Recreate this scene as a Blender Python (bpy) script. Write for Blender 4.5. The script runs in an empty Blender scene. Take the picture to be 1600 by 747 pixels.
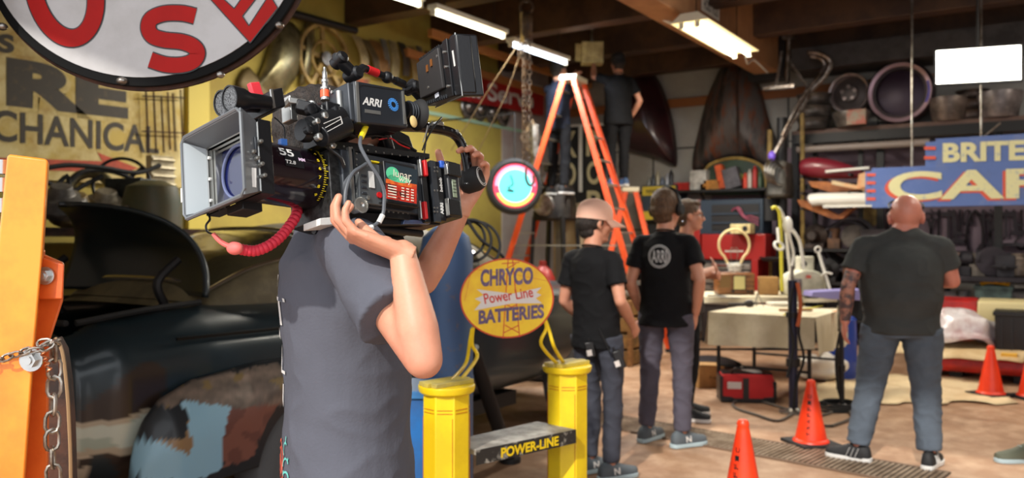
import bpy, bmesh, math, random
from mathutils import Vector, Matrix, Euler, noise
import numpy as np
random.seed(7)
V = Vector
PI = math.pi
SC = bpy.context.scene
COL = SC.collection
# ---------------------------------------------------------------- camera
F = 1300.0; CX = 800.0; CY = 373.5; EYE = 1.45
YAW = math.radians(33.2); CS = math.cos(YAW); SN = math.sin(YAW)
cd = bpy.data.cameras.new('camera'); cam = bpy.data.objects.new('camera', cd); COL.objects.link(cam)
cam.location = (0, 0, EYE); cam.rotation_euler = (PI/2, 0, YAW)
cd.sensor_width = 36; cd.lens = 36*F/1600; cd.clip_start = .05; cd.clip_end = 200
cd.dof.use_dof = True; cd.dof.focus_distance = 1.62; cd.dof.aperture_fstop = 4.2
SC.camera = cam
# ---------------------------------------------------------------- sky, sun, exposure
w = bpy.data.worlds.new('sky'); SC.world = w; w.use_nodes = True
wb = w.node_tree.nodes['Background']; wb.inputs['Color'].default_value = (.93, .96, 1, 1); wb.inputs['Strength'].default_value = 1.55
sd = bpy.data.lights.new('sun', 'SUN'); sun = bpy.data.objects.new('sun', sd); COL.objects.link(sun)
sd.energy = 3.4; sd.angle = .02; sd.color = (1, .95, .87)
_d = Vector((-.10, .74, -.64)).normalized()
sun.rotation_euler = _d.to_track_quat('-Z', 'Y').to_euler(); sun.location = (1, -6, 8)
SC.view_settings.view_transform = 'Standard'; SC.view_settings.look = 'None'
SC.view_settings.gamma = 1; SC.view_settings.use_curve_mapping = False
SC.view_settings.exposure = 0.2
# ---------------------------------------------------------------- helpers
def C2W(X, Y, Z=0):            # right / away / height as seen from where the photographer stands -> world
    return V((CS*X - SN*Y, SN*X + CS*Y, Z))
def P(px, py, d):
    return C2W((px-CX)/F*d, d, EYE-(py-CY)/F*d)
def G(px, py, z=0.):
    d = (EYE-z)*F/(py-CY); return P(px, py, d)
def ray(px, py):
    return P(px, py, 1.) - V((0, 0, EYE))
def onX(px, py, x):            # point on the plane world x = const
    r = ray(px, py); return V((0, 0, EYE)) + r*(x/r.x)
def onY(px, py, y):
    r = ray(px, py); return V((0, 0, EYE)) + r*(y/r.y)
def lin(c):
    return tuple(((v/255)/12.92 if v/255 <= .04045 else ((v/255+.055)/1.055)**2.4) for v in c)
MATS = {}
def mat(key, c, rough=.6, metal=0., var=None, vs=6., lo=.4, hi=.6, bump=0., bs=40., coat=0., emit=0., spec=.5, attr=False, stretch=None, alpha=1., trans=0., var2=None, vs2=2.):
    if key in MATS: return MATS[key]
    m = bpy.data.materials.new(key); m.use_nodes = True; nt = m.node_tree; b = nt.nodes['Principled BSDF']
    col = (*lin(c), 1)
    b.inputs['Base Color'].default_value = col; b.inputs['Roughness'].default_value = rough; b.inputs['Metallic'].default_value = metal
    b.inputs['Specular IOR Level'].default_value = spec
    if coat: b.inputs['Coat Weight'].default_value = coat; b.inputs['Coat Roughness'].default_value = .12
    if trans: b.inputs['Transmission Weight'].default_value = trans; b.inputs['IOR'].default_value = 1.3
    if alpha < 1: b.inputs['Alpha'].default_value = alpha
    if emit: b.inputs['Emission Color'].default_value = col; b.inputs['Emission Strength'].default_value = emit
    tc = nt.nodes.new('ShaderNodeTexCoord'); src = tc.outputs['Object']
    if stretch:
        mp = nt.nodes.new('ShaderNodeMapping'); mp.inputs['Scale'].default_value = stretch; nt.links.new(src, mp.inputs[0]); src = mp.outputs[0]
    base = None
    if attr:
        a = nt.nodes.new('ShaderNodeVertexColor'); a.layer_name = 'Col'; base = a.outputs[0]
    for vv, ss in ((var, vs), (var2, vs2)):
        if vv is None: continue
        n = nt.nodes.new('ShaderNodeTexNoise'); n.inputs['Scale'].default_value = ss; n.inputs['Detail'].default_value = 6; n.inputs['Roughness'].default_value = .65
        nt.links.new(src, n.inputs['Vector'])
        r = nt.nodes.new('ShaderNodeMapRange'); r.inputs[1].default_value = lo; r.inputs[2].default_value = hi; nt.links.new(n.outputs[0], r.inputs[0])
        mx = nt.nodes.new('ShaderNodeMixRGB'); mx.inputs[2].default_value = (*lin(vv), 1)
        if base is None: mx.inputs[1].default_value = col
        else: nt.links.new(base, mx.inputs[1])
        nt.links.new(r.outputs[0], mx.inputs[0]); base = mx.outputs[0]
    if base is not None: nt.links.new(base, b.inputs['Base Color'])
    if bump:
        n = nt.nodes.new('ShaderNodeTexNoise'); n.inputs['Scale'].default_value = bs; n.inputs['Detail'].default_value = 5; nt.links.new(src, n.inputs['Vector'])
        bp = nt.nodes.new('ShaderNodeBump'); bp.inputs['Strength'].default_value = bump; bp.inputs['Distance'].default_value = .01
        nt.links.new(n.outputs[0], bp.inputs['Height']); nt.links.new(bp.outputs[0], b.inputs['Normal'])
    MATS[key] = m; return m
def frame_of(a):
    a = a.normalized(); u = a.cross(V((0, 0, 1)))
    if u.length < 1e-3: u = V((1, 0, 0))
    u.normalize(); return a, u, u.cross(a).normalized()
def catmull(pts, n=6, closed=False):
    out = []; N = len(pts)
    rng = range(N if closed else N-1)
    for i in rng:
        if closed: p0, p1, p2, p3 = pts[(i-1) % N], pts[i], pts[(i+1) % N], pts[(i+2) % N]
        else: p0, p1, p2, p3 = pts[max(i-1, 0)], pts[i], pts[i+1], pts[min(i+2, N-1)]
        for k in range(n):
            t = k/n; out.append(.5*((2*p1)+(p2-p0)*t+(2*p0-5*p1+4*p2-p3)*t*t+(3*p1-p0-3*p2+p3)*t**3))
    if not closed: out.append(pts[-1])
    return out
TXT = {}
def text_mesh(s, off=0.):
    k = (s, off)
    if k in TXT: return TXT[k]
    cu = bpy.data.curves.new('t', 'FONT'); cu.body = s; cu.size = 1; cu.offset = off; cu.extrude = 0; cu.resolution_u = 6
    ob = bpy.data.objects.new('t', cu); COL.objects.link(ob); bpy.context.view_layer.update()
    me = ob.to_mesh(); vs = [v.co.copy() for v in me.vertices]; fs = [tuple(p.vertices) for p in me.polygons]
    ob.to_mesh_clear(); COL.objects.unlink(ob); bpy.data.objects.remove(ob); bpy.data.curves.remove(cu)
    x0 = min(v.x for v in vs); x1 = max(v.x for v in vs); y0 = min(v.y for v in vs); y1 = max(v.y for v in vs)
    TXT[k] = (vs, fs, x0, x1, y0, y1); return TXT[k]
class MB:
    def __init__(s): s.v = []; s.f = []; s.m = []; s.cur = 0
    def add(s, vs, fs):
        o = len(s.v); s.v += [V(v) for v in vs]
        for f in fs: s.f.append(tuple(i+o for i in f)); s.m.append(s.cur)
        return s
    def box(s, c, size, R=None, taper=1.):
        c = V(c); hx, hy, hz = [q/2 for q in size]; vs = []
        for z in (-1, 1):
            t = taper if z > 0 else 1
            for x, y in ((-1, -1), (1, -1), (1, 1), (-1, 1)):
                q = V((x*hx*t, y*hy*t, z*hz)); vs.append(c+(R @ q if R else q))
        return s.add(vs, [(0, 3, 2, 1), (4, 5, 6, 7), (0, 1, 5, 4), (1, 2, 6, 5), (2, 3, 7, 6), (3, 0, 4, 7)])
    def bar(s, a, b, w, h, up=V((0, 0, 1))):     # rectangular bar from a to b
        a = V(a); b = V(b); d = (b-a); L = d.length; d.normalize(); x = d.cross(up)
        if x.length < 1e-3: x = d.cross(V((1, 0, 0)))
        x.normalize(); y = x.cross(d)
        R = Matrix((x, d, y)).transposed(); return s.box((a+b)/2, (w, L, h), R)
    def rings(s, rs, cap=True, closed=False):
        n = len(rs[0]); o = []
        for r in rs: o += list(r)
        fs = []; m = len(rs)
        for i in range(m if closed else m-1):
            for k in range(n):
                a = i*n+k; b = i*n+(k+1) % n; c2 = ((i+1) % m)*n+(k+1) % n; d2 = ((i+1) % m)*n+k
                fs.append((a, b, c2, d2))
        if cap and not closed:
            fs.append(tuple(range(n-1, -1, -1))); fs.append(tuple((m-1)*n+k for k in range(n)))
        return s.add(o, fs)
    def cyl(s, a, b, r0, r1=None, n=20, cap=True):
        a = V(a); b = V(b); r1 = r0 if r1 is None else r1; d, u, w2 = frame_of(b-a)
        return s.rings([[c+(u*math.cos(2*PI*k/n)+w2*math.sin(2*PI*k/n))*r for k in range(n)] for c, r in ((a, r0), (b, r1))], cap)
    def lathe(s, a, b, prof, n=28, cap=True):     # prof: (t along a->b in metres, radius)
        a = V(a); d, u, w2 = frame_of(V(b)-a)
        return s.rings([[a+d*t+(u*math.cos(2*PI*k/n)+w2*math.sin(2*PI*k/n))*r for k in range(n)] for t, r in prof], cap)
    def ell(s, c, r, R=None, n=16, m=10):
        c = V(c); rs = []
        if isinstance(r, (int, float)): r = (r, r, r)
        for i in range(m+1):
            th = PI*i/m; st = max(math.sin(th), .002); 
            ring = []
            for k in range(n):
                q = V((r[0]*st*math.cos(2*PI*k/n), r[1]*st*math.sin(2*PI*k/n), -r[2]*math.cos(th))); ring.append(c+(R @ q if R else q))
            rs.append(ring)
        return s.rings(rs)
    def cap2(s, a, b, r0, r1, n=14):              # capsule with two radii
        a = V(a); b = V(b); d, u, w2 = frame_of(b-a); L = (b-a).length; rs = []
        for th in (-88, -60, -30, 0): 
            t = math.radians(th); rs.append((a+d*(r0*math.sin(t)), r0*math.cos(t)))
        for th in (0, 30, 60, 88):
            t = math.radians(th); rs.append((b+d*(r1*math.sin(t)), r1*math.cos(t)))
        return s.rings([[c+(u*math.cos(2*PI*k/n)+w2*math.sin(2*PI*k/n))*r for k in range(n)] for c, r in rs])
    def tube(s, pts, r, n=8, smooth=4, closed=False, cap=True):
        pts = [V(p) for p in pts]
        if smooth: pts = catmull(pts, smooth, closed)
        N = len(pts); rs = []; pu = None
        for i, p in enumerate(pts):
            if closed: t = pts[(i+1) % N]-pts[(i-1) % N]
            else: t = pts[min(i+1, N-1)]-pts[max(i-1, 0)]
            t.normalize()
            if pu is None: _, u, _w = frame_of(t)
            else: u = (pu-t*pu.dot(t)).normalized()
            pu = u; w2 = t.cross(u); rr = r(i/(N-1)) if callable(r) else r
            rs.append([p+(u*math.cos(2*PI*k/n)+w2*math.sin(2*PI*k/n))*rr for k in range(n)])
        return s.rings(rs, cap, closed)
    def torus(s, c, axis, R, r, n=36, m=8, a0=0, a1=2*PI):
        c = V(c); d, u, w2 = frame_of(V(axis)); full = abs(a1-a0-2*PI) < 1e-4; N = n if full else n+1
        pts = [c+(u*math.cos(a0+(a1-a0)*k/n)+w2*math.sin(a0+(a1-a0)*k/n))*R for k in range(N)]
        return s.tube(pts, r, m, 0, full)
    def ring3(s, c, axis, prof, n=48):            # prof: closed list of (radius, along)
        c = V(c); d, u, w2 = frame_of(V(axis))
        rs = [[c+d*h+(u*math.cos(2*PI*k/n)+w2*math.sin(2*PI*k/n))*r for k in range(n)] for r, h in prof]
        return s.rings(rs, False, True)
    def prism(s, pts, ext):                       # planar polygon extruded by vector ext
        pts = [V(p) for p in pts]; n = len(pts); e = V(ext)
        return s.add(pts+[p+e for p in pts], [tuple(range(n-1, -1, -1)), tuple(range(n, 2*n))]+[(k, (k+1) % n, n+(k+1) % n, n+k) for k in range(n)])
    def grid(s, fn, nu, nv, thick=None):
        vs = [fn(i/nu, j/nv) for i in range(nu+1) for j in range(nv+1)]
        s.add(vs, [(i*(nv+1)+j, (i+1)*(nv+1)+j, (i+1)*(nv+1)+j+1, i*(nv+1)+j+1) for i in range(nu) for j in range(nv)]); return s
    def text(s, t, bl, br, tl, off=0., depth=.0015):   # text stretched over the parallelogram bl-br-tl, raised by depth
        vs, fs, x0, x1, y0, y1 = text_mesh(t, off); bl = V(bl); U = V(br)-bl; W = V(tl)-bl; nn = U.cross(W).normalized()*depth
        o = [bl+U*((q.x-x0)/(x1-x0))+W*((q.y-y0)/(y1-y0))+nn for q in vs]
        return s.add(o, fs)
    def band(s, pts, w, depth, nrm, closed=False):    # flat stroke of width w along pts, in the plane with normal nrm
        pts = [V(p) for p in pts]; N = len(pts); nrm = V(nrm).normalized(); L = []; Rr = []
        for i, p in enumerate(pts):
            t = (pts[(i+1) % N]-pts[(i-1) % N]) if closed else (pts[min(i+1, N-1)]-pts[max(i-1, 0)])
            t.normalize(); q = nrm.cross(t).normalized()*(w/2); L.append(p+q+nrm*depth); Rr.append(p-q+nrm*depth)
        fs = [(i, (i+1) % N, N+(i+1) % N, N+i) for i in range(N if closed else N-1)]
        return s.add(L+Rr, fs)
    def xf(s, M): s.v = [M @ v for v in s.v]; return s
    def mesh(s, name):
        me = bpy.data.meshes.new(name); me.from_pydata([tuple(v) for v in s.v], [], s.f)
        if any(s.m): me.polygons.foreach_set('material_index', s.m)
        bm = bmesh.new(); bm.from_mesh(me); bmesh.ops.remove_doubles(bm, verts=bm.verts, dist=1e-6); bmesh.ops.recalc_face_normals(bm, faces=bm.faces); bm.to_mesh(me); bm.free()
        return me
def finish(me, m, smooth=True, ang=35):
    for x in (m if isinstance(m, (list, tuple)) else [m]): me.materials.append(x)
    if smooth:
        me.polygons.foreach_set('use_smooth', [True]*len(me.polygons)); me.set_sharp_from_angle(angle=math.radians(ang))
def mk(name, mb, m, parent=None, bev=0., smooth=True, label=None, solid=0., ang=35, offset=V((0, 0, 0))):
    me = mb if isinstance(mb, bpy.types.Mesh) else mb.mesh(name)
    finish(me, m, smooth, ang)
    o = bpy.data.objects.new(name, me); COL.objects.link(o)
    if solid: md = o.modifiers.new('s', 'SOLIDIFY'); md.thickness = solid; md.offset = 0
    if bev: md = o.modifiers.new('b', 'BEVEL'); md.width = bev; md.segments = 2; md.limit_method = 'ANGLE'; md.angle_limit = math.radians(40)
    if parent is not None: o.parent = parent
    if label: o['label'] = label
    return o
class Thing:
    def __init__(s, name, label, cat, loc, rot=0., group=None):
        s.o = bpy.data.objects.new(name, None); COL.objects.link(s.o); s.o.empty_display_size = .1
        R = rot.to_4x4() if isinstance(rot, Matrix) else Matrix.Rotation(rot, 4, 'Z')
        s.mw = Matrix.Translation(V(loc)) @ R; s.inv = s.mw.inverted(); s.o.matrix_world = s.mw
        s.o['label'] = label; s.o['category'] = cat
        if group: s.o['group'] = group
    def part(s, name, mb, m, world=True, parent=None, **k):
        if world:
            if isinstance(mb, bpy.types.Mesh): mb.transform(s.inv)
            else: mb.xf(s.inv)
        return mk(name, mb, m, parent or s.o, **k)
def solo(name, label, cat, mb, m, group=None, **k):
    if isinstance(mb, bpy.types.Mesh): vs = [v.co for v in mb.vertices]
    else: vs = mb.v
    lo = V([min(v[i] for v in vs) for i in range(3)]); hi = V([max(v[i] for v in vs) for i in range(3)])
    loc = V(((lo.x+hi.x)/2, (lo.y+hi.y)/2, lo.z)); T = Matrix.Translation(-loc)
    if isinstance(mb, bpy.types.Mesh): mb.transform(T)
    else: mb.xf(T)
    o = mk(name, mb, m, None, **k); o.location = loc; o['label'] = label; o['category'] = cat
    if group: o['group'] = group
    return o
def struct(name, mb, m, **k):
    o = mk(name, mb, m, None, **k); o['kind'] = 'structure'; return o
def dup(src, dloc, label, group=None, rot=0., scale=None):   # a copy of a thing with copies of its parts
    r = src.copy(); COL.objects.link(r); r.location = dloc; r['label'] = label
    if rot: r.rotation_euler.z += rot
    if scale: r.scale = scale
    if group: r['group'] = group
    def rec(a, b):
        for ch in [c for c in a.children]:
            c = ch.copy(); COL.objects.link(c); c.parent = b; rec(ch, c)
    rec(src, r); return r
def remesh(mb, vox, smooth=3, disp=None):
    me = mb.mesh('r'); o = bpy.data.objects.new('r', me); COL.objects.link(o)
    md = o.modifiers.new('r', 'REMESH'); md.mode = 'VOXEL'; md.voxel_size = vox; md.use_smooth_shade = True
    if smooth: ms = o.modifiers.new('s', 'SMOOTH'); ms.factor = .5; ms.iterations = smooth
    dg = bpy.context.evaluated_depsgraph_get(); ev = o.evaluated_get(dg)
    out = bpy.data.meshes.new_from_object(ev); COL.objects.unlink(o); bpy.data.objects.remove(o); bpy.data.meshes.remove(me)
    if disp:
        n = len(out.vertices); nr = [v.normal.copy() for v in out.vertices]
        for i, v in enumerate(out.vertices): v.co += nr[i]*disp(v.co, nr[i])
    return out
def join_meshes(lst):
    bm = bmesh.new()
    for me in lst: bm.from_mesh(me)
    out = bpy.data.meshes.new('j'); bm.to_mesh(out); bm.free(); return out
def paint(me, fn):
    ca = me.color_attributes.new('Col', 'FLOAT_COLOR', 'POINT')
    for i, v in enumerate(me.vertices): c = fn(v.co); ca.data[i].color = (*lin(c), 1)
# ---------------------------------------------------------------- materials of the room
XL = -7.2; YB = 12.6; ZC = 4.6
m_floor = mat('concrete_floor', (156, 119, 90), .55, var=(130, 96, 70), vs=.9, lo=.42, hi=.68, var2=(180, 148, 120), vs2=5, bump=.15, bs=30)
m_yel = mat('yellow_wall', (170, 151, 68), .75, var=(136, 114, 56), vs=1.3, lo=.45, hi=.8, bump=.1)
m_wht = mat('pale_wall', (168, 160, 152), .7, var=(150, 128, 122), vs=1.2, lo=.4, hi=.7)
m_pan = mat('panel_wall', (158, 155, 150), .6, var=(120, 112, 108), vs=.8, lo=.4, hi=.75)
m_ceil = mat('ceiling_boards', (92, 80, 66), .85, var=(60, 50, 42), vs=3)
m_beam = mat('brown_beam', (84, 58, 40), .6, var=(60, 40, 30), vs=2)
m_dark = mat('dark_metal', (34, 33, 34), .5, .3)
m_blk = mat('black_plastic', (16, 16, 18), .38)
m_rub = mat('black_rubber', (24, 24, 25), .75)
m_steel = mat('bare_steel', (168, 165, 160), .32, .9, var=(110, 100, 90), vs=8)
m_chrome = mat('chrome', (215, 215, 220), .12, 1.)
m_white = mat('white_paint', (226, 224, 216), .45)
m_cream = mat('cream_paint', (222, 208, 150), .55, var=(190, 170, 120), vs=9)
m_red = mat('red_paint', (186, 30, 24), .45, var=(140, 22, 20), vs=4)
m_rust = mat('rusty_metal', (78, 48, 34), .8, .2, var=(40, 28, 24), vs=9, bump=.3)
m_wood = mat('worn_wood', (150, 108, 62), .6, var=(105, 70, 38), vs=7, stretch=(1, 8, 8))
m_purp = mat('led_tinted_wall', (118, 100, 112), .7, var=(104, 88, 100), vs=1.5)  # purple cast of the LED light is painted into this wall colour
# ---------------------------------------------------------------- the room shell
b = MB().box((-1.5, 4.5, -.05), (16, 17, .1)); struct('floor', b, m_floor)
b = MB().box((XL-.1, 5.85, ZC/2), (.2, 9.7, ZC)); struct('wall_left', b, m_yel)
b = MB().box((XL-.1, (10.7+YB)/2+.1, ZC/2), (.22, YB-10.7+.2, ZC)); b.xf(Matrix.Translation((.01, 0, 0))); struct('wall_left', b, m_wht)
b = MB().box((-1.2, YB+.1, ZC/2), (12.4, .2, ZC)); struct('wall_back', b, m_pan)
b = MB().box((-2.0, YB-.03, 1.85), (5.0, .05, 1.9)); struct('wall_back', b, m_purp)
b = MB().box((-1.2, 6.9, ZC+.1), (12.4, 11.8, .2)); struct('ceiling', b, m_ceil)
b = MB().box((-4.8, .93, ZC/2), (5.0, .15, ZC)); struct('wall_front', b, m_wht)
b = MB().box((5.0, 6.8, ZC/2), (.2, 11.8, ZC)); struct('wall_right', b, m_wht)
# joints between the wall panels
b = MB()
for px in (1021, 1073+78, 1232, 1372):
    q = onY(px, 200, YB); b.box((q.x, YB-.005, 2.2), (.02, .02, 4.4))
for z in (1.6, 2.9): b.box((-3.6, YB-.005, z), (7.2, .012, .02))
struct('trim_1', b, m_dark)
b = MB().box((-4.1, YB-.03, 3.62), (6.0, .06, .14)); struct('trim_2', b, mat('orange_trim', (140, 84, 44), .6))
b = MB().box((XL+.012, 10.2, 3.18), (.02, 3.6, .05)); struct('trim_3', b, mat('aqua_stripe', (150, 178, 150), .6))
# cross beams and the roof planks between them
for i, y in enumerate((5.6, 7.3, 8.95, 10.6, 12.1)):
    b = MB().box((-1.2, y+.12, 4.33), (12.0, .24, .55)); struct('trim_%d' % (4+i), b, m_beam, bev=.01)
# long box girder toward the back, carrying the nearer light
m_gird = mat('tan_girder', (176, 128, 88), .55, var=(152, 106, 72), vs=2)
b = MB().box((-3.42, 8.9, 4.14), (.34, 5.8, .72)); struct('trim_9', b, m_gird, bev=.01)
b = MB().box((-3.42, 11.9, 4.1), (.5, .3, .8)); struct('trim_10', b, m_dark)
# dark duct along the top of the back wall on the right
b = MB().box((-.6, 12.2, 3.95), (5.0, .7, .3)); struct('trim_11', b, mat('duct', (70, 66, 66), .6, var=(50, 46, 46), vs=5))
# orange-brown purlins under the ceiling by the left wall
b = MB()
for z, x in ((4.05, -6.6), (3.85, -7.0)): b.bar((x, 8.2, z), (x, 12.5, z), .07, .1)
struct('trim_12', b, mat('purlin', (176, 116, 62), .6))
# pale batten on the left wall
q = onX(305, 190, XL); b = MB().box((XL+.03, q.y, 2.6), (.07, .24, 3.2)); struct('trim_13', b, mat('pale_yellow_batten', (206, 186, 84), .6))
# ---------------------------------------------------------------- lamps the place has, plus two unseen ones added for fill
def lamp_area(name, c, axis, sx, sy, power, color, aim=(0, 0, -1)):
    l = bpy.data.lights.new(name, 'AREA'); l.shape = 'RECTANGLE'; l.size = sx; l.size_y = sy; l.energy = power; l.color = color
    o = bpy.data.objects.new(name, l); COL.objects.link(o)
    z = -V(aim).normalized(); x = V(axis).normalized(); y = z.cross(x)
    o.matrix_world = Matrix.Translation(c) @ Matrix((x, y, z)).transposed().to_4x4(); return o
m_tube = mat('lit_tube', (255, 244, 214), .5, emit=7.)
m_tube2 = mat('lit_tube_cool', (225, 236, 255), .5, emit=7.)
m_hous = mat('lamp_housing', (226, 222, 205), .5)
def batten(a, b_, label, tm, w=.12, n=1, group=None, pw=1.):
    a = V(a); b_ = V(b_); c = (a+b_)/2; d = (b_-a).normalized(); sd_ = d.cross(V((0, 0, 1)))
    T = Thing('fluorescent_light', label, 'ceiling light', c, 0, group)
    h = MB()
    if n == 1: h.bar(a+V((0, 0, .04)), b_+V((0, 0, .04)), w, .05)
    else:
        A = a+V((0, 0, .09)); q = [A-sd_*(w*.22), A+sd_*(w*.22), A+sd_*(w*.5)+V((0, 0, -.09)), A-sd_*(w*.5)+V((0, 0, -.09))]
        h.prism(q, b_-a)
        T.part('reflector', MB().prism([a+sd_*(w*.47)-V((0, 0, .004)), b_+sd_*(w*.47)-V((0, 0, .004)), b_-sd_*(w*.47)-V((0, 0, .004)), a-sd_*(w*.47)-V((0, 0, .004))], (0, 0, .003)), mat('glowing_reflector', (255, 236, 176), .5, emit=.75))  # reflector glows by itself, standing in for light bounced from the tubes
    T.part('housing', h, m_hous, bev=.004)
    for k in range(n):
        o = sd_*((k-(n-1)/2)*w*.4)+V((0, 0, -.012-.02*(n > 1)))
        T.part('tube', MB().cyl(a+d*.03+o, b_-d*.03+o, .024, n=10), tm)
        T.part('tube_socket', MB().box(a+d*.015+o, (.05, .03, .06)).box(b_-d*.015+o, (.05, .03, .06)), m_hous)
    T.part('hanger', MB().cyl(a+d*.2+V((0, 0, .05)), V((a.x+d.x*.2, a.y+d.y*.2, ZC)), .006, n=6), m_dark); T.part('hanger', MB().cyl(b_-d*.2+V((0, 0, .05)), V((b_.x-d.x*.2, b_.y-d.y*.2, ZC)), .006, n=6), m_dark)
    lamp_area('lamp', c-V((0, 0, .06)), d, (b_-a).length, w, pw*75*(1+.6*(n-1)), (1, .93, .8) if tm is m_tube else (.86, .92, 1))
    return T
zz = 3.72
def atz(px, py, z): d = (EYE-z)*F/(py-CY); return P(px, py, d)
batten(atz(675, 16, zz), atz(788, 56, zz), 'long bare fluorescent light on the ceiling left of the chain hoist', m_tube)
batten(atz(797, 67, zz), atz(885, 97, zz), 'cool white fluorescent light between the chain hoist and the tall ladder', m_tube2)
batten(atz(560, -25, zz), atz(658, 6, zz), 'fluorescent light at the top edge above the monitor, nearest to the sign', m_tube)
batten(V((-3.12, 8.05, 3.66)), V((-3.12, 9.75, 3.66)), 'two-tube fluorescent light with a reflector beside the tan girder', m_tube, .42, 2)
batten(V((.8, 6.0, 3.9)), V((.8, 7.5, 3.9)), 'added fluorescent fill light over the right side of the workshop, out of view', m_tube, pw=.7)  # extra lamp out of view, added to brighten the girder side
batten(V((1.3, 9.2, 3.9)), V((1.3, 10.7, 3.9)), 'added fluorescent fill light near the back right of the workshop, out of view', m_tube, pw=.7)  # second extra lamp out of view, added to lift the back right
# film light panel
q0, q1, q3 = P(1463, 131, 8.2), P(1595, 124, 7.9), P(1463, 80, 8.2)
T = Thing('film_light_panel', 'glowing white rectangular film light panel hung above the blue sign', 'light', (q0+q1)/2)
nn = (q1-q0).cross(q3-q0).normalized()
T.part('light_face', MB().prism([q0, q1, q1+(q3-q0), q3], nn*.01), mat('panel_glow', (255, 250, 235), .5, emit=9.))
cc = (q0+q1)/2+(q3-q0)/2
fr = MB(); e = (q3-q0).normalized()*.02; g = (q1-q0).normalized()*.02
fr.prism([q0-e-g-nn*.06, q1-e+g-nn*.06, q1+(q3-q0)+e+g-nn*.06, q3+e-g-nn*.06], nn*.058)
T.part('frame', fr, m_dark)
T.part('hanging_rod', MB().cyl(cc-nn*.05+V((0, 0, .17)), V((cc.x, cc.y, ZC)), .012), m_dark)
lamp_area('panel_lamp', cc+nn*.03, (q1-q0), .8, .3, 55, (1, .93, .8), nn)
# painted notice on the girder
p0 = V((-3.245, 8.75, 3.95)); T = Thing('notice', 'small white stencilled notice on the tan girder', 'sign', p0)
T.part('board', MB().box((-3.243, 9.02, 4.12), (.008, .56, .34)), m_white)
T.part('lettering', MB().text('DO NOT', (-3.239, 8.8, 4.14), (-3.239, 9.24, 4.14), (-3.239, 8.8, 4.26), .02, .001), m_dark); T.part('lettering', MB().text('HOIST ROD', (-3.239, 8.8, 3.98), (-3.239, 9.26, 3.98), (-3.239, 8.8, 4.1), .02, .001), m_dark)
b = MB().tube([(-3.62, 7.5, 4.2), (-3.64, 7.8, 3.95), (-3.62, 8.1, 3.86), (-3.45, 8.4, 3.76)], .016)
b.tube([(-3.1, 9.8, 3.7), (-3.2, 10.2, 3.62), (-3.24, 10.6, 3.74), (-3.24, 11.2, 3.68)], .012)
solo('electric_cord', 'white cord looped along the tan girder and its light', 'cord', b, m_white)
b = MB().box((-2.1, .35, 3.2), (1.5, 1.1, .06)); struct('trim_14', b, m_beam)   # unseen canopy added to keep the sun off the oval sign
# floor drain
ga = G(880, 645); gb = G(1470, 752); dd = (gb-ga).normalized(); pp = V((-dd.y, dd.x, 0)); T = Thing('drain_grate', 'long slotted steel drain grate set in the concrete floor', 'grate', (ga+gb)/2)
T.part('channel', MB().prism([ga-pp*.2, gb-pp*.2, gb+pp*.2, ga+pp*.2], (0, 0, .004)), mat('drain_dark', (52, 40, 32), .8))
b = MB(); n = 84
for k in range(n): c = ga+(gb-ga)*((k+.5)/n); b.bar(c-pp*.19+V((0, 0, .007)), c+pp*.19+V((0, 0, .007)), .021, .008)
o = T.part('bars', b, mat('grate_steel', (150, 132, 112), .5, .4, var=(110, 90, 70), vs=6)); o['kind'] = 'stuff'
T.part('rim', MB().bar(ga-pp*.21+V((0, 0, .006)), gb-pp*.21+V((0, 0, .006)), .02, .012).bar(ga+pp*.21+V((0, 0, .006)), gb+pp*.21+V((0, 0, .006)), .02, .012), mat('grate_rim', (120, 98, 80), .6, .3))
# ---------------------------------------------------------------- near left: hanging oval sign
def sgn(px, py, off=0.): return P(px, py, 2.2-off)
def onS(px, py, off=0.):       # plane of the oval sign: turned a little toward the left wall
    n = C2W(-.06, -1, 0).normalized(); p0 = P(225, -60, 2.2); r = ray(px, py); o = V((0, 0, EYE))
    return o+r*((p0-o).dot(n)/r.dot(n))+n*off
ns = C2W(-.06, -1, 0).normalized()
Ec = (226, -98); 
def oval(a, b2, off, n=96, rot=math.radians(-4)):
    return [onS(Ec[0]+a*math.cos(t)*math.cos(rot)-b2*math.sin(t)*math.sin(rot), Ec[1]+a*math.cos(t)*math.sin(rot)+b2*math.sin(t)*math.cos(rot), off) for t in [2*PI*k/n for k in range(n)]]
T = Thing('oval_sign', 'big white oval enamel sign with red letters OSE and a black rim', 'sign', onS(226, 136))
b = MB().prism(oval(262, 238, -.03), ns*.012); T.part('backing', b, m_rust)
b = MB().prism(oval(258, 233, -.012), ns*.012); T.part('rim', b, mat('rim_black', (14, 14, 14), .8, spec=.15), bev=.002)
T.part('enamel_face', MB().prism(oval(245, 219, .0), ns*.003), mat('white_enamel', (176, 174, 174), .5, var=(160, 157, 155), vs=3))
m_sr = mat('sign_red', (158, 16, 11), .6, var=(148, 14, 10), vs=6, spec=.2)
def letter(poly, hole=None):
    return
def outlined(pts, wpx, closed=False):
    q = [onS(x, y, .003) for x, y in pts]; s = 2.2/F
    blk = MB().band(q, (wpx+4.2)*s, .0012, ns, closed); rd = MB().band(q, wpx*s, .0022, ns, closed)
    return blk, rd
def addletter(pts, w, closed=False, ends=True):
    bl, rd = outlined(pts, w, closed); T.part('letter_outline', bl, m_blk, smooth=False); T.part('red_letter', rd, m_sr, smooth=False)
def cat2(pts, n=8, closed=False):
    return [(v.x, v.y) for v in catmull([V((x, y, 0)) for x, y in pts], n, closed)]
# O
o_ = []
for k in range(60):
    t = 2*PI*k/60; x = 47*math.cos(t); y = 78*math.sin(t); r = math.radians(-14); o_.append((102+x*math.cos(r)-y*math.sin(r), -16+x*math.sin(r)+y*math.cos(r)))
addletter(o_, 27, True)
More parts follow.
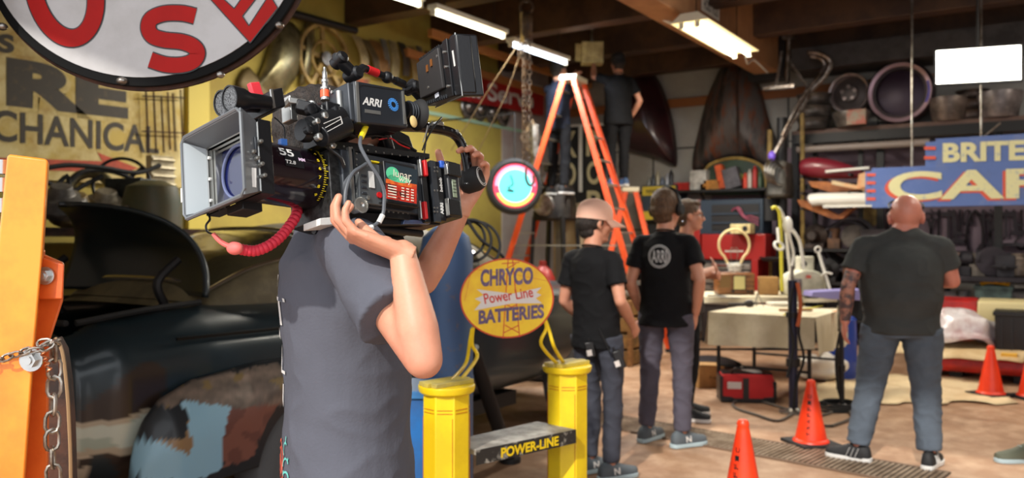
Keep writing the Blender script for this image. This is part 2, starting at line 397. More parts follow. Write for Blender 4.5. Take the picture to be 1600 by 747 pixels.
# S
addletter(cat2([(306, 26), (285, 21.5), (258, 22), (238, 30), (233, 44), (240, 57), (258, 63), (285, 66), (303, 73), (310, 84), (303, 96), (285, 102), (260, 101.5), (236, 94)], 8), 23.5)
# E, slanting along the rim
Ep = [(312, -20), (392, 68), (435, 13), (422, -8), (390, 41), (380, 26), (404, -5), (390, -18), (367, 14), (348, -3), (372, -36), (352, -52)]
T.part('red_letter', MB().prism([onS(x, y, .004) for x, y in Ep], ns*.0006), m_sr, smooth=False)
eb = MB()
for (x0_, y0_), (x1_, y1_) in zip(Ep, Ep[1:]+Ep[:1]): eb.bar(onS(x0_, y0_, .0045), onS(x1_, y1_, .0045), .0028, .0008, ns)
T.part('letter_outline', eb, m_blk, smooth=False)
T.part('bolt', MB().ell(onS(192, 127, .002), (.016, .016, .01)), m_steel); T.part('bolt', MB().ell(onS(345, 117, .002), (.011, .011, .009)), m_steel)
T.part('bolt', MB().ell(onS(4, 42, .002), (.014, .014, .01)), m_steel); T.part('bolt', MB().ell(onS(437, 40, .002), (.012, .012, .01)), m_steel)
T.part('hanger_bracket', MB().bar(onS(100, -330, -.02), P(100, -330, 2.3)+V((0, 0, .6)), .03, .01).bar(onS(350, -330, -.02), P(350, -330, 2.3)+V((0, 0, .6)), .03, .01), m_dark)
# ---------------------------------------------------------------- orange steel frame
m_or = mat('orange_paint', (246, 144, 34), .38, var=(226, 112, 22), vs=3, coat=.3, bump=.05, bs=60)
m_or2 = mat('orange_paint_bracket', (230, 112, 40), .4, var=(205, 84, 30), vs=4, coat=.2)
m_bolt = mat('zinc_bolt', (190, 190, 188), .3, .9)
T = Thing('steel_lift_frame', 'orange painted steel lift frame with bolts at the left edge', 'lift', G(30, 1500))
D0 = 1.5
def bo(b, pl, dF, dB): # polygon of the frame's face, given a thickness
    q = [P(x, y, dF) for x, y in pl]; b.prism(q, C2W(-.52, 1, 0)*((dB-dF)*.6)); return b
T.part('mast', bo(MB(), [(11, 243), (16, 241), (72, 248), (75, 252), (66, 400), (52, 560), (8, 1180), (-120, 1180), (-50, 640), (-8, 430)], 1.5, 1.62), m_or, bev=.004)
T.part('channel', bo(MB(), [(63, 396), (100, 412), (98, 472), (76, 540), (73, 1180), (30, 1180), (38, 700), (48, 560)], 1.56, 1.66), m_or2, bev=.004)
T.part('bracket_lip', bo(MB(), [(60, 388), (69, 391), (68, 402), (60, 402)], 1.55, 1.66).prism([P(64, 402, 1.53), P(100, 413, 1.53), P(98, 468, 1.53), P(58, 468, 1.53)], C2W(-.5, 1, 0)*.02), m_or2, bev=.003)
def hexbolt(px, py, d, r, nm='bolt'):
    c = P(px, py, d); a = C2W(0, -1, 0); b = MB().cyl(c, c+a*.004, r*1.5, n=20); b.cyl(c+a*.004, c+a*.014, r, n=6); b.cyl(c+a*.014, c+a*.017, r*.55, n=12); return T.part(nm, b, m_bolt)
hexbolt(72, 431, 1.527, .011); hexbolt(50, 562, 1.495, .014)
b = MB()
for y in (290, 318, 350): b.cyl(P(2, y-40, 1.52), P(2, y-18, 1.52), .012, n=12)
T.part('hinge_pin', b, m_bolt)
# chains
m_link = mat('galvanised_chain', (178, 172, 162), .32, .9, var=(120, 105, 90), vs=20)
def chain(path, L, r, w):
    b = MB(); path = [V(p) for p in path]; pts = catmull(path, 24); acc = 0; last = pts[0]; k = 0; out = [pts[0]]
    for p in pts[1:]:
        if (p-out[-1]).length >= L*.78: out.append(p)
    for i in range(len(out)-1):
        c = (out[i]+out[i+1])/2; d = (out[i+1]-out[i]).normalized(); _, u, w2 = frame_of(d)
        a = math.radians(35 if i % 2 else 125); s = u*math.cos(a)+w2*math.sin(a)
        loop = [c+d*(L/2-w/2)*sg+d*(w/2*math.cos(t))*sg+s*(w/2*math.sin(t))*sg for sg in (1, -1) for t in [math.radians(q) for q in (-80, -40, 0, 40, 80)]]
        # order round the link
        loop = [c+d*(L/2-w/2)+d*(w/2*math.cos(t))+s*(w/2*math.sin(t)) for t in [math.radians(q) for q in (-90, -45, 0, 45, 90)]]+[c-d*(L/2-w/2)-d*(w/2*math.cos(t))-s*(w/2*math.sin(t)) for t in [math.radians(q) for q in (-90, -45, 0, 45, 90)]]
        b.tube(loop, r, 6, 0, True)
    return b
b = chain([P(84, 535, 1.52), P(85, 600, 1.525), P(81, 680, 1.525), P(84, 760, 1.53), P(82, 900, 1.53)], .040, .0035, .023)
solo('chain', 'heavy galvanised chain hanging down beside the orange frame', 'chain', b, m_link)
b = chain([P(-30, 566, 1.485), P(0, 562, 1.485), P(30, 552, 1.48), P(52, 546, 1.475), P(70, 545, 1.49), P(82, 535, 1.50), P(92, 533, 1.52)], .024, .0024, .014)
b2 = chain([P(60, 536, 1.50), P(75, 534, 1.5), P(92, 542, 1.52)], .024, .0024, .014); b.add(b2.v, b2.f)
solo('chain', 'thin shiny chain wrapped across the orange frame', 'chain', b, m_link)
b = MB().tube([P(66+4*math.sin(k*1.6)+k*.8, 548+k*2.2, 1.485+.004*math.cos(k*1.6)) for k in range(16)], .0018, 6, 3)
solo('copper_wire', 'twist of copper wire around the chain on the orange frame', 'wire', b, mat('copper', (190, 120, 80), .35, .8))
b = chain([P(52, 640, 1.72), P(50, 700, 1.72), P(50, 900, 1.72)], .040, .0035, .023)
solo('chain', 'second length of chain hanging behind the orange frame', 'chain', b, m_link)
# rusty drum edge behind the chain
T = Thing('rusty_metal_sheet', 'curved rusty brown sheet of metal standing behind the orange frame', 'scrap metal', G(60, 1300))
def sh(u, v):
    px = 60+50*math.sin(u*PI/2); return P(px+(-12 if v > .9 else 0), 520+v*620+(14*(1-u)), 1.9+.25*(1-u)**2)
mbx = MB(); ol = [(40, 700), (60, 560), (86, 528), (97, 548), (104, 600), (108, 660), (111, 760), (114, 1100), (30, 1100)]
q = [P(x, y, 1.9) for x, y in ol]; mbx.prism(q, C2W(-.2, 1, 0)*.05); T.part('sheet', mbx, m_rust, bev=.004)
T.part('bent_edge', MB().tube([P(x, y, 1.895) for x, y in ((86, 528), (97, 548), (104, 600), (108, 660), (111, 760), (114, 1100))], .004, 6), mat('tan_edge', (150, 120, 84), .6))
# ---------------------------------------------------------------- painted wall sign, left wall
XW = XL+.05
def LW(px, py, off=0.): return onX(px, py, XW+off)
T = Thing('painted_wall_sign', 'weathered buff garage sign with big dark letters RE and smaller MECHANICAL', 'sign', (XW, 4.5, 1.9))
q = [LW(-200, 20), LW(288, 110), LW(288, 262), LW(-200, 300)]; y0 = LW(-160, 100).y; y1 = LW(286, 100).y
m_buff = mat('buff_sign', (196, 170, 84), .65, var=(160, 128, 66), vs=1.4, lo=.42, hi=.62, var2=(214, 198, 140), vs2=3)
T.part('board', MB().box((XW-.02, (y0+y1)/2, 2.95), (.04, y1-y0, 2.0)), m_buff)
m_let = mat('sign_ink', (52, 44, 32), .6, var=(84, 66, 40), vs=14, lo=.55, hi=.7)
def wt(s, bl, br, tl, off, m, nm, o2=.004):
    T.part(nm, MB().text(s, LW(*bl), LW(*br), LW(*tl), off, o2), m, smooth=False)
m_cr = mat('sign_cream', (206, 186, 120), .6, var=(180, 156, 84), vs=8)
wt('RE', (14, 172), (205, 194), (14, 94), .075, m_cr, 'letter_shadow', .002)
wt('RE', (10, 165), (200, 186), (10, 89), .06, m_let, 'lettering')
wt('MECHANICAL', (-92, 216), (250, 243), (-92, 164), .03, m_cr, 'letter_shadow', .002)
wt('MECHANICAL', (-95, 214), (248, 241), (-95, 161), .02, m_let, 'lettering')
wt('S', (-4, 82), (22, 84), (-4, 52), .05, m_let, 'lettering')
m_arr = mat('arrow_red', (188, 72, 40), .6, var=(160, 60, 34), vs=8)
T.part('red_arrow', MB().prism([LW(-60, 244, .002), LW(160, 252, .002), LW(152, 238, .002), LW(216, 263, .002), LW(190, 270, .002), LW(-60, 262, .002)], (.002, 0, 0)), m_arr, smooth=False)
# wire rack beside it
b = MB()
for x, a, c in ((228, 142, 240), (240, 143, 238), (252, 150, 238), (262, 144, 234), (270, 146, 236), (282, 140, 236)): b.cyl(LW(x, a, .06), LW(x+4, c, .06), .008, n=6)
for y in (150, 205): b.cyl(LW(222, y, .06), LW(290, y+3, .06), .007, n=6)
solo('wire_rack', 'thin wire rack hanging on the yellow wall right of the painted sign', 'rack', b, m_rust)
# full service sign
T = Thing('red_wall_sign', 'long red sign with white letters Full Serve high on the left wall', 'sign', onX(800, 180, XL+.1))
def LS(px, py, o=0.): return onX(px, py, XL+.1+o)
T.part('board', MB().prism([LS(690, 151), LS(847, 181), LS(847, 141), LS(690, 104)], (.03, 0, 0)), mat('full_serve_red', (178, 36, 34), .5, var=(150, 28, 28), vs=3), bev=.004)
m_w = mat('dim_white', (214, 206, 200), .5)
T.part('lettering', MB().text('Full Serve', LS(700, 146, .032), LS(834, 170, .032), LS(700, 115, .032), .03, .003), m_w, smooth=False)
T.part('trim_line', MB().prism([LS(690, 99, .0), LS(847, 137, .0), LS(847, 135, .0), LS(690, 97, .0)], (.02, 0, 0)), m_w)
# hub caps
src = None
for i, (px, py, r) in enumerate(((731, 167, .17), (750, 171, .165), (768, 175, .165), (786, 180, .17))):
    c = onX(px, py, XL+.03); lab = ['leftmost', 'second', 'third', 'rightmost'][i]+' of four round hub caps under the red Full Serve sign'
    if src is None:
        src = Thing('hub_cap', lab, 'hub cap', c, 0, 'hub caps on the left wall')
        src.part('disc', MB().lathe((0, 0, 0), (1, 0, 0), [(0, r), (.01, r*1.02), (.03, r*.85), (.035, r*.5), (.07, r*.35), (.085, .02)]), m_steel, world=False)
        src.part('dark_ring', MB().torus((.033, 0, 0), (1, 0, 0), r*.66, .012), m_dark, world=False)
    else: dup(src.o, c, lab)
# metal parts hung along the upper left wall
T = Thing('wall_rail', 'dark pipe rail along the top of the yellow wall holding car parts', 'rail', onX(500, 40, XL+.15))
T.part('pipe', MB().cyl(onX(380, 0, XL+.15), onX(556, 48, XL+.15), .045, n=12), m_dark)
T.part('bracket', MB().bar(onX(470, 25, XL), onX(470, 25, XL+.17), .05, .03), m_dark); T.part('bracket', MB().bar(onX(545, 44, XL), onX(545, 44, XL+.17), .05, .03), m_dark)
def curved_panel(name, label, ol, x, bulge, m, group=None, th=.02):
    cxm = sum(p[0] for p in ol)/len(ol); cym = sum(p[1] for p in ol)/len(ol)
    c = onX(cxm, cym, x+bulge); out = [onX(px, py, x) for px, py in ol]; n = len(out); b = MB(); rs = []
    for k in range(7):
        t = 1-k/6*.98; rs.append([V(((x+bulge)+(o.x-(x+bulge))*(t**2.2), c.y+(o.y-c.y)*t, c.z+(o.z-c.z)*t)) for o in out])
    b.rings(rs, False); b.f.append(tuple(range(6*n, 7*n))); b.m.append(0)
    return solo(name, label, 'car part', b, m, group, solid=th, ang=70)
m_alu = mat('dull_aluminium', (164, 156, 120), .35, .75, var=(110, 100, 70), vs=4)
sm = lambda ol: cat2(ol, 4, True)
curved_panel('fender_skirt', 'large polished metal fender panel on the yellow wall beside the oval sign', sm([(437, 32), (458, 38), (472, 62), (473, 95), (452, 135), (432, 152), (398, 142), (412, 100), (425, 60)]), XL+.05, .14, m_alu)
curved_panel('metal_trim_panel', 'narrow bright metal trim panel right of the polished fender panel', sm([(476, 38), (488, 42), (490, 80), (482, 118), (468, 135), (472, 100), (477, 70)]), XL+.05, .08, m_alu)
curved_panel('dark_metal_pan', 'dark curved metal pan low on the yellow wall behind the microphones', sm([(385, 105), (400, 118), (440, 150), (470, 160), (430, 170), (388, 160), (370, 130)]), XL+.04, .06, mat('brown_pan', (96, 80, 46), .5, .4))
c = onX(506, 92, XL+.1); T = Thing('spoked_wheel', 'tan spoked pulley wheel hung on the yellow wall', 'wheel', c)
m_tan = mat('tan_paint', (176, 148, 82), .55, var=(130, 104, 56), vs=8)
T.part('rim', MB().ring3(c, (1, 0, 0), [(.36, -.03), (.40, -.03), (.40, .03), (.36, .03)]), m_tan)
b = MB()
for k in range(5): a = 2*PI*k/5+.4; b.bar(c, c+V((0, math.cos(a)*.37, math.sin(a)*.37)), .05, .03, V((1, 0, 0)))
T.part('spokes', b, m_tan); T.part('hub', MB().cyl(c-V((.04, 0, 0)), c+V((.06, 0, 0)), .08), m_steel)
T.part('inner_pulley', MB().torus(c+V((.02, 0, 0)), (1, 0, 0), .2, .02), m_tan)
cols = [(196, 178, 128), (120, 104, 70), (164, 120, 66), (150, 148, 136), (186, 170, 120), (92, 84, 70), (176, 150, 96), (140, 132, 110), (120, 92, 56), (190, 172, 132), (110, 100, 84)]
names = ['left end', 'second from left', 'third from left', 'fourth from left', 'fifth from left', 'middle', 'fifth from right', 'fourth from right', 'third from right', 'second from right', 'right end']
for i in range(11):
    px = 556+i*14; top = 58+i*2.6+random.uniform(-5, 5); ln = 62+random.uniform(-12, 12); lean = (14, 20, 18, 4, 3, 8, 10, 2, 12, 3, 6)[i]; wd = (.07, .06, .09, .05, .07, .06, .07, .05, .06, .07, .05)[i]
    a = onX(px, top, XL+.12); e = onX(px+lean, top+ln, XL+.16); b = MB(); mid = (a+e)/2+V((.05, 0, 0)); pts = catmull([a, mid, e], 5)
    b.rings([[p+V((0, sx*wd, 0))+V((sz*.012, 0, 0)) for sx, sz in ((-1, -1), (1, -1), (1, 1), (-1, 1))] for p in pts])
    solo('trim_strip', 'metal trim strip leaning on the upper yellow wall, %s of the row' % names[i], 'car trim', b, mat('strip%d' % i, cols[i], .45, .5, var=tuple(int(v*.7) for v in cols[i]), vs=5), 'trim strips on the yellow wall', bev=.004)
for (x0, y0_, x1, y1_, c1, lab) in ((496, 116, 530, 165, (120, 96, 60), 'narrow framed picture on the yellow wall under the spoked wheel'), (536, 118, 575, 165, (186, 96, 60), 'orange-brown framed poster on the yellow wall behind the arm joint')):
    T = Thing('picture_frame', lab, 'picture', onX((x0+x1)/2, y1_, XL+.03))
    fr = [onX(x0, y0_, XL+.02), onX(x1, y0_+3, XL+.02), onX(x1, y1_+3, XL+.02), onX(x0, y1_, XL+.02)]; c = sum(fr, V((0, 0, 0)))/4
    T.part('frame', MB().prism(fr, (.04, 0, 0)), m_tan, bev=.004); T.part('picture', MB().prism([c+(p-c)*.82+V((.035, 0, 0)) for p in fr], (.008, 0, 0)), mat('pic'+lab[:6], c1, .6, var=(80, 70, 50), vs=6))
# things piled behind the car against the left wall
def onD(px, py, x): return onX(px, py, x)
c = onX(190, 288, -6.2); ax = C2W(.25, -1, .15)
T = Thing('steering_wheel', 'black steering wheel standing behind the raised boot lid', 'steering wheel', c)
T.part('rim', MB().torus(c, ax, .21, .013), m_blk)
d_, u_, w_ = frame_of(ax); b = MB()
for a in (0.3, 2.4, 4.4): b.bar(c, c+(u_*math.cos(a)+w_*math.sin(a))*.2, .03, .008, ax)
T.part('spoke', b, m_dark); T.part('hub', MB().cyl(c-d_*.1, c+d_*.02, .035), m_dark)
c = onX(412/1149*400, 316, -6.3); b = MB().torus(onX(141, 300, -6.3), C2W(.3, -1, .1), .15, .04); solo('headlight_ring', 'pale chrome headlight ring left of the steering wheel', 'car part', b, m_alu)
q = onX(252, 268, -6.35); b = MB(); fn = [(228, 243), (262, 248), (268, 292), (228, 294)]
pr = [onX(x, y, -6.35) for x, y in fn]; pr[0].z = pr[1].z = pr[0].z; pr[2].z = pr[3].z = 1.532; b.prism(pr, (.08, 0, 0))
for k in range(9): t = (k+.5)/9; a = pr[0]+(pr[3]-pr[0])*t+V((.09, 0, 0)); e = pr[1]+(pr[2]-pr[1])*t+V((.09, 0, 0)); b.cyl(a, e, .013, n=8)
solo('ribbed_metal_panel', 'white ribbed metal panel standing above the green cabinet', 'panel', b, mat('ribbed_white', (196, 186, 158), .45, .3, var=(150, 138, 110), vs=5))
T = Thing('green_metal_cabinet', 'dark green rounded metal cabinet behind the boot lid', 'cabinet', onX(235, 400, -6.1))
c0 = onX(238, 300, -5.35); c0.z = 0
T.part('body', MB().lathe(c0, c0+V((0, 0, 1)), [(0, .2), (1.7, .2), (1.82, .17), (1.86, .08)], 28), mat('olive_green', (62, 72, 50), .5, var=(84, 74, 44), vs=3))
T.part('edge_strip', MB().bar(c0+C2W(-.1, -.185, .8), c0+C2W(-.1, -.185, 1.68), .03, .02), m_steel)
b = MB()
for k, (pts) in enumerate(([(75, 262), (110, 258), (160, 262), (215, 270), (250, 258)], [(80, 300), (105, 275), (110, 300), (130, 290), (160, 275)], [(200, 300), (215, 280), (235, 290), (225, 310)], [(70, 285), (100, 290), (130, 268), (175, 268), (220, 285)])):
    b.tube([onX(x, y, -6.0-.05*k) for x, y in pts], .018, 8)
solo('coiled_hoses', 'tangle of black hoses and cables lying behind the dark car', 'hose', b, m_rub)
rr = random.Random(4)
cnt = 0
pile = [(95, 305, 'air_filter_housing', 'grey round air filter housing at the left of the junk behind the car', (120, 116, 110)), (118, 318, 'oil_pan', 'tan metal oil pan piled behind the raised boot lid', (150, 128, 84)), (165, 312, 'gear_housing', 'pale gear housing below the black steering wheel', (170, 160, 140)), (213, 305, 'dark_metal_box', 'dark metal box right of the steering wheel', (58, 62, 60))]
for px, py, nm, lab, cc_ in pile:
    c = onX(px, py, -5.95); b = MB()
    if 'box' in nm: b.box(c, (.3, .34, .24), Matrix.Rotation(.4, 3, 'Z'))
    else: b.lathe(c-V((0, 0, .12)), c+V((.1, -.05, .12)), [(0, .17), (.05, .19), (.12, .16), (.14, .09), (.2, .07)], 22)
    solo(nm, lab, 'car part', b, mat('pile_'+nm, cc_, .5, .4, var=tuple(int(v*.6) for v in cc_), vs=6), bev=.006)
# long low shelf that carries them
T = Thing('storage_shelf', 'dark low storage shelf along the yellow wall behind the car', 'shelf', (-6.4, 4.5, 0))
T.part('top_board', MB().box((-6.45, 5.0, 1.5), (1.3, 4.4, .06)), m_rust)
for y in (2.9, 7.1):
    for x in (-5.95, -6.95): T.part('leg', MB().box((x, y, .735), (.07, .07, 1.47)), m_dark)
T.part('lower_board', MB().box((-6.45, 5.0, .6), (1.2, 4.3, .05)), m_rust)
# ---------------------------------------------------------------- the old dark car
XC = -4.05
def interp(tab, y):
    if y <= tab[0][0]: return tab[0][1:]
    for a, b in zip(tab, tab[1:]):
        if y <= b[0]:
            t = (y-a[0])/(b[0]-a[0]); t = t*t*(3-2*t)*.4+t*.6; return tuple(p+(q-p)*t for p, q in zip(a[1:], b[1:]))
    return tab[-1][1:]
BT = [(1.70, .56, .92, .52), (1.74, .70, 1.0, .44), (1.82, .80, 1.06, .38), (2.0, .865, 1.12, .35), (2.4, .90, 1.15, .34), (3.0, .92, 1.15, .34), (5.2, .92, 1.14, .34), (5.9, .84, 1.12, .36), (6.5, .72, 1.07, .42), (6.85, .55, .96, .5)]
def pin(poly, x, y):
    c = False; j = len(poly)-1
    for i in range(len(poly)):
        xi, yi = poly[i]; xj, yj = poly[j]
        if (yi > y) != (yj > y) and x < (xj-xi)*(y-yi)/(yj-yi)+xi: c = not c
        j = i
    return c
def s2(pl, x=-3.1): return [(onX(a, b, x).y, onX(a, b, x).z) for a, b in pl]
pan_tan = s2([(90, 668), (170, 658), (235, 634), (229, 703), (90, 724)], -3.2); pan_grey = s2([(90, 676), (172, 666), (232, 646), (227, 692), (90, 718)], -3.2)
low_tan = s2([(90, 718), (156, 708), (146, 770), (90, 770)], -3.2); swirl = s2([(135, 720), (150, 722), (146, 738), (132, 736)], -3.2)
f_blue = s2([(297, 628), (361, 637), (343, 694), (339, 731), (293, 752), (205, 752), (223, 684), (293, 709)], -3.03)
f_brown = s2([(361, 637), (432, 630), (415, 659), (392, 712), (343, 732), (343, 694)], -3.03)
f_metal = s2([(264, 621), (300, 604), (450, 570), (450, 632), (357, 638), (297, 630), (276, 642)], -3.03)
f_tan = s2([(285, 690), (298, 645), (297, 712), (255, 695)], -3.03)
def nz(p, s=14, a=.012): return a*noise.noise(V(p)*s)+a*.5*noise.noise(V(p)*s*3.1)
def car_col(p):
    y = p.y+nz(p); z = p.z+nz(p+V((3, 5, 7)))
    if p.x > XC:
        if pin(pan_grey, y, z): 
            return (206, 212, 196) if noise.noise(p*9) < .35 else (172, 184, 168)
        if pin(pan_tan, y, z): return (186, 172, 148)
        if pin(swirl, y, z): return (60, 50, 44)
        if pin(low_tan, y, z): return (204, 188, 164)
    n = noise.noise(p*2.2); 
    if n > .33 and p.y < 2.6: return (50, 38, 32)
    k = .5+.5*noise.noise(p*4+V((9, 9, 9)))
    return (28+10*k, 40+14*k, 46+15*k)
mb = MB(); NY = 230; NT = 400; rs = []
for i in range(NY+1):
    y = 1.70+5.15*i/NY; W, zt, zb = interp(BT, y); zm = (zt+zb)/2; H = (zt-zb)/2; r = []
    for k in range(NT):
        t = 2*PI*k/NT; s_, c_ = math.sin(t), math.cos(t); n_ = 4.2
        r.append(V((XC+W*math.copysign(abs(s_)**(2/n_), s_), y, zm+H*math.copysign(abs(c_)**(2/n_), c_))))
    cum = [0.]
    for k in range(NT): cum.append(cum[-1]+(r[(k+1) % NT]-r[k]).length)
    ev = []; q_ = 0
    for k in range(NT):
        tgt = cum[-1]*k/NT
        while cum[q_+1] < tgt: q_ += 1
        f_ = (tgt-cum[q_])/max(1e-9, cum[q_+1]-cum[q_]); ev.append(r[q_].lerp(r[(q_+1) % NT], f_))
    rs.append(ev)
mb.rings(rs)
keep = []
for f in mb.f:
    c = sum((mb.v[i] for i in f), V((0, 0, 0)))/len(f)
    if c.z > 1.0 and 1.86 < c.y < 2.5 and abs(c.x-XC) < .62: continue
    if abs(c.y-2.88) < .9 and (c.y-2.88)**2+(c.z-.35)**2 < .38**2 and abs(c.x-XC) > .5: continue
    keep.append(f)
mb.f = keep; mb.m = [0]*len(keep)
T = Thing('car', 'old dark patinated two-door car with its boot lid raised, parked along the left wall', 'car', (XC, 4.3, 0))
me = mb.mesh('body'); paint(me, car_col)
m_cp = mat('car_patina', (30, 40, 44), .32, .15, attr=True, coat=.35, bump=.04, bs=8)
T.part('body', me, m_cp, ang=60)
# rear fender
TP = [(1.965, .44), (1.985, .60), (2.03, .70), (2.1, .775), (2.25, .835), (2.6, .87), (3.1, .87), (3.6, .80), (3.95, .66), (4.15, .44)]
def ftop(y):
    for a, b in zip(TP, TP[1:]):
        if y <= b[0]: return a[1]+(b[1]-a[1])*(y-a[0])/(b[0]-a[0])
    return TP[-1][1]
def ffn(u, v):
    y = 1.965+2.185*u; zb = .40+.03*math.sin(u*3); dy = abs(y-2.88)
    if dy < .37: zb = max(zb, .34+math.sqrt(.37**2-dy**2))
    zt = max(ftop(y), zb+.005); z = zb+(zt-zb)*v
    e = min(1, min(u, 1-u)*14)**.5; x = -3.135+.115*e*math.sin(PI*min(1, max(0, .5+.5*(1-v)**.6+0)) if False else PI/2*(1-v)**.0 if v < .45 else PI/2*(1-(v-.45)/.55))**.7 if v < .999 else -3.14
    return V((x, y, z))
g = MB().grid(ffn, 150, 50); me = g.mesh('rear_fender')
def fcol(p):
    y = p.y+nz(p, 12, .02); z = p.z+nz(p+V((3, 5, 7)), 12, .02)
    if pin(f_blue, y, z): return (150, 192, 212) if noise.noise(p*7) < .4 else (160, 200, 218)
    if pin(f_brown, y, z): return (132, 84, 70) if noise.noise(p*12) < .2 else (112, 70, 60)
    if pin(f_metal, y, z):
        n = .6*noise.noise(V((p.x, p.y*9, p.z*26)))+.4*noise.noise(p*40); k = max(0, min(1, .5+n)); return (92+60*k, 82+50*k, 74+42*k) if noise.noise(p*15) > -.42 else (134, 112, 72)
    if pin(f_tan, y, z): return (150, 118, 80)
    return (34, 38, 42)
paint(me, fcol); T.part('rear_fender', me, mat('fender_patina', (40, 40, 44), .42, .05, attr=True, coat=.2, bump=.05, bs=20), solid=.012, ang=60)
# cabin: curved roof, rear window, side windows
GT = [(2.48, .60, 1.12), (2.62, .64, 1.24), (2.85, .67, 1.38), (3.2, .69, 1.49), (3.7, .70, 1.555), (4.3, .70, 1.565), (4.8, .68, 1.50), (5.2, .66, 1.34), (5.5, .62, 1.13)]
def cab(y, t, o=0.):
    W, zt = interp(GT, y); s_, c_ = math.sin(t), math.cos(t); n_ = 3.0
    return V((XC+(W+o)*math.copysign(abs(s_)**(2/n_), s_), y, 1.08+(zt-1.08+o)*max(0, c_)**(2/n_)))
mb = MB(); mb.grid(lambda u, v: cab(2.48+3.02*u, -PI/2+PI*v), 60, 40)
T.part('cabin', mb, mat('cabin_olive', (124, 112, 82), .6, .0, var=(92, 82, 60), vs=3), ang=60)
m_cg = mat('car_glass', (70, 66, 46), .06, .0, spec=.9, coat=1.)
b = MB().grid(lambda u, v: cab(2.62+.62*u, math.radians(-52+104*v), .012), 14, 30); T.part('rear_window', b, m_cg, ang=60)
for y0_, y1_ in ((3.45, 4.1), (4.18, 4.75)):
    b = MB().grid(lambda u, v: cab(y0_+(y1_-y0_)*u, math.radians(58+24*v), .012), 8, 8); T.part('side_window', b, m_cg, ang=60)
b = MB().grid(lambda u, v: cab(4.92+.45*u, math.radians(-55+110*v), .012), 10, 24); T.part('windscreen', b, m_cg, ang=60)
b = MB().tube([cab(2.60, math.radians(a), .02) for a in range(-50, 51, 10)], .012, 6); b.tube([cab(3.26, math.radians(a), .02) for a in range(-52, 53, 8)], .01, 6)
b.tube([cab(y, math.radians(53), .02) for y in (2.6, 2.8, 3.0, 3.26)], .01, 6); T.part('window_trim', b, m_chrome)
b = MB().tube([V((XC+W_+.005, y, 1.02)) for y, W_ in ((2.2, .885), (2.8, .915), (3.6, .92), (4.6, .92), (5.4, .905))], .008, 6); T.part('beltline_moulding', b, m_cp)
# boot lid: a dome standing open
def lid(u, v):   # u along the arc -1..1, v from hinge 0 to free edge 1
    a = (u*2-1); w_ = .64*max(.0, 1-v**1.5*.985)**.70; 
    z = 1.17+.45*math.sin(v*PI/2*.98)**1.0; y = 2.52-.34*v+.16*math.sin(PI*v)*1.0
    y += .10*(1-a*a)*(1-v*.6); return V((XC+.02+a*w_, y, z))
mbl = MB().grid(lid, 36, 28); me = mbl.mesh('boot_lid'); paint(me, lambda p: (26, 36, 40))
T.part('boot_lid', me, m_cp, solid=.022, ang=60)
for a in (-.5, .5):
    b = MB().tube([lid(.5+a*.72, .12)+V((0, -.04, 0)), lid(.5+a*.72, .5)+V((0, -.06, 0)), lid(.5+a*.45, .86)+V((0, -.04, 0))], .018, 6)
    pass
for sx in (-.5, .5):
    p = V((XC+sx, 2.46, 1.05)); T.part('hinge_arm', MB().tube([p, p+V((0, -.06, .1)), p+V((0, -.09, .2)), p+V((0, .02, .3))], .022, 8), m_dark)
T.part('boot_floor', MB().box((XC, 2.15, .72), (1.3, .7, .03)), m_dark)
b = MB().tube([(XC+.64, 1.9, 1.10), (XC+.66, 2.2, 1.135), (XC+.64, 2.5, 1.15)], .014, 6).tube([(XC-.62, 1.87, 1.10), (XC, 1.83, 1.09), (XC+.62, 1.87, 1.10)], .014, 6); T.part('boot_seal', b, m_rub)
# wheels
for (x, y) in ((-3.135, 2.88), (-3.3, 5.95), (-4.83, 2.88), (-4.8, 5.95)):
    sg = 1 if x > XC else -1; c = V((x, y, .35)); a = V((sg, 0, 0))
    w0 = T.part('wheel', MB().ring3(c, a, [(.20, -.09), (.29, -.10), (.335, -.085), (.35, -.05), (.352, .05), (.335, .08), (.29, .098), (.20, .085)], 56), mat('tyre', (96, 96, 96), .85, bump=.3, bs=60))
    T.part('rim', MB().lathe(c-a*.05, c+a, [(0, .2), (.10, .2), (.125, .205), (.13, .17), (.10, .15), (.10, .06)], 32), mat('wheel_red', (140, 34, 30), .5), parent=w0)
    T.part('trim_ring', MB().ring3(c+a*.085, a, [(.175, 0), (.205, 0), (.205, .01), (.175, .012)]), m_chrome, parent=w0)
T.part('sill', MB().box((-3.45, 4.3, .3), (.3, 1.6, .1)), m_dark); T.part('bumper', MB().box((-4.05, 6.9, .55), (1.0, .1, .2)), m_dark, bev=.02)
# ---------------------------------------------------------------- blue tank behind the camera operator
T = Thing('blue_tank', 'tall blue painted steel tank standing between the operator and the yellow stand', 'tank', G(690, 800))
m_bt = mat('tank_blue', (58, 88, 128), .5, .1, var=(84, 106, 132), vs=5, var2=(110, 92, 84), vs2=22, lo=.6, hi=.75)
c = P(697, 600, 3.75); c.z = 0
T.part('body', MB().lathe(c, c+V((0, 0, 1)), [(.12, .115), (.14, .122), (.8, .122), (.81, .126), (.83, .126), (.84, .122), (1.38, .122), (1.46, .105), (1.5, .06), (1.52, .03)], 36), m_bt)
T.part('foot_ring', MB().ring3(c+V((0, 0, .06)), (0, 0, 1), [(.11, -.06), (.122, -.06), (.122, .07), (.11, .07)]), m_bt)
T.part('valve', MB().cyl(c+V((0, 0, 1.5)), c+V((0, 0, 1.56)), .02).box(c+V((0, 0, 1.57)), (.07, .03, .03)), m_steel)
T = Thing('blue_cabinet', 'bright blue sheet-metal bin low beside the operator, behind the left yellow post', 'bin', G(655, 900))
c = P(640, 700, 3.35); c.z = 0
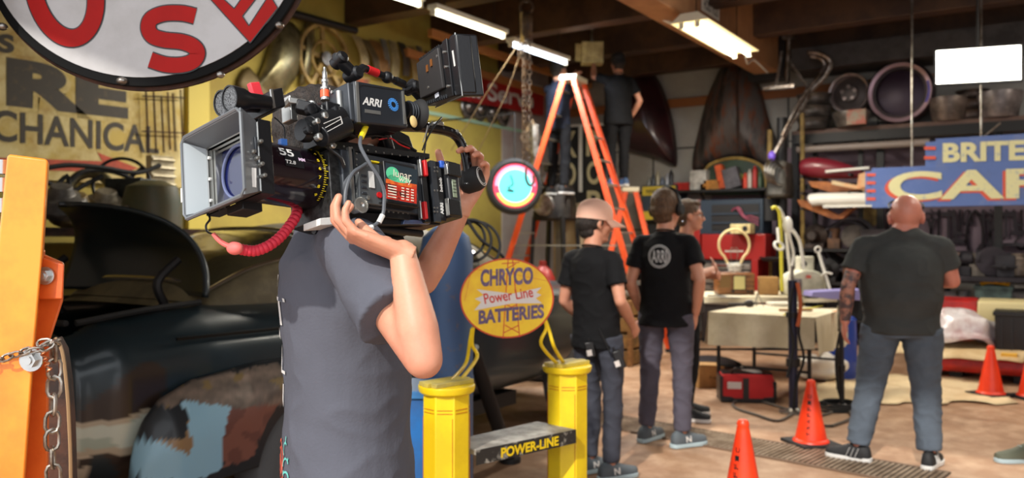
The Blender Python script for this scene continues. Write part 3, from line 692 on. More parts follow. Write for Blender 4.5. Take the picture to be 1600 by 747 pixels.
b = MB().box(c+V((0, 0, .42)), (.28, .3, .84), Matrix.Rotation(YAW, 3, 'Z')); T.part('body', b, mat('bright_blue', (24, 112, 190), .4, var=(40, 96, 160), vs=4), bev=.01)
T.part('lid', MB().box(c+V((0, 0, .85)), (.3, .32, .03), Matrix.Rotation(YAW, 3, 'Z')), mat('blue_lid', (60, 128, 190), .4), bev=.004)
# hoses over the front of the car
b = MB()
for k, (cx_, cy_, r) in enumerate(((735, 376, .10), (744, 384, .115), (730, 372, .085))): b.torus(P(cx_, cy_, 3.92+.015*k), C2W(.2, -1, .1), r, .007, 40, 6)
b.tube([P(700, 338, 3.76), P(712, 334, 3.85), P(730, 345, 3.92), P(752, 375, 3.93), P(785, 400, 4.0), P(800, 440, 4.05)], .008, 6)
solo('air_hose', 'black air hose coiled over the valve of the tall blue tank', 'hose', b, m_rub)
# prop stand (slanting dark pipe)
T = Thing('slanted_prop', 'dark slanting steel tube prop standing under the shelf of the yellow rack', 'prop', G(797, 722))
f0 = G(797, 722); f1 = P(737, 545, 5.0); T.part('tube', MB().cyl(f0, f1, .045), m_dark); T.part('foot', MB().cyl(f0-V((0, 0, 0)), f0+V((0, 0, .03)), .07), m_dark); T.part('inner_rod', MB().cyl(f1, f1+(f1-f0).normalized()*.3, .025), m_steel)
# ---------------------------------------------------------------- yellow battery rack with round sign
m_y = mat('rack_yellow', (238, 206, 22), .42, var=(220, 184, 20), vs=3, bump=.05, coat=.15)
m_y2 = mat('rack_top_yellow', (206, 184, 70), .6, var=(150, 138, 90), vs=9, lo=.4, hi=.7)
zt = .94
def top(px, py): d = (EYE-zt)*F/(py-CY); return P(px, py, d)
tl_ = top(698, 592); tr_ = top(886, 563); ax = (tr_-tl_); ax.z = 0; axn = ax.normalized(); pn = V((axn.y, -axn.x, 0))
RK = T = Thing('battery_rack', 'bright yellow two-post battery display rack with a worn shelf lettered POWER-LINE', 'display rack', V(((tl_.x+tr_.x)/2, (tl_.y+tr_.y)/2, 0)))
for c in (tl_, tr_):
    c = V((c.x, c.y, 0)); r8 = .088
    ring = lambda r, z, n=8, ph=PI/8: [c+axn*(r*math.cos(2*PI*k/n+ph))+pn*(r*math.sin(2*PI*k/n+ph))+V((0, 0, z)) for k in range(n)]
    pst = T.part('post', MB().rings([ring(r8, .03), ring(r8, zt-.05)]), m_y, bev=.003)
    T.part('cap', MB().lathe(c+V((0, 0, zt-.05)), c+V((0, 0, 2)), [(0, .092), (.006, .100), (.02, .104), (.03, .104)], 24), m_y, bev=.002)
    tb = MB()
    for k in (-1, 0, 1):
        hw = math.sqrt(.103**2-(abs(k)*.035+.017)**2) ; tb.box(c+pn*(k*.034)+V((0, 0, zt-.012)), (hw*2, .032, .016), Matrix((axn, pn.cross(V((0,0,0)))+pn, V((0, 0, 1)))).transposed())
    T.part('top_boards', tb, m_y2, bev=.002)
    T.part('base', MB().lathe(c, c+V((0, 0, 1)), [(0, .12), (.02, .12), (.035, .1)], 24), m_y)
    st = MB(); 
    for k in range(8):
        a, e = ring(r8+.0015, zt-.10)[k], ring(r8+.0015, zt-.10)[(k+1) % 8]; m_ = a+(e-a)*.1; m2 = a+(e-a)*.9
        for dz in (0, -.012): st.bar(m_+V((0, 0, dz)), m2+V((0, 0, dz)), .001, .0022)
        if k % 2 == 0: st.bar(m_+V((0, 0, -.03)), m_+V((0, 0, -.6)), .0016, .0016)
    T.part('red_pinstripe', st, mat('pinstripe', (190, 96, 20), .5))
# shelf
zs = .66
a = V((tl_.x, tl_.y, zs))+axn*.075; e = V((tr_.x, tr_.y, zs))-axn*.075
T.part('shelf', MB().prism([a+pn*.075, e+pn*.11, e-pn*.10, a-pn*.10], (0, 0, .02)), mat('shelf_grey', (168, 164, 156), .6, var=(110, 104, 96), vs=10), bev=.002)
fr = [a+pn*.076+V((0, 0, -.035)), e+pn*.112+V((0, 0, -.035))]
T.part('shelf_front', MB().prism([fr[0], fr[1], fr[1]+V((0, 0, .055)), fr[0]+V((0, 0, .055))], pn*.004), mat('shelf_black', (36, 34, 32), .6, var=(150, 146, 136), vs=26, lo=.52, hi=.62), smooth=False)
U = fr[1]-fr[0]; n_ = pn*.006
T.part('lettering', MB().text('POWER-LINE', fr[0]+U*.22+n_+V((0, 0, .008)), fr[0]+U*.80+n_+V((0, 0, .008)), fr[0]+U*.22+n_+V((0, 0, .046)), .035, .002), m_y, smooth=False)
# round sign
ds = 3.3; sc_ = P(792, 466, ds); nsg = C2W(-.08, -1, 0).normalized()
def RS(px, py, o=0.):
    r = ray(px, py); o0 = V((0, 0, EYE)); return o0+r*((sc_-o0).dot(nsg)/r.dot(nsg))+nsg*o
def ov(rx, ry, o, n=64): return [RS(792+rx*math.cos(t), 466+ry*math.sin(t), o) for t in [2*PI*k/n for k in range(n)]]
T = Thing('battery_sign', 'round yellow sign with a red rim reading CHRYCO Power Line BATTERIES', 'sign', RS(792, 529))
T.part('plate', MB().prism(ov(73.5, 62.5, -.008), nsg*.008), mat('sign_rim_red', (196, 66, 26), .5), bev=.001)
m_sy = mat('sign_yellow', (240, 198, 30), .45, var=(226, 168, 24), vs=5)
T.part('face', MB().prism(ov(71, 60, .0), nsg*.001), m_sy)
m_nv = mat('sign_purple', (92, 72, 104), .5, var=(130, 104, 130), vs=60, lo=.5, hi=.65)
T.part('lettering', MB().text('CHRYCO', RS(751, 448, .002), RS(833, 444, .002), RS(751, 421, .002), .04, .001), m_nv, smooth=False); T.part('lettering', MB().text('BATTERIES', RS(748, 507, .002), RS(850, 497, .002), RS(748, 485, .002), .04, .001), m_nv, smooth=False)
T.part('banner', MB().prism([RS(x, y, .0014) for x, y in ((741, 485), (752, 472), (742, 467), (756, 461), (745, 452), (800, 459), (846, 449), (838, 457), (846, 461), (837, 466), (847, 474), (800, 474))], nsg*.0008), m_w, smooth=False)
m_sr2 = mat('script_red', (200, 50, 30), .5)
T.part('script_lettering', MB().text('Power Line', RS(758, 475, .003), RS(834, 464, .003), RS(755, 459, .003), .01, .001), m_sr2, smooth=False)
tw = MB()
for a_, b_ in (((786, 529), (794, 405)), ((812, 527), (801, 405)), ((787, 520), (811, 508)), ((811, 520), (789, 508)), ((790, 484), (808, 476)), ((808, 484), (791, 476)), ((792, 420), (806, 412)), ((784, 412), (812, 410))): tw.bar(RS(*a_, .0016), RS(*b_, .0016), .0035, .0008, nsg)
for a_, b_ in (((794, 428), (735, 420)), ((800, 428), (860, 440)), ((736, 425), (726, 470))): tw.bar(RS(*a_, .0013), RS(*b_, .0013), .0012, .0005, nsg)
T.part('red_pylon_drawing', tw, m_sr2, smooth=False)

ss = [[(tl_+axn*.07-V((0,0,.01))), RS(744, 560, -.03), RS(736, 540, -.03), RS(739, 512, -.008)], [(tl_+axn*.02-V((0,0,.01))), RS(726, 570, -.03), RS(733, 535, -.02), RS(737, 514, -.008)],
      [(tr_-axn*.06-V((0,0,.01))), RS(845, 540, -.03), RS(853, 515, -.02), RS(851, 500, -.008)], [(tr_-axn*.02-V((0,0,.01))), RS(866, 545, -.03), RS(858, 518, -.02), RS(852, 500, -.008)]]
for q in ss: RK.part('sign_strap', MB().tube(q, .0075, 8, 5), m_y)
# ---------------------------------------------------------------- back wall, left part
def BW(px, py, off=0.): return onY(px, py, YB-.04-off)
def poly_panel(name, label, cat, ol, y, bulge, m, solid=.02, up=2.2):
    cxm = sum(p[0] for p in ol)/len(ol); cym = sum(p[1] for p in ol)/len(ol)
    out = [onY(px, py, y) for px, py in ol]; c = onY(cxm, cym, y); n = len(out); b = MB(); rs = []
    for k in range(9):
        t = 1-k/8*.98; rs.append([V((c.x+(o.x-c.x)*t, (y-bulge)+bulge*(t**up), c.z+(o.z-c.z)*t)) for o in out])
    b.rings(rs, False); b.f.append(tuple(range(8*n, 9*n))); b.m.append(0)
    return solo(name, label, cat, b, m, None, solid=solid, ang=70)
m_mar = mat('maroon_paint', (60, 26, 30), .3, .1, var=(42, 20, 24), vs=3, coat=.4)
poly_panel('car_bonnet', 'big dark maroon car bonnet hung on the back wall behind the ladders', 'car part', cat2([(985, 108), (1008, 106), (1030, 128), (1046, 170), (1055, 215), (1058, 254), (1050, 259), (1022, 247), (975, 232), (955, 200), (960, 140)], 4, True), YB-.08, .35, m_mar)
m_grh = mat('rusty_grey_bonnet', (92, 84, 82), .6, .1, var=(118, 66, 42), vs=3.2, lo=.5, hi=.62, var2=(48, 44, 44), vs2=2, stretch=(3, 1, .7))
poly_panel('rusty_bonnet', 'tall pointed grey car bonnet streaked with rust on the back wall', 'car part', cat2([(1118, 125), (1132, 100), (1155, 94), (1175, 104), (1188, 140), (1202, 190), (1216, 232), (1210, 262), (1170, 247), (1130, 248), (1090, 268), (1083, 250), (1092, 205), (1104, 160)], 4, True), YB-.08, .32, m_grh)
b = MB().tube([onY(x, y, YB-.44) for x, y in ((1150, 100), (1152, 150), (1153, 200), (1152, 240))], .02, 8); solo('bonnet_spine', 'raised rusty ridge strip down the middle of the grey bonnet', 'car part', b, m_rust)
# green arched board with faded letters
gb_ = cat2([(1098, 305), (1100, 275), (1112, 256), (1150, 247), (1185, 256), (1196, 275), (1198, 305)], 5)
T = Thing('green_arched_board', 'dark green arched board with faded BEER letters under the rusty bonnet', 'sign', BW(1150, 305, .25))
T.part('board', MB().prism([BW(x, y, .25) for x, y in gb_], (0, .04, 0)), mat('bottle_green', (34, 58, 36), .5, var=(24, 44, 28), vs=3))
T.part('lettering', MB().text('BEER', BW(1153, 281, .3), BW(1193, 278, .3), BW(1153, 272, .3), .03, .002), mat('faint_gold', (120, 122, 50), .6), smooth=False)
T.part('arched_edge', MB().tube([BW(x, y, .26) for x, y in gb_], .025, 6), m_tan)
# black letter board with a pale pipe
T = Thing('black_letter_board', 'black board with cream letters K R O O behind the ladder', 'sign', onY(900, 400, 12.2))
def LB(px, py, o=0.): return onY(px, py, 12.52-o)
T.part('board', MB().prism([LB(872, 345), LB(946, 335), LB(944, 192), LB(874, 196)], (0, .04, 0)), mat('board_black', (30, 32, 34), .5, var=(44, 44, 44), vs=4), bev=.005)
bt = MB()
for t_, x0, x1, yb, yt in (('K', 882, 902, 246, 205), ('R', 916, 938, 244, 203), ('O', 878, 900, 290, 254), ('O', 917, 939, 288, 252), ('O', 878, 900, 335, 298), ('P', 917, 938, 333, 298)):
    bt.text(t_, LB(x0, yb, .008), LB(x1, yb, .008), LB(x0, yt, .008), .03, .002)
T.part('lettering', bt, mat('board_cream', (214, 204, 160), .6), smooth=False)
T.part('pale_pipe', MB().cyl(LB(907, 196, .08), LB(907, 300, .08), .035), m_white)
T.part('top_frame', MB().bar(LB(882, 197, .06), LB(945, 194, .06), .04, .04), m_white)
# beige steel locker behind the ladder
R0 = Matrix.Rotation(0, 3, 'Z')
T = Thing('beige_locker', 'beige steel locker standing behind the tall ladder', 'cabinet', onY(885, 420, 11.8))
c = P(897, 350, 11.75); T.part('body', MB().box(V((c.x, c.y, (1.95)/2)), (.46, .4, 1.95)), mat('locker_beige', (176, 158, 128), .5, var=(150, 130, 100), vs=2), bev=.02)
T.part('dark_side_panel', MB().box(V((c.x-.1, c.y-.205, 1.2)), (.16, .01, 1.3)), mat('locker_grey', (110, 108, 106), .5)); T.part('handle', MB().box(V((c.x+.15, c.y-.22, 1.1)), (.02, .03, .12)), m_chrome)
# machine junk left of ladder (engine on stand, red cylinders)
T = Thing('engine_block', 'dark greasy engine block with pulleys on a stand behind the left ladder leg', 'engine', G(868, 575))
c = P(868, 300, 11.4); m_eng = mat('engine_dark', (58, 52, 48), .5, .4, var=(36, 32, 30), vs=6)
T.part('block', MB().box(V((c.x, c.y, 1.95)), (.55, .5, .5), Matrix.Rotation(.3, 3, 'Z'), .8), m_eng, bev=.04)
T.part('rocker_cover', MB().box(V((c.x, c.y, 2.27)), (.4, .18, .12), Matrix.Rotation(.3, 3, 'Z'), .8), m_steel, bev=.02)
T.part('pulley', MB().lathe(V((c.x+.05, c.y-.36, 1.9)), V((c.x+.1, c.y-1, 1.9)), [(0, .14), (.02, .14), (.03, .11), (.04, .11), (.05, .14), (.07, .14)], 24), m_steel)
T.part('air_cleaner', MB().lathe(V((c.x, c.y, 2.35)), V((c.x, c.y, 3)), [(0, .05), (.03, .16), (.10, .17), (.12, .05)], 22), m_eng)
for sx in (-.22, .22):
    for sy in (-.2, .2): T.part('stand_leg', MB().bar(V((c.x+sx*1.4, c.y+sy*1.2, 0)), V((c.x+sx, c.y+sy, 1.75)), .05, .05), m_dark)
for i, (px, py, h) in enumerate(((832, 420, .9), (848, 420, 1.0))):
    p = G(px, 570); b = MB().lathe(V((p.x, p.y, 0)), V((p.x, p.y, 9)), [(0, .12), (.03, .14), (h, .14), (h+.1, .09), (h+.14, .04), (h+.2, .04)], 20)
    solo('gas_bottle', ('left' if i == 0 else 'right')+' of two red gas bottles behind the ladder legs', 'gas bottle', b, mat('bottle_red', (150, 32, 26), .45, var=(110, 26, 22), vs=4), 'red gas bottles')
for i, (px, py, w_, h_, cc, nm, lab) in enumerate(((884, 470, .5, .75, (60, 50, 46), 'parts_crate', 'dark wooden crate of parts on the floor behind the man in the peach cap'), (962, 470, .6, .75, (150, 112, 60), 'wooden_stool_crate', 'light wooden stand behind the peach-capped man near the ladder leg'), (846, 480, .5, .5, (48, 44, 44), 'dark_crate', 'low dark crate left of the peach-capped man'))):
    p = G(px, (562, 566, 592)[i]); T = Thing(nm, lab, 'crate', V((p.x, p.y, 0)), .3*i-.3)
    for k in range(4): T.part('slat', MB().box((0, 0, h_*(k+.5)/4), (w_, w_*.8, h_/4-.03)), mat('crate%d' % i, cc, .7, var=tuple(int(v*.7) for v in cc), vs=6), world=False, bev=.006)
    for sx in (-1, 1):
        for sy in (-1, 1): T.part('corner_post', MB().box((sx*w_*.5, sy*w_*.4, h_/2), (.05, .05, h_)), m_wood, world=False)
    rr = random.Random(i+5); b = MB()
    for k in range(7): b.ell((rr.uniform(-.2, .2), rr.uniform(-.18, .18), h_+.04), (rr.uniform(.05, .12), rr.uniform(.05, .1), rr.uniform(.05, .09)), None, 10, 6)
    o = T.part('scrap_parts', b, mat('scrap%d' % i, (130, 120, 104), .5, .5, var=(60, 54, 50), vs=8), world=False); o['kind'] = 'stuff'
# lit round sign with a black tyre-like ring
c = P(804, 291, 10.3); n_ = C2W(.12, -1, 0).normalized(); T = Thing('lit_round_sign', 'lit round sign with cyan, yellow and red face in a thick black ring', 'sign', c)
T.part('ring', MB().ring3(c, n_, [(.27, .055), (.30, .07), (.34, .05), (.355, -.05), (.34, -.2), (.27, -.22)], 40), m_rub)
e_, u_, w_ = frame_of(n_)
def disc(r, o, m, nm, a0=0, a1=2*PI, sy=1.): 
    pts = [c+n_*o+u_*(r*math.cos(t))+w_*(r*sy*math.sin(t)) for t in [a0+(a1-a0)*k/32 for k in range(33 if a1-a0 < 6.2 else 32)]]; T.part(nm, MB().prism(pts, n_*.004), m, smooth=False)
disc(.272, .062, mat('lit_red', (220, 60, 90), .4, emit=.5), 'red_border'); disc(.25, .067, mat('lit_pink', (236, 150, 190), .4, emit=.5), 'pink_border', .0, PI)
disc(.205, .072, mat('lit_cyan', (90, 226, 226), .4, emit=.8), 'cyan_face'); disc(.25, .070, mat('lit_yellow', (250, 214, 90), .4, emit=.8), 'yellow_face', PI*1.12, PI*1.88)
T.part('dark_emblem', MB().band(catmull([c+n_*.08+u_*x+w_*y for x, y in ((.06, .13), (.03, .02), (.09, -.03), (.02, -.07), (.11, -.06))], 5), .018, .0, n_), m_dark, smooth=False)
T.part('hanging_bracket', MB().cyl(c+V((0, 0, .3)), c+V((0, 0, .9)), .012, n=6).bar(c+V((0, 0, .9)), V((XL, c.y, c.z+.9)), .02, .02), m_dark)
# hoist
cz = P(822, 40, 9.0); m_hst = mat('hoist_rusty', (66, 54, 46), .6, .4, var=(100, 78, 54), vs=8)
T = Thing('chain_hoist', 'rusty block and chain hoist hanging from a ceiling beam', 'hoist', cz)
T.part('block', MB().lathe(cz+C2W(-.05, 0, 0), cz+C2W(1, 0, 0), [(0, .05), (.01, .13), (.04, .15), (.08, .15), (.11, .13), (.12, .05)], 20), m_hst)
T.part('top_hook', MB().torus(cz+V((0, 0, .2)), C2W(0, 1, 0), .07, .018, 20, 8).cyl(cz+V((0, 0, .25)), V((cz.x, cz.y, 4.3)), .02), m_hst)
T.part('cheek_plate', MB().prism([P(812, 20, 8.95), P(817, 18, 8.95), P(819, 66, 8.95), P(813, 66, 8.95)], C2W(0, 1, 0)*.03), m_tan)
lk = MB()
def lchain(b, p, q, L=.075, r=.011):
    p = V(p); q = V(q); n = int((q-p).length/(L*.75)); d = (q-p).normalized(); _, u, w2 = frame_of(d)
    for i in range(n):
        cc_ = p+d*(L*.75*(i+.5)); s_ = u if i % 2 else w2
        b.tube([cc_+d*(L*.5-.012)+s_*0, cc_+d*(L*.3)+s_*.02, cc_-d*(L*.3)+s_*.02, cc_-d*(L*.5-.012), cc_-d*(L*.3)-s_*.02, cc_+d*(L*.3)-s_*.02], r*.7, 5, 0, True)
lchain(lk, P(819, 60, 9), P(819, 255, 9)); lchain(lk, P(828, 60, 9), P(826, 262, 9)); lchain(lk, P(815, 62, 9), P(812, 88, 9))
T.part('load_chain', lk, m_hst)
T.part('lower_hook', MB().tube([P(822, 262, 9), P(822, 280, 9), P(828, 290, 9), P(834, 284, 9), P(833, 274, 9)], .014, 8), m_hst)
T = Thing('metal_diamond', 'diamond-shaped rusty sheet metal piece with a corrugated pipe, hung behind the hoist chain', 'car part', P(838, 260, 11.2))
T.part('diamond_plate', MB().prism([P(x, y, 11.2) for x, y in ((832, 185), (847, 215), (838, 262), (826, 240), (812, 215))], C2W(0, 1, 0)*.04), mat('copper_plate', (112, 86, 50), .45, .5, var=(70, 54, 36), vs=5), bev=.006)
b = MB(); a, e = P(835, 195, 11.0), P(838, 275, 11.0)
for k in range(12): b.cyl(a+(e-a)*(k/12), a+(e-a)*((k+.7)/12), .075, n=14)
b.cyl(a, e, .065, n=12); T.part('corrugated_pipe', b, m_steel)
b = MB().tube([P(822, 60, 9), P(790, 150, 9.5), P(748, 235, 10), ], .006, 5, 0).tube([P(815, 62, 9), P(770, 130, 9.5), P(705, 235, 10)], .006, 5, 0)
solo('pull_rope', 'two thin ropes slanting down from the chain hoist to the left', 'rope', b, mat('rope_brown', (110, 92, 66), .8))
# shelf with cans under the maroon bonnet, yellow-lettered cabinet, tool chest
T = Thing('wall_shelf', 'long dark wall shelf carrying cans and boxes under the two bonnets', 'shelf', BW(1100, 300, .3))
sz = onY(1100, 297, 12.25).z
xs0 = onY(1003, 290, 12.25).x; xs1 = onY(1200, 290, 12.25).x
T.part('board', MB().box(((xs0+xs1)/2, 12.33, sz-.02), (xs1-xs0, .46, .04)), m_dark)
for t in (.05, .5, .95): T.part('bracket', MB().bar((xs0+(xs1-xs0)*t, 12.55, sz-.3), (xs0+(xs1-xs0)*t, 12.2, sz-.04), .03, .02), m_dark)
cans = [(1012, (120, 120, 116)), (1019, (60, 64, 70)), (1026, (148, 140, 120)), (1033, (90, 96, 110)), (1041, (140, 140, 146)), (1047, (40, 40, 44)), (1163, (206, 60, 34)), (1170, (190, 180, 170)), (1178, (176, 44, 40)), (1186, (60, 80, 60))]
wh = ['grey', 'dark', 'buff', 'blue-grey', 'silver', 'black', 'orange-red', 'pale', 'red', 'green']
for i, (px, cc) in enumerate(cans):
    x = onY(px, 290, 12.2).x; h = .2+.05*((i*7) % 3); b = MB().lathe((x, 12.25, sz), (x, 12.25, 9), [(0, .038), (h-.03, .038), (h-.01, .028), (h, .02), (h+.03, .018)], 12)
    solo('spray_can', '%s spray can on the wall shelf, %s' % (wh[i], 'below the maroon bonnet' if i < 6 else 'in front of the green arched board'), 'can', b, mat('can%d' % i, cc, .4, .2), 'spray cans on the wall shelf')
for i, (px, w_, h_, cc, lab, rt) in enumerate(((1066, .24, .12, (196, 40, 36), 'small red carton on the wall shelf left of the white package', 0), (1092, .26, .3, (206, 204, 200), 'white package with a blue mark on the wall shelf', 0), (1110, .3, .14, (196, 130, 50), 'tan tray on the wall shelf beside the leaning orange binder', 0), (1126, .1, .36, (226, 92, 36), 'leaning orange binder on the wall shelf', .2), (1143, .24, .3, (100, 96, 104), 'grey binder leaning on the orange one on the wall shelf', .25))):
    x = onY(px, 290, 12.2).x; Rm = Matrix.Rotation(-rt, 3, 'Y'); b = MB().box((x, 12.27, sz+h_/2+rt*.05), (w_, .22, h_), Rm).box((x, 12.155, sz+h_*.5+rt*.05), (w_*.7, .006, h_*.4), Rm)
    solo('carton' if i in (0, 1, 2) else 'binder', lab, 'box' if i < 3 else 'binder', b, mat('ctn%d' % i, cc, .5, var=tuple(int(v*.8) for v in cc), vs=8), bev=.004)
T = Thing('parts_cabinet', 'dark blue parts cabinet with yellow bands under the wall shelf', 'cabinet', onY(1028, 345, 12.0))
c0 = onY(1002, 290, 12.05); c1 = onY(1056, 290, 12.05); z1 = c0.z; z0 = onY(1002, 345, 12.05).z; mx = (c0.x+c1.x)/2; wx = c1.x-c0.x
T.part('body', MB().box((mx, 12.3, (z0+z1)/2), (wx, .45, z1-z0)), mat('cab_navy', (32, 44, 58), .5), bev=.008)
T.part('yellow_band', MB().box((mx, 12.07, z1-.09), (wx*.96, .01, .14)), mat('band_yellow', (186, 160, 40), .5)); T.part('yellow_band', MB().box((mx, 12.07, z0+.08), (wx*.96, .01, .13)), MATS['band_yellow'])
T.part('lettering', MB().text('HARDWARE', (mx-wx*.36, 12.064, z1-.13), (mx+wx*.36, 12.064, z1-.13), (mx-wx*.36, 12.064, z1-.055), .02, .001), m_dark, smooth=False)
T.part('support_frame', MB().box((mx, 12.35, z0/2), (wx*.9, .3, z0)), m_dark)
# red and blue tool chest
T = Thing('tool_chest', 'tall red tool chest with a dark blue upper cabinet and silver drawers', 'tool chest', onY(1145, 480, 11.3))
y_ = 11.3
def bx(px0, px1, py0, py1, dep, yy=y_):
    a, e = onY(px0, py1, yy), onY(px1, py1, yy); t = onY(px0, py0, yy); return ((a.x+e.x)/2, yy+dep/2, (a.z+t.z)/2), (abs(e.x-a.x), dep, abs(t.z-a.z))
m_tr = mat('chest_red', (150, 26, 24), .4, coat=.2); m_nb = mat('chest_navy', (26, 42, 58), .5)
T.part('upper_cabinet', MB().box(*bx(1093, 1192, 313, 366, .45)), m_nb, bev=.008)
T.part('upper_recess', MB().box(*bx(1112, 1186, 320, 360, .02, y_-.012)), m_dark)
for k, yy in enumerate((333, 347)): T.part('upper_shelf', MB().box(*bx(1112, 1186, yy, yy+3, .03, y_-.03)), m_nb)
T.part('side_column', MB().box(*bx(1078, 1094, 313, 480, .5, y_)), m_tr, bev=.005)
T.part('middle_cabinet', MB().box(*bx(1096, 1196, 366, 405, .5, y_-.05)), m_tr, bev=.01)
T.part('lower_cabinet', MB().box(*bx(1096, 1182, 405, 560, .5, y_-.02)), mat('chest_dark', (44, 40, 42), .5), bev=.01)
T.part('right_column', MB().box(*bx(1174, 1184, 405, 560, .52, y_-.06)), m_tr, bev=.005)
for k in range(6):
    d0 = T.part('drawer', MB().box(*bx(1100, 1172, 412+k*11, 420+k*11, .04, y_-.05)), mat('drawer_silver', (150, 144, 136), .35, .6), bev=.004)
    T.part('drawer_handle', MB().box(*bx(1110, 1162, 413+k*11, 415+k*11, .02, y_-.075)), m_chrome, parent=d0)
b = MB()
for k in range(3): b.tube([onY(1143+k*4, 330-k*3, 11.25), onY(1150+k*3, 325, 11.24), onY(1160+k*2, 338, 11.24), onY(1172, 345-k*4, 11.24), onY(1186, 352-k*5, 11.25)], .008, 5)
solo('pink_cable', 'tangle of dark pink cable in front of the navy upper cabinet', 'cable', b, mat('pink_cable', (130, 40, 70), .5))
c_, s_ = bx(1141, 1172, 350, 365, .2, 11.0); T = Thing('white_radio_box', 'small white box with a round dial on top of the red chest', 'box', V((c_[0], c_[1], c_[2]-s_[2]/2)))
T.part('body', MB().box(c_, s_), m_cream, bev=.006); q = onY(1164, 357, 10.995); T.part('dial', MB().cyl(q, q+V((0, -.01, 0)), .035), m_dark)
# stand-pipe / drill column
T = Thing('drill_column', 'dark upright machine column with pulleys between the tool chest and the parts rack', 'machine', onY(1222, 560, 11.5))
c = onY(1222, 300, 11.5); T.part('column', MB().cyl((c.x, 11.5, 0), (c.x, 11.5, 3.1), .07), m_dark)
T.part('head', MB().box((c.x, 11.4, 2.25), (.28, .5, .5), None, .85), mat('machine_grey', (96, 92, 86), .5, .3, var=(60, 58, 54), vs=4), bev=.05)
for k in range(4): T.part('coiled_wire_reel', MB().torus((c.x-.02+.03*k, 11.12, 2.35-.02*k), (1, -.4, 0), .16-.01*k, .014, 24, 6), m_steel)
T.part('motor', MB().cyl((c.x-.16, 11.45, 1.7), (c.x-.16, 11.45, 2.0), .12), m_dark); T.part('table', MB().lathe((c.x, 11.3, 1.15), (c.x, 11.3, 9), [(0, .2), (.04, .24), (.06, .24)], 24), m_dark); T.part('foot', MB().box((c.x, 11.4, .04), (.5, .6, .08)), m_dark)
T.part('second_column', MB().cyl((c.x-.28, 11.9, 0), (c.x-.28, 11.9, 3.0), .035).cyl((c.x+.17, 11.9, 0), (c.x+.17, 11.9, 3.2), .03), m_tan)
# chrome handle and bracket under the girder end (bent bumper irons)
m_ci = mat('worn_chrome', (176, 168, 164), .3, .85, var=(110, 96, 84), vs=10)
T = Thing('bumper_iron', 'chrome bent bumper iron hanging under the end of the tan girder', 'car part', P(1250, 240, 11))
T.part('curved_bar', MB().tube([P(x, y, d) for x, y, d in ((1262, 82, 11), (1280, 84, 11), (1296, 94, 11), (1296, 106, 11), (1285, 124, 11.05), (1268, 140, 11.1), (1254, 165, 11.1), (1235, 195, 11.1), (1218, 225, 11.1), (1206, 246, 11.1))], .035, 8), m_ci)
T.part('second_bar', MB().tube([P(x, y, 11.05) for x, y in ((1266, 88), (1282, 92), (1288, 104), (1272, 126), (1256, 148), (1240, 175), (1222, 212))], .022, 8), m_ci)
T.part('purple_tip', MB().ell(P(1206, 244, 11.05), (.05, .05, .07)), mat('purple_tip', (120, 90, 210), .4))
T.part('hanger_strap', MB().bar(P(1232, 60, 11), P(1228, 136, 11), .06, .03).bar(P(1222, 80, 11.1), P(1212, 136, 11.1), .03, .03).bar(P(1236, 100, 11.1), P(1264, 140, 11.1), .03, .03).box(P(1218, 137, 11), (.4, .12, .04)).box(P(1232, 55, 11), (.14, .1, .1)), m_ci)
T.part('ceiling_hook', MB().cyl(P(1232, 55, 11), P(1232, 2, 11), .02), m_dark)

# dark shelving with junk between the tool chest and the workbench, and a low greasy bench in the left corner
def junk_unit(nm, label, cat, x0, x1, y0, depth, levels, h):
    T = Thing(nm, label, cat, V(((x0+x1)/2, y0+depth/2, 0)))
    for z in levels: T.part('board', MB().box(((x0+x1)/2, y0+depth/2, z), (x1-x0, depth, .035)), m_dark)
    for x in (x0+.03, x1-.03):
        for y in (y0+.03, y0+depth-.03): T.part('post', MB().box((x, y, h/2), (.05, .05, h)), m_dark)
    T.part('back_panel', MB().box(((x0+x1)/2, y0+depth-.01, h/2), (x1-x0, .01, h)), mat('back_dark', (46, 40, 40), .7))
JX0, JX1 = onY(1232, 450, 11.75).x, onY(1368, 450, 11.75).x
junk_unit('steel_shelving', 'dark steel shelving full of greasy parts left of the bald man', 'shelving', JX0, JX1, 11.75, .5, (.35, .85, 1.3), 1.32)
junk_unit('low_bench', 'low dark bench with greasy parts in the back left corner behind the ladder', 'bench', -6.75, -5.0, 11.6, .6, (.4, .9), .9)
jk = [(JX0+.34, 1.32, 'gear_cluster', 'dark gear cluster at the left end of the steel shelving', 'gearbox', (70, 58, 52)), (JX0+.58, 1.32, 'pump_body', 'brown pump body on top of the steel shelving', 'carb', (104, 72, 50)), (JX0+.82, 1.32, 'flywheel', 'dull flywheel standing on the steel shelving', 'pulley', (96, 88, 80)), (JX0+1.08, 1.32, 'tin_box', 'small dark tin box at the right end of the steel shelving', 'box', (60, 52, 58)),
      (JX0+.2, .87, 'oil_tin', 'tan oil tin on the middle board of the steel shelving', 'jar', (140, 110, 70)), (JX0+.5, .87, 'starter_motor', 'black starter motor on the middle board of the steel shelving', 'gearbox', (44, 42, 44)), (JX0+.85, .87, 'parts_bin', 'rust-brown parts bin on the middle board of the steel shelving', 'box', (96, 62, 44)),
      (-6.45, .92, 'valve_cover', 'grey valve cover box at the left end of the low bench', 'box', (92, 90, 88)), (-6.1, .92, 'alternator', 'bright alternator on the low bench in the corner', 'gearbox', (150, 144, 134)), (-5.75, .92, 'brake_drum', 'rusty brake drum standing on the low bench', 'pulley', (110, 72, 50)), (-5.4, .92, 'bench_tin', 'red tin on the low bench beside the brake drum', 'jar', (160, 48, 36)), (-5.15, .92, 'vice_block', 'dark vice at the right end of the low bench', 'vice', (54, 50, 50))]
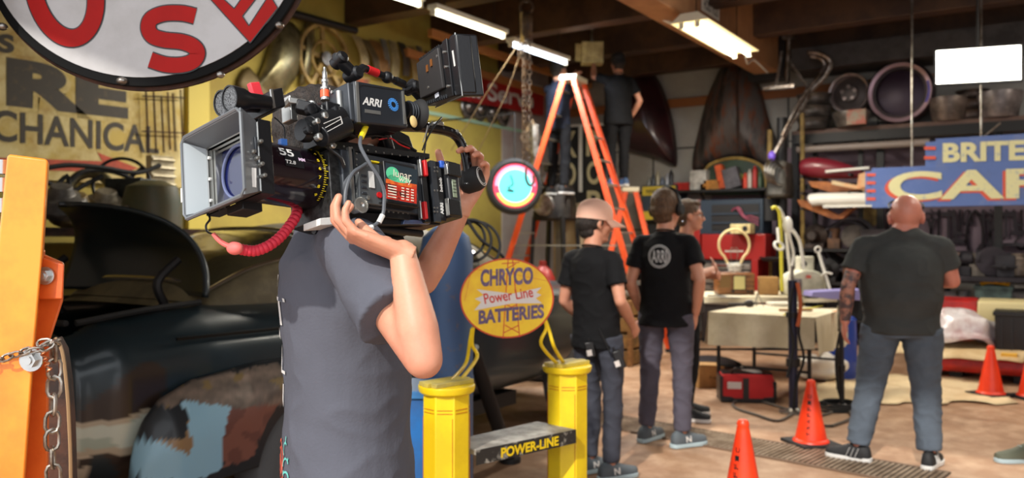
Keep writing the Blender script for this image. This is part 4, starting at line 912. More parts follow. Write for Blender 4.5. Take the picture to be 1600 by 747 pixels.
# ---------------------------------------------------------------- upper wheel shelf on the right
ys = 12.0; zs_ = 2.97
T = Thing('wheel_shelf', 'long timber and steel shelf of wheels high on the back wall at right', 'shelf', (-1.0, ys, zs_))
x0 = onY(1238, 205, ys).x
T.part('board', MB().box(((x0+1)/2, 12.3, zs_-.03), (1-x0, .6, .06)), mat('shelf_tan', (112, 84, 72), .6, var=(90, 66, 58), vs=3))
T.part('front_rail', MB().box(((x0+1)/2, 12.0, zs_-.12), (1-x0, .05, .13)), m_dark)
T.part('pale_pipe', MB().cyl((x0+.08, 11.95, zs_-.27), (x0+1.75, 11.95, zs_-.27), .05), mat('pale_pipe', (150, 136, 128), .4))
for px in (1243, 1376, 1560): x = onY(px, 220, 12.1).x; T.part('upright', MB().box((x, 12.1, zs_/2), (.09, .09, zs_)), m_dark)
T.part('lower_rail', MB().box(((x0+1)/2, 12.05, 2.18), (1-x0, .05, .07)), m_dark)
def wheel(px, py, r, kind, lab, cc, facing=True, dep=.2, y=12.1):
    c = onY(px, py, y); c.z = zs_+r+.001 if facing else zs_; T = Thing({'stack': 'rim_stack', 'tyre': 'spare_tyre', 'face': 'spoked_rim'}.get(kind, 'wheel_rim'), lab, 'wheel', V((c.x, c.y, zs_)), 0, 'wheels on the high shelf')
    m = mat('whl%s' % (cc,), cc, .4, .5, var=tuple(int(v*.7) for v in cc), vs=6)
    a = V((-.1, -1, 0)) if facing else V((0, 0, 1)); a.normalize()
    if kind == 'face':
        T.part('rim', MB().ring3(c, a, [(r*.8, -.07), (r*.97, -.08), (r, 0), (r*.97, .08), (r*.88, .07), (r*.8, .02)], 36), m)
        T.part('centre', MB().lathe(c-a*.02, c+a, [(0, r*.82), (.03, r*.6), (.05, r*.45), (.08, r*.4), (.09, r*.2)], 30), mat('whlc', (92, 84, 84), .5, .5))
        e_, u_, w_ = frame_of(a)
        for k in range(5): q = c+a*.07+(u_*math.cos(2*PI*k/5+.3)+w_*math.sin(2*PI*k/5+.3))*r*.32; T.part('lug_hole', MB().cyl(q, q+a*.02, r*.09, n=10), m)
    elif kind == 'tyre':
        T.part('tread', MB().ring3(c, a, [(r*.72, -.07), (r*.93, -.08), (r, -.04), (r, .05), (r*.93, .085), (r*.72, .07)], 48), m)
        T.part('bright_rim', MB().ring3(c+a*.07, a, [(r*.80, 0), (r*.95, 0), (r*.93, .03), (r*.82, .02)], 48), mat('rimedge', (170, 140, 150), .3, .7)); T.part('dark_disc', MB().lathe(c+a*.0, c+a, [(0, r*.72), (.02, r*.7), (.06, r*.3)], 36), mat('dark_violet', (56, 42, 60), .4, .3))
        T.part('blue_arc', MB().torus(c+a*.10, a, r*.86, .012, 20, 6, PI*.9, PI*1.15), mat('arc_blue', (70, 80, 200), .3))  # last part: short blue arc along the bright rim
    elif kind == 'stack':
        n = 3; h = dep
        for k in range(n): T.part('rim', MB().ring3(c+V((0, 0, h*(k+.5))), a, [(r*.7, -h*.46), (r, -h*.46), (r*.9, -h*.25), (r*.86, 0), (r*.92, h*.25), (r*1.0, h*.46), (r*.7, h*.46)], 30), m)
    else:
        T.part('barrel', MB().lathe(c, c+a, [(0, r*.75), (.02, r*.8), (dep*.5, r*.9), (dep*.8, r), (dep, r), (dep, r*.9), (dep*.6, r*.5)], 30), m)
    return T
wheel(1272, 175, .24, 'stack', 'stack of grey wheel rims at the left end of the high shelf', (104, 96, 92), False, .17)
wheel(1330, 180, .24, 'one', 'flat-lying grey wheel rim under the five-hole wheel on the high shelf', (130, 122, 116), False, .2, 12.0)
Tw = wheel(1326, 150, .28, 'face', 'upright pale wheel with five holes on the high shelf', (176, 160, 160)); Tw.o.location.z += .21; Tw.o.location.y += .1
wheel(1408, 150, .42, 'tyre', 'big upright dark tyre with a bright edge on the high shelf', (60, 48, 54))
wheel(1482, 170, .24, 'one', 'flat silver wheel rim below the left part of the film light panel', (136, 120, 112), False, .3)
wheel(1520, 165, .2, 'stack', 'dark narrow rim stack between two silver rims on the high shelf', (84, 70, 66), False, .13, 12.2)
wheel(1562, 165, .26, 'one', 'flat steel wheel rim below the right part of the film light panel', (150, 140, 140), False, .32)
q = onY(1343, 180, 11.95); solo('printed_carton', 'small printed carton on the high shelf in front of the five-hole wheel', 'box', MB().box((q.x, 11.76, zs_+.1), (.24, .1, .2)), mat('carton_print', (150, 140, 120), .5, var=(176, 90, 70), vs=10), bev=.004)
for px, y, z1, z2 in ((1434, 10.5, 0, 0), (1536, 10.5, 0, 0)): pass
# blue painted sign
yc = 10.1; m_bl = mat('cafe_blue', (84, 108, 168), .55, var=(120, 134, 176), vs=4, lo=.5, hi=.75, var2=(70, 84, 130), vs2=2)
def CS_(px, py, o=0.): return onY(px, py, yc-o)
T = Thing('cafe_sign', 'large weathered blue hanging sign lettered BRITE CAFE in cream and red', 'sign', CS_(1500, 322))
def rect(px0, px1, py0, py1, dep, y): a, e, t = onY(px0, py1, y), onY(px1, py1, y), onY(px0, py0, y); return [V((a.x, y, a.z)), V((e.x, y, a.z)), V((e.x, y, t.z)), V((a.x, y, t.z))]
q = rect(1362, 1780, 263, 325, 0, yc); T.part('lower_board', MB().prism(q, (0, .06, 0)), m_bl, bev=.004)
q2 = rect(1462, 1780, 217, 262, 0, yc+.001); T.part('upper_board', MB().prism(q2, (0, .055, 0)), m_bl, bev=.004)
m_cc = mat('cafe_cream', (212, 208, 160), .55, var=(170, 176, 170), vs=16, lo=.55, hi=.7); m_cr_ = mat('cafe_red', (206, 84, 60), .55)
def ct(s, x0, x1, yb, yt, m, o, nm, off=.03): T.part(nm, MB().text(s, CS_(x0, yb, o), CS_(x1, yb-4, o), CS_(x0, yt, o), off, .001), m, smooth=False)
ct('BRITE', 1473, 1602, 254, 224, m_cc, .003, 'lettering', .04)
ct('CAFE', 1382, 1702, 316, 272, m_cr_, .003, 'letter_shadow', .025); ct('CAFE', 1388, 1706, 313, 269, m_cc, .006, 'lettering', .025)
st = MB()
for k in range(4): yy = 271+k*12.5; st.prism([CS_(1354, yy, .002), CS_(1368, yy, .002), CS_(1368, yy+4.5, .002), CS_(1354, yy+4.5, .002)], (0, -.002, 0))
for k in range(2): yy = 229+k*15; st.prism([CS_(1444, yy, .002), CS_(1462, yy, .002), CS_(1462, yy+5, .002), CS_(1444, yy+5, .002)], (0, -.002, 0))
T.part('stripe_plates', MB().prism(rect(1352, 1364, 268, 320, 0, yc+.01), (0, .04, 0)).prism(rect(1446, 1464, 222, 262, 0, yc+.01), (0, .04, 0)), m_bl); T.part('red_stripes', st, m_cr_, smooth=False)
for px, py in ((1425, 262), (1533, 217)):
    p = CS_(px, py, -.03); T.part('hanging_rod', MB().cyl(p, V((p.x, p.y, ZC)), .012, n=8), m_steel)
T.part('brace_rod', MB().cyl(CS_(1533, 217, -.03), CS_(1563, 192, -.03), .01, n=6), m_steel)
# stored panels on the rack below the shelf
T = Thing('rolled_maroon_panel', 'long maroon body panel lying on the wall rack left of the blue sign', 'car part', onY(1300, 270, 11.6))
b = MB().tube([onY(x, y, 11.6) for x, y in ((1252, 262), (1275, 262), (1310, 266), (1345, 272))], lambda t: .05+.09*math.sin(PI*min(1, .2+t*.8)), 14, 6); T.part('panel', b, mat('maroon2', (120, 30, 44), .4, coat=.3))
T.part('white_edge', MB().bar(onY(1290, 268, 11.45), onY(1358, 262, 11.45), .03, .03), m_white)
b = MB().prism([onY(x, y, 11.55) for x, y in ((1262, 283), (1290, 284), (1335, 291), (1338, 298), (1300, 301), (1268, 292))], (0, .2, 0)); solo('orange_plank', 'short orange-brown board on the wall rack under the maroon panel', 'board', b, mat('plank_orange', (176, 106, 50), .6, var=(140, 80, 40), vs=5), bev=.004)
b = MB().tube([onY(x, y, 11.4) for x, y in ((1264, 315), (1275, 312), (1330, 311), (1366, 311))], lambda t: .03+.055*min(1, t*5), 12, 5); b.box(onY(1335, 322, 11.4), (.75, .12, .03)); solo('white_tube', 'white pointed tube lying on the wall rack beside the blue sign', 'tube', b, m_white)
b = MB().prism([onY(x, y, 11.5) for x, y in ((1245, 312), (1262, 313), (1310, 336), (1330, 322), (1340, 322), (1316, 342), (1300, 342), (1250, 322))], (0, .12, 0)); solo('curved_orange_trim', 'curved orange-brown trim piece hanging under the white tube', 'car part', b, MATS['plank_orange'], bev=.004)
b = MB().prism([onY(x, y, 11.3) for x, y in ((1342, 272), (1356, 268), (1360, 290), (1338, 296))], (0, .05, 0)).bar(onY(1300, 285, 11.35), onY(1352, 295, 11.35), .05, .05); solo('paper_roll', 'pale paper roll with an orange cap at the left edge of the blue sign', 'roll', b, mat('paper_roll', (206, 190, 150), .6, var=(220, 120, 50), vs=2))
T = Thing('panel_rack', 'dark steel wall rack holding car panels left of the blue sign', 'rack', onY(1300, 330, 11.9))
for z in (onY(1300, 276, 11.6).z, onY(1300, 302, 11.6).z, onY(1300, 326, 11.6).z):
    for px in (1268, 1340): x = onY(px, 300, 11.9).x; T.part('arm', MB().bar((x, 12.1, z), (x, 11.35, z), .03, .03), m_dark)
for px in (1268, 1340): x = onY(px, 300, 11.9).x; T.part('post', MB().box((x, 12.12, 1.4), (.06, .06, 2.8)), m_dark)
# hanging hose loops and tools on the pegboard
for i, (px, py, r) in enumerate(((1322, 385, .33), (1330, 372, .26))):
    c = onY(px, py, 11.9); b = MB().torus(c, (.2, -1, .05), r, .025, 36, 8).torus(c+V((.03, .05, .02)), (.1, -1, .1), r*.94, .022, 36, 8)
    b.cyl(c+V((0, .1, r)), c+V((0, .6, r)), .012, n=6)
    solo('rubber_hose', ('larger' if i == 0 else 'smaller, higher')+' loop of dark rubber hose hung left of the bald man', 'hose', b, mat('hose_dark', (44, 38, 46), .6), 'hose loops by the parts rack')
c = onY(1357, 340, 12.3); solo('grinding_disc', 'round tan grinding disc hung right of the hose loops', 'tool', MB().lathe(c, c-V((0, 1, 0)), [(0, .05), (.02, .14), (.04, .14), (.05, .05)], 24).cyl(c, c+V((0, .3, 0)), .02), m_tan)
rr = random.Random(11); m_tool = mat('tool_dark', (40, 34, 40), .45, .5)
tn = ['open-end wrench', 'hammer', 'pliers', 'tin snips', 'pipe wrench', 'short chain loop', 'pry bar', 'hook']
pl_ = ['below the letter C', 'just right of the bald head', 'below the foot of the letter A', 'first under letter A', 'second under letter A', 'third under letter A', 'right of the letter A', 'between the letters A and F', 'left below the letter F', 'below the letter F', 'right below the letter F', 'near the right edge', 'second from the right edge', 'at the right edge']
for i, px in enumerate((1388, 1455, 1467, 1482, 1490, 1500, 1512, 1524, 1536, 1548, 1560, 1572, 1584, 1596)):
    k = (i*3) % 8; L = rr.uniform(.25, .55); c = onY(px, 330, 12.52); x, z = c.x, c.z; y = 12.5; b = MB().box((x, 12.53, z+.01), (.03, .05, .02))
    if k == 0: b.bar((x, y, z), (x, y, z-L), .035, .015, V((0, 1, 0))).torus((x, y, z-L-.04), (0, 1, 0), .045, .014, 16, 6)
    elif k == 1: b.bar((x, y, z-.05), (x, y, z-L), .03, .03).box((x, y, z-.04), (.17, .05, .06))
    elif k == 2: b.tube([(x-.02, y, z), (x-.05, y, z-L*.5), (x, y, z-L*.65), (x+.01, y, z-L)], .014, 6).tube([(x+.02, y, z), (x+.06, y, z-L*.5), (x, y, z-L*.65), (x-.01, y, z-L)], .014, 6)
    elif k == 3: b.torus((x-.04, y, z-.07), (0, 1, 0), .045, .013, 16, 6).torus((x+.05, y, z-.07), (0, 1, 0), .045, .013, 16, 6).bar((x-.03, y, z-.12), (x+.03, y, z-L), .03, .012, V((0, 1, 0))).bar((x+.03, y, z-.12), (x-.03, y, z-L), .03, .012, V((0, 1, 0)))
    elif k == 4: b.bar((x, y, z), (x+.03, y, z-L), .05, .025, V((0, 1, 0))).box((x+.05, y, z-L), (.15, .04, .06)).box((x+.05, y, z-L+.1), (.12, .04, .04))
    elif k == 5: b.tube([(x, y, z), (x-.1, y, z-L*.6), (x-.06, y, z-L*1.4), (x+.05, y, z-L*1.5), (x+.1, y, z-L*.7)], .02, 6, 5, True)
    elif k == 6: b.tube([(x, y, z), (x, y, z-L*1.1), (x+.05, y, z-L*1.2)], .02, 6)
    else: b.tube([(x, y, z), (x, y, z-L*.6), (x-.07, y, z-L*.8), (x, y, z-L), (x+.08, y, z-L*.85)], .016, 6)
    solo(tn[k].replace(' ', '_').replace('-', '_'), 'dark %s hung %s of the blue sign' % (tn[k], pl_[i]), 'tool', b, m_tool, 'tools hung on the back wall')
# workbench along the wall
xb0 = onY(1405, 450, 11.6).x; xb1 = .9
T = Thing('workbench', 'long dark steel workbench cluttered with vices along the back wall', 'workbench', ((xb0+xb1)/2, 12.0, 0))
T.part('top', MB().box(((xb0+xb1)/2, 11.95, .96), (xb1-xb0, .8, .06)), mat('bench_dark', (52, 46, 52), .5, .3, var=(38, 34, 38), vs=3), bev=.005)
T.part('lower_shelf', MB().box(((xb0+xb1)/2, 12.0, .52), (xb1-xb0-.1, .7, .04)), MATS['bench_dark'])
T.part('riser_shelf', MB().box(((xb0+xb1)/2+.4, 12.35, 1.38), (xb1-xb0-1.2, .3, .04)), MATS['bench_dark'])
for x in (xb0+.05, -1.2, xb1-.05):
    for y in (11.6, 12.3): T.part('leg', MB().box((x, y, .465), (.07, .07, .93)), m_dark)
m_vs = mat('vice_grey', (84, 80, 84), .45, .5, var=(56, 52, 56), vs=6)
def clutter(kind, x, y, z, cc, name, label, cat='tool', s=1.):
    m = mat('cl%s' % (cc,), cc, .5, .2, var=tuple(int(v*.7) for v in cc), vs=8)
    b = MB()
    if kind == 'vice': b.box((x, y, z+.06*s), (.14*s, .2*s, .12*s)).box((x, y-.14*s, z+.14*s), (.16*s, .1*s, .12*s)).box((x, y+.04*s, z+.15*s), (.16*s, .12*s, .14*s)).cyl((x, y-.2*s, z+.1*s), (x, y-.32*s, z+.1*s), .02*s).cyl((x-.1*s, y-.3*s, z+.1*s), (x+.1*s, y-.3*s, z+.1*s), .01*s)
    elif kind == 'gearbox': b.lathe((x, y+.15*s, z+.15*s), (x, y-1, z+.15*s), [(0, .08*s), (.05*s, .14*s), (.2*s, .14*s), (.26*s, .07*s), (.4*s, .05*s)], 18).box((x, y, z+.03*s), (.22*s, .3*s, .06*s))
    elif kind == 'carb': b.box((x, y, z+.06*s), (.14*s, .14*s, .12*s)).cyl((x, y, z+.1*s), (x, y, z+.24*s), .05*s, .07*s).cyl((x-.14*s, y, z+.1*s), (x+.14*s, y, z+.1*s), .02*s)
    elif kind == 'jar': b.lathe((x, y, z), (x, y, 9), [(0, .045*s), (.02, .06*s), (.15*s, .06*s), (.17*s, .045*s), (.2*s, .05*s), (.205*s, .02*s)], 16)
    elif kind == 'box': b.box((x, y, z+.1*s), (.26*s, .2*s, .2*s)).box((x, y, z+.21*s), (.28*s, .22*s, .03*s))
    elif kind == 'pulley': b.lathe((x, y, z+.14*s), (x+.3, y-1, z+.14*s), [(0, .14*s), (.02, .14*s), (.03, .11*s), (.05, .11*s), (.06, .14*s), (.08, .14*s), (.08, .04*s)], 22)
    elif kind == 'grinder': b.box((x, y, z+.05*s), (.2*s, .14*s, .1*s)).cyl((x-.1*s, y, z+.18*s), (x+.1*s, y, z+.18*s), .08*s).cyl((x-.17*s, y, z+.18*s), (x-.13*s, y, z+.18*s), .11*s).cyl((x+.13*s, y, z+.18*s), (x+.17*s, y, z+.18*s), .11*s)
    return solo(name, label, cat, b, m, None, bev=.005)
items = [('gearbox', 1390, 0, (64, 54, 56), 'gearbox', 'dark gearbox at the left end of the workbench', 1.), ('vice', 1452, 0, (84, 78, 78), 'bench_vice', 'grey bench vice just right of the bald man', 1.2), ('box', 1475, 0, (116, 96, 88), 'parts_tin', 'brown parts tin on the bench right of the vice', 1.3), ('grinder', 1503, 0, (48, 44, 50), 'bench_grinder', 'dark bench grinder below the letter A', 1.2), ('carb', 1528, 0, (120, 110, 100), 'carburettor', 'pale carburettor on the bench between grinder and dark pulley', 1.2), ('pulley', 1548, 0, (60, 52, 60), 'pulley_wheel', 'dark pulley wheel standing on the workbench below the letter F', 1.3), ('vice', 1572, 0, (50, 48, 54), 'bench_vice', 'black bench vice near the right edge of the workbench', 1.3), ('jar', 1590, 0, (140, 124, 110), 'glass_jar', 'pale jar at the right end of the workbench', 1.4),
         ('pulley', 1480, 1, (150, 140, 140), 'chrome_pulley', 'bright pulley on the lower bench shelf', .9), ('gearbox', 1455, 1, (130, 88, 56), 'brass_pump', 'brass-coloured pump on the lower bench shelf', .9), ('carb', 1505, 1, (120, 120, 124), 'small_pump', 'small grey pump on the lower bench shelf', 1.1), ('box', 1553, 1, (96, 116, 112), 'battery_charger', 'green-grey battery charger on the lower bench shelf', 1.5), ('grinder', 1583, 1, (110, 104, 104), 'electric_motor', 'grey electric motor on the lower bench shelf right of the charger', 1.2)]
for kind, px, lv, cc, nm, lab, s in items:
    z = (.991, .541)[lv]; q = onY(px, 440, 11.8); clutter(kind, q.x, 11.82, z, cc, nm, lab, 'tool' if lv == 0 else 'machine part', s)
q = onY(1553, 440, 11.7); b = MB().tube([(q.x-.14, 11.72, .90), (q.x-.05, 11.7, .93), (q.x+.08, 11.7, .92), (q.x+.16, 11.72, .9)], .03, 8); solo('yellow_drill', 'yellow hand tool lying on the green-grey charger', 'tool', b, mat('tool_yellow', (230, 170, 30), .5))
for x_, z_, nm_, lb_, kd_, cc_ in jk: clutter(kd_, x_, 11.9 if x_ > -5 else 11.85, z_, cc_, nm_, lb_, 'machine part', 1.15 if z_ > 1.2 else 1.1)
# red and cream low body with black crate and plastic sheet
T = Thing('red_cream_boat_body', 'low red and cream painted vehicle body standing in front of the workbench', 'vehicle body', (-.9, 10, 0))
a = onY(1440, 590, 9.6).x; e = .6
T.part('lower_body', MB().prism([V((a, 9.62, .09)), V((a, 9.56, .15)), V((a, 9.58, .24)), V((a, 9.66, .30)), V((a, 10.3, .32)), V((a, 10.3, .09))], (e-a, 0, 0)), m_red, bev=.02)
xm = onY(1527, 480, 10.3).x
for nm, x0_, x1_, mm in (('upper_side', a-.1, xm, m_red), ('cream_upper_side', xm, e, mat('body_cream', (206, 190, 140), .5))):
    T.part(nm, MB().prism([V((x0_, 10.3, .30)), V((x0_, 10.26, .66)), V((x0_, 10.3, .78)), V((x0_, 10.6, .80)), V((x0_, 10.6, .30))], (x1_-x0_, 0, 0)), mm, bev=.02)
for x in (a+.3, -.3): T.part('support', MB().box((x, 10.0, .045), (.12, .5, .09)), m_dark)
def shf(u, v):
    x = a-.3+1.2*u; y = 9.5+.72*v; return V((x+.05*math.sin(v*5), y, .345+.03*noise.noise(V((u*4, v*4, 0)))-(.10*(1-v)**4)))
solo('cardboard_sheet', 'cream cardboard sheet lying on the red and cream body', 'cardboard', MB().grid(shf, 20, 14), mat('card_cream', (210, 186, 144), .7, var=(190, 160, 116), vs=3), solid=.006)
def pl(u, v):
    a_ = 2*PI*u; r = math.sin(PI*v*.5)**.8; n = noise.noise(V((math.cos(a_)*1.5, math.sin(a_)*1.5, v*3)))
    c0 = onY(1497, 500, 9.95); return V((c0.x+.42*r*math.cos(a_)*(1+.35*n), 9.95+.25*r*math.sin(a_)*(1+.2*n), .355+.36*math.cos(PI*v*.5)**1.4+.10*n*r))
solo('plastic_sheet', 'crumpled clear plastic sheet heaped on the red and cream body', 'plastic sheet', MB().grid(pl, 60, 20), mat('cloudy_plastic', (214, 206, 206), .25, var=(180, 150, 150), vs=4, bump=.5, bs=12, coat=.5), ang=60)
T = Thing('black_storage_crate', 'black ribbed plastic storage crate standing on the red body at right', 'crate', onY(1580, 555, 9.75))
q0_, q1_ = onY(1556, 556, 9.75), onY(1640, 556, 9.75); q0_.z = .31; zt_ = onY(1556, 490, 9.75).z; cx_ = (q0_.x+q1_.x)/2; wz = zt_-q0_.z
T.part('body', MB().box((cx_, 9.97, q0_.z+wz/2), (q1_.x-q0_.x, .4, wz), None, 1.06), m_blk, bev=.01); T.part('lip', MB().box((cx_, 9.97, zt_), ((q1_.x-q0_.x)*1.12, .46, .04)), m_blk, bev=.006)
for k in range(5): x = q0_.x+(q1_.x-q0_.x)*(k+.5)/5; T.part('rib', MB().box((x, 9.765, q0_.z+wz*.45), (.02, .03, wz*.8)), m_blk)
solo('yellow_block', 'small yellow block beside the tip of the farther orange cone', 'block', MB().box(onY(1577, 556, 9.62)*1.0, (.14, .08, .05)), mat('block_yellow', (222, 170, 60), .6), bev=.004)
# drop cloth on the floor
def dc(u, v):
    p = G(1262+330*u, 632, 0).lerp(G(1290+240*u, 588, 0), v); wv = .012*noise.noise(V((u*7, v*4, 1)))+.012
    return V((p.x+.12*noise.noise(V((v*5, u*9, 0))), p.y+.15*noise.noise(V((u*6, v*2, 5))), .004+max(0, wv)))
solo('drop_cloth', 'cream paper drop cloth spread on the floor behind the bald man', 'cloth', MB().grid(dc, 40, 12), mat('paper_cream', (224, 202, 162), .75, var=(204, 178, 138), vs=3), solid=.003)
# cones
m_con = mat('cone_orange', (240, 66, 26), .4, var=(226, 52, 22), vs=3)
def cone(px, py, h, lab, rot, d=None, txt=True):
    p = G(px, py) if d is None else C2W((px-CX)/F*d, d); T = Thing('traffic_cone', lab, 'traffic cone', p, YAW+rot, 'orange traffic cones')
    T.part('base', MB().box((0, 0, .012), (.30, .30, .024)), m_rub, world=False, bev=.004)
    T.part('cone', MB().lathe((0, 0, .024), (0, 0, 1), [(0, .125), (.012, .12), (.02, .108), (h-.05, .034), (h-.03, .031), (h-.025, .033), (h-.012, .031), (h, .022)], 32), m_con, world=False)
    if txt:
        t = MB(); 
        for i, ch in enumerate('TRAFFIC'):
            z = .09+i*.042; r = .108+(.034-.108)*((z-.044)/(h-.07))+.002; a_ = -2.35
            c = V((math.cos(a_)*r, math.sin(a_)*r, z)); tg = V((-math.sin(a_), math.cos(a_), 0)); upv = V((0, 0, .03)); t.text(ch, c-upv*.5+tg*.012, c+upv*.5+tg*.012, c-upv*.5-tg*.012, .02, .0)
        T.part('lettering', t, m_dark, world=False, smooth=False)
    return T
cone(1161, 800, .47, 'bright orange traffic cone nearest the viewer, cut off by the bottom edge', 0, 4.4)
cone(1267, 694, .43, 'red-orange traffic cone with black base on the drain grate', .25)
cone(1548, 618, .44, 'orange traffic cone in front of the red and cream body', .3, None, False)
cone(1612, 622, .44, 'orange traffic cone cut off by the right edge of the picture', .1, None, False)
# ---------------------------------------------------------------- work tables with cream cloths
m_cl = mat('canvas_cream', (206, 196, 170), .8, var=(180, 168, 140), vs=2.5, bump=.15, bs=40)
def table(name, label, cl_label, A, B, C, D, z, drops, th=.03):
    c = (A+B+C+D)/4; T = Thing(name, label, 'table', V((c.x, c.y, 0)))
    ins = lambda p, k=.94: V((c.x+(p.x-c.x)*k, c.y+(p.y-c.y)*k, 0))
    T.part('tabletop', MB().prism([ins(p, .98)+V((0, 0, z-th-.006)) for p in (A, B, C, D)], (0, 0, th)), m_wood, bev=.004)
    for p in (A, B, C, D):
        q = ins(p, .86); T.part('leg', MB().cyl(q, q+V((0, 0, z-th-.01)), .018, n=10), m_dark)
    q1, q2, q3, q4 = [ins(p, .86)+V((0, 0, .3)) for p in (A, B, C, D)]; T.part('brace', MB().cyl(q1, q2, .012, n=8), m_dark); T.part('brace', MB().cyl(q3, q4, .012, n=8), m_dark)
    # cloth: top plus drops on chosen sides, gently waved
    b = MB(); n = 26
    P4 = [V((p.x, p.y, z)) for p in (A, B, C, D)]
    b.grid(lambda u, v: (P4[0].lerp(P4[1], u)).lerp(P4[3].lerp(P4[2], u), v)+V((0, 0, .004*noise.noise(V((u*6, v*5, z*9))))), n, 12)
    for i, dr in drops.items():
        a, e = P4[i], P4[(i+1) % 4]; out = V(((e-a).y, -(e-a).x, 0)).normalized()
        if out.dot((a+e)/2-V((c.x, c.y, z))) < 0: out = -out
        d0, d1 = dr
        b.grid(lambda u, v: a.lerp(e, u)+V((0, 0, -(d0+(d1-d0)*u)*v))+out*(.004+.02*v*math.sin(u*17+i)+.015*v), 50, 8)
    o = solo('table_cloth', cl_label, 'tablecloth', b, m_cl, ang=80); return T
A = P(1107, 485, 7.6); B = P(1273, 503, 7.05); Z1 = .785
A.z = B.z = 0; e = (B-A).normalized(); back = V((-e.y, e.x, 0)); Cc = B+back*1.1; Dd = A+back*1.1
table('work_table', 'nearer work table with a hanging canvas cloth and thin dark legs', 'cream canvas cloth hanging low over the nearer work table', A, B, Cc, Dd, Z1, {0: (.30, .27), 1: (.32, .34), 3: (.12, .3)})
Z2 = .85
A2, B2 = P(1082, 469, 8.25), P(1330, 469, 8.25); C2_, D2_ = P(1340, 458, 9.3), P(1080, 458, 9.3)
for p in (A2, B2, C2_, D2_): p.z = 0
A2 = C2W(A2.dot(C2W(1, 0)), 8.6); B2 = C2W(B2.dot(C2W(1, 0)), 8.6); C2_ = C2W(3.75, 9.6); D2_ = C2W(1.95, 9.6)
table('work_table', 'farther work table in front of the red tool chest', 'cream cloth on the farther work table under the wooden radio', A2, B2, C2_, D2_, Z2, {0: (.06, .05)})
def on2(px, py, dz=0.): return atz2(px, py, Z2+.004+dz)
def atz2(px, py, z): d = (EYE-z)*F/(py-CY); return P(px, py, d)
RC = Matrix.Rotation(YAW, 3, 'Z'); zT = Z2+.006
# wooden radio
def cb(px, d): p = P(px, 400, d); return V((p.x, p.y, 0))
m_rw = mat('radio_wood', (140, 92, 46), .4, var=(104, 62, 28), vs=6, stretch=(1, 6, 6), coat=.3)
c = cb(1147, 9.0); T = Thing('wooden_radio', 'old wooden table radio with a square dial on the farther table', 'radio', c+V((0, 0, zT)), YAW)
T.part('case', MB().box((0, 0, .115), (.40, .2, .23)), m_rw, world=False, bev=.02)
T.part('dial', MB().box((.03, -.102, .125), (.12, .01, .14)), mat('dial_cream', (200, 190, 130), .4), world=False, bev=.004); T.part('dial_frame', MB().box((.03, -.1, .125), (.14, .008, .16)), m_rust, world=False)
T.part('speaker_cloth', MB().box((-.12, -.102, .135), (.11, .006, .12)), mat('speaker_cloth', (120, 92, 56), .9, bump=.4, bs=120), world=False)
for x in (-.04, .12, .16): T.part('knob', MB().cyl((x, -.1, .035), (x, -.125, .035), .014), m_dark, world=False)
for x in (-.17, .17): T.part('foot', MB().box((x, 0, 0), (.04, .16, .01)), m_dark, world=False)
# bulb sign standing on the radio
T = Thing('bulb_lamp_sign', 'cream light-bulb outline sign with a coiled white base standing on the wooden radio', 'sign', c+V((0, 0, zT+.232)), YAW)
arc = [V((.165*math.cos(t), 0, .30+.165*math.sin(t))) for t in [math.radians(q) for q in range(-50, 231, 14)]]
arc = [V((.07, 0, .10))]+arc+[V((-.07, 0, .10))]
T.part('bulb_outline', MB().tube(arc, .014, 8, 3), mat('bulb_cream', (236, 214, 160), .4), world=False)
T.part('coiled_base', MB().tube([V((.085*math.cos(k*PI)*(1-.03*k), .02*math.sin(k*PI/2), .10-.011*k)) for k in range(9)], .009, 6, 4), m_white, world=False)
T.part('filament', MB().tube([V((x, 0, z)) for x, z in ((-.03, .12), (-.04, .24), (-.02, .27), (0, .24), (.02, .27), (.04, .24), (.03, .12))], .004, 6, 4), m_steel, world=False)
T.part('lettering_bar', MB().box((0, .0, .23), (.2, .004, .02)), m_w, world=False)
T.part('stand', MB().cyl((0, 0, 0), (0, 0, .10), .02), m_white, world=False)
# boxes and machine on the table
c = cb(1200, 8.95); T = Thing('cardboard_box', 'small tan cardboard box on the farther table right of the radio', 'box', c+V((0, 0, zT)), YAW-.2)
T.part('body', MB().box((0, 0, .09), (.2, .18, .18)), mat('cardboard', (178, 138, 84), .75, var=(150, 112, 66), vs=4), world=False, bev=.004); T.part('flap', MB().box((0, 0, .183), (.2, .18, .006)), MATS['cardboard'], world=False)
m_mg = mat('machine_white', (206, 204, 186), .45, var=(170, 168, 150), vs=5)
c = cb(1255, 8.85); T = Thing('fume_machine', 'rounded off-white machine with a tangle of white and yellow hoses on the farther table', 'machine', c+V((0, 0, zT)), YAW)
T.part('housing', MB().prism([V((x, -.15, z)) for x, z in cat2([(-.2, 0), (-.21, .16), (-.12, .24), (.02, .27), (.14, .23), (.19, .12), (.2, 0)], 4)], (0, .3, 0)), m_mg, world=False, bev=.015)
T.part('top_box', MB().box((.02, .02, .33), (.15, .16, .16)), m_mg, world=False, bev=.01); T.part('gauge', MB().cyl((-.02, -.07, .33), (-.02, -.09, .33), .03), m_dark, world=False)
T.part('front_panel', MB().box((-.12, -.155, .1), (.1, .01, .15)), m_steel, world=False)
T.part('red_badge', MB().box((.0, -.16, .2), (.05, .01, .03)), mat('badge_pink', (206, 90, 80), .5), world=False)
def tb(pts, r, sm_=5): return MB().tube([P(x, y, d) for x, y, d in pts], r, 8, sm_)
b = tb([(1222, 455, 8.6), (1221, 420, 8.6), (1220, 370, 8.6), (1218, 335, 8.6), (1212, 324, 8.6), (1206, 326, 8.6)], .018); solo('yellow_hose', 'yellow hose standing upright over the machine on the farther table', 'hose', b, mat('hose_yellow', (214, 204, 60), .5))
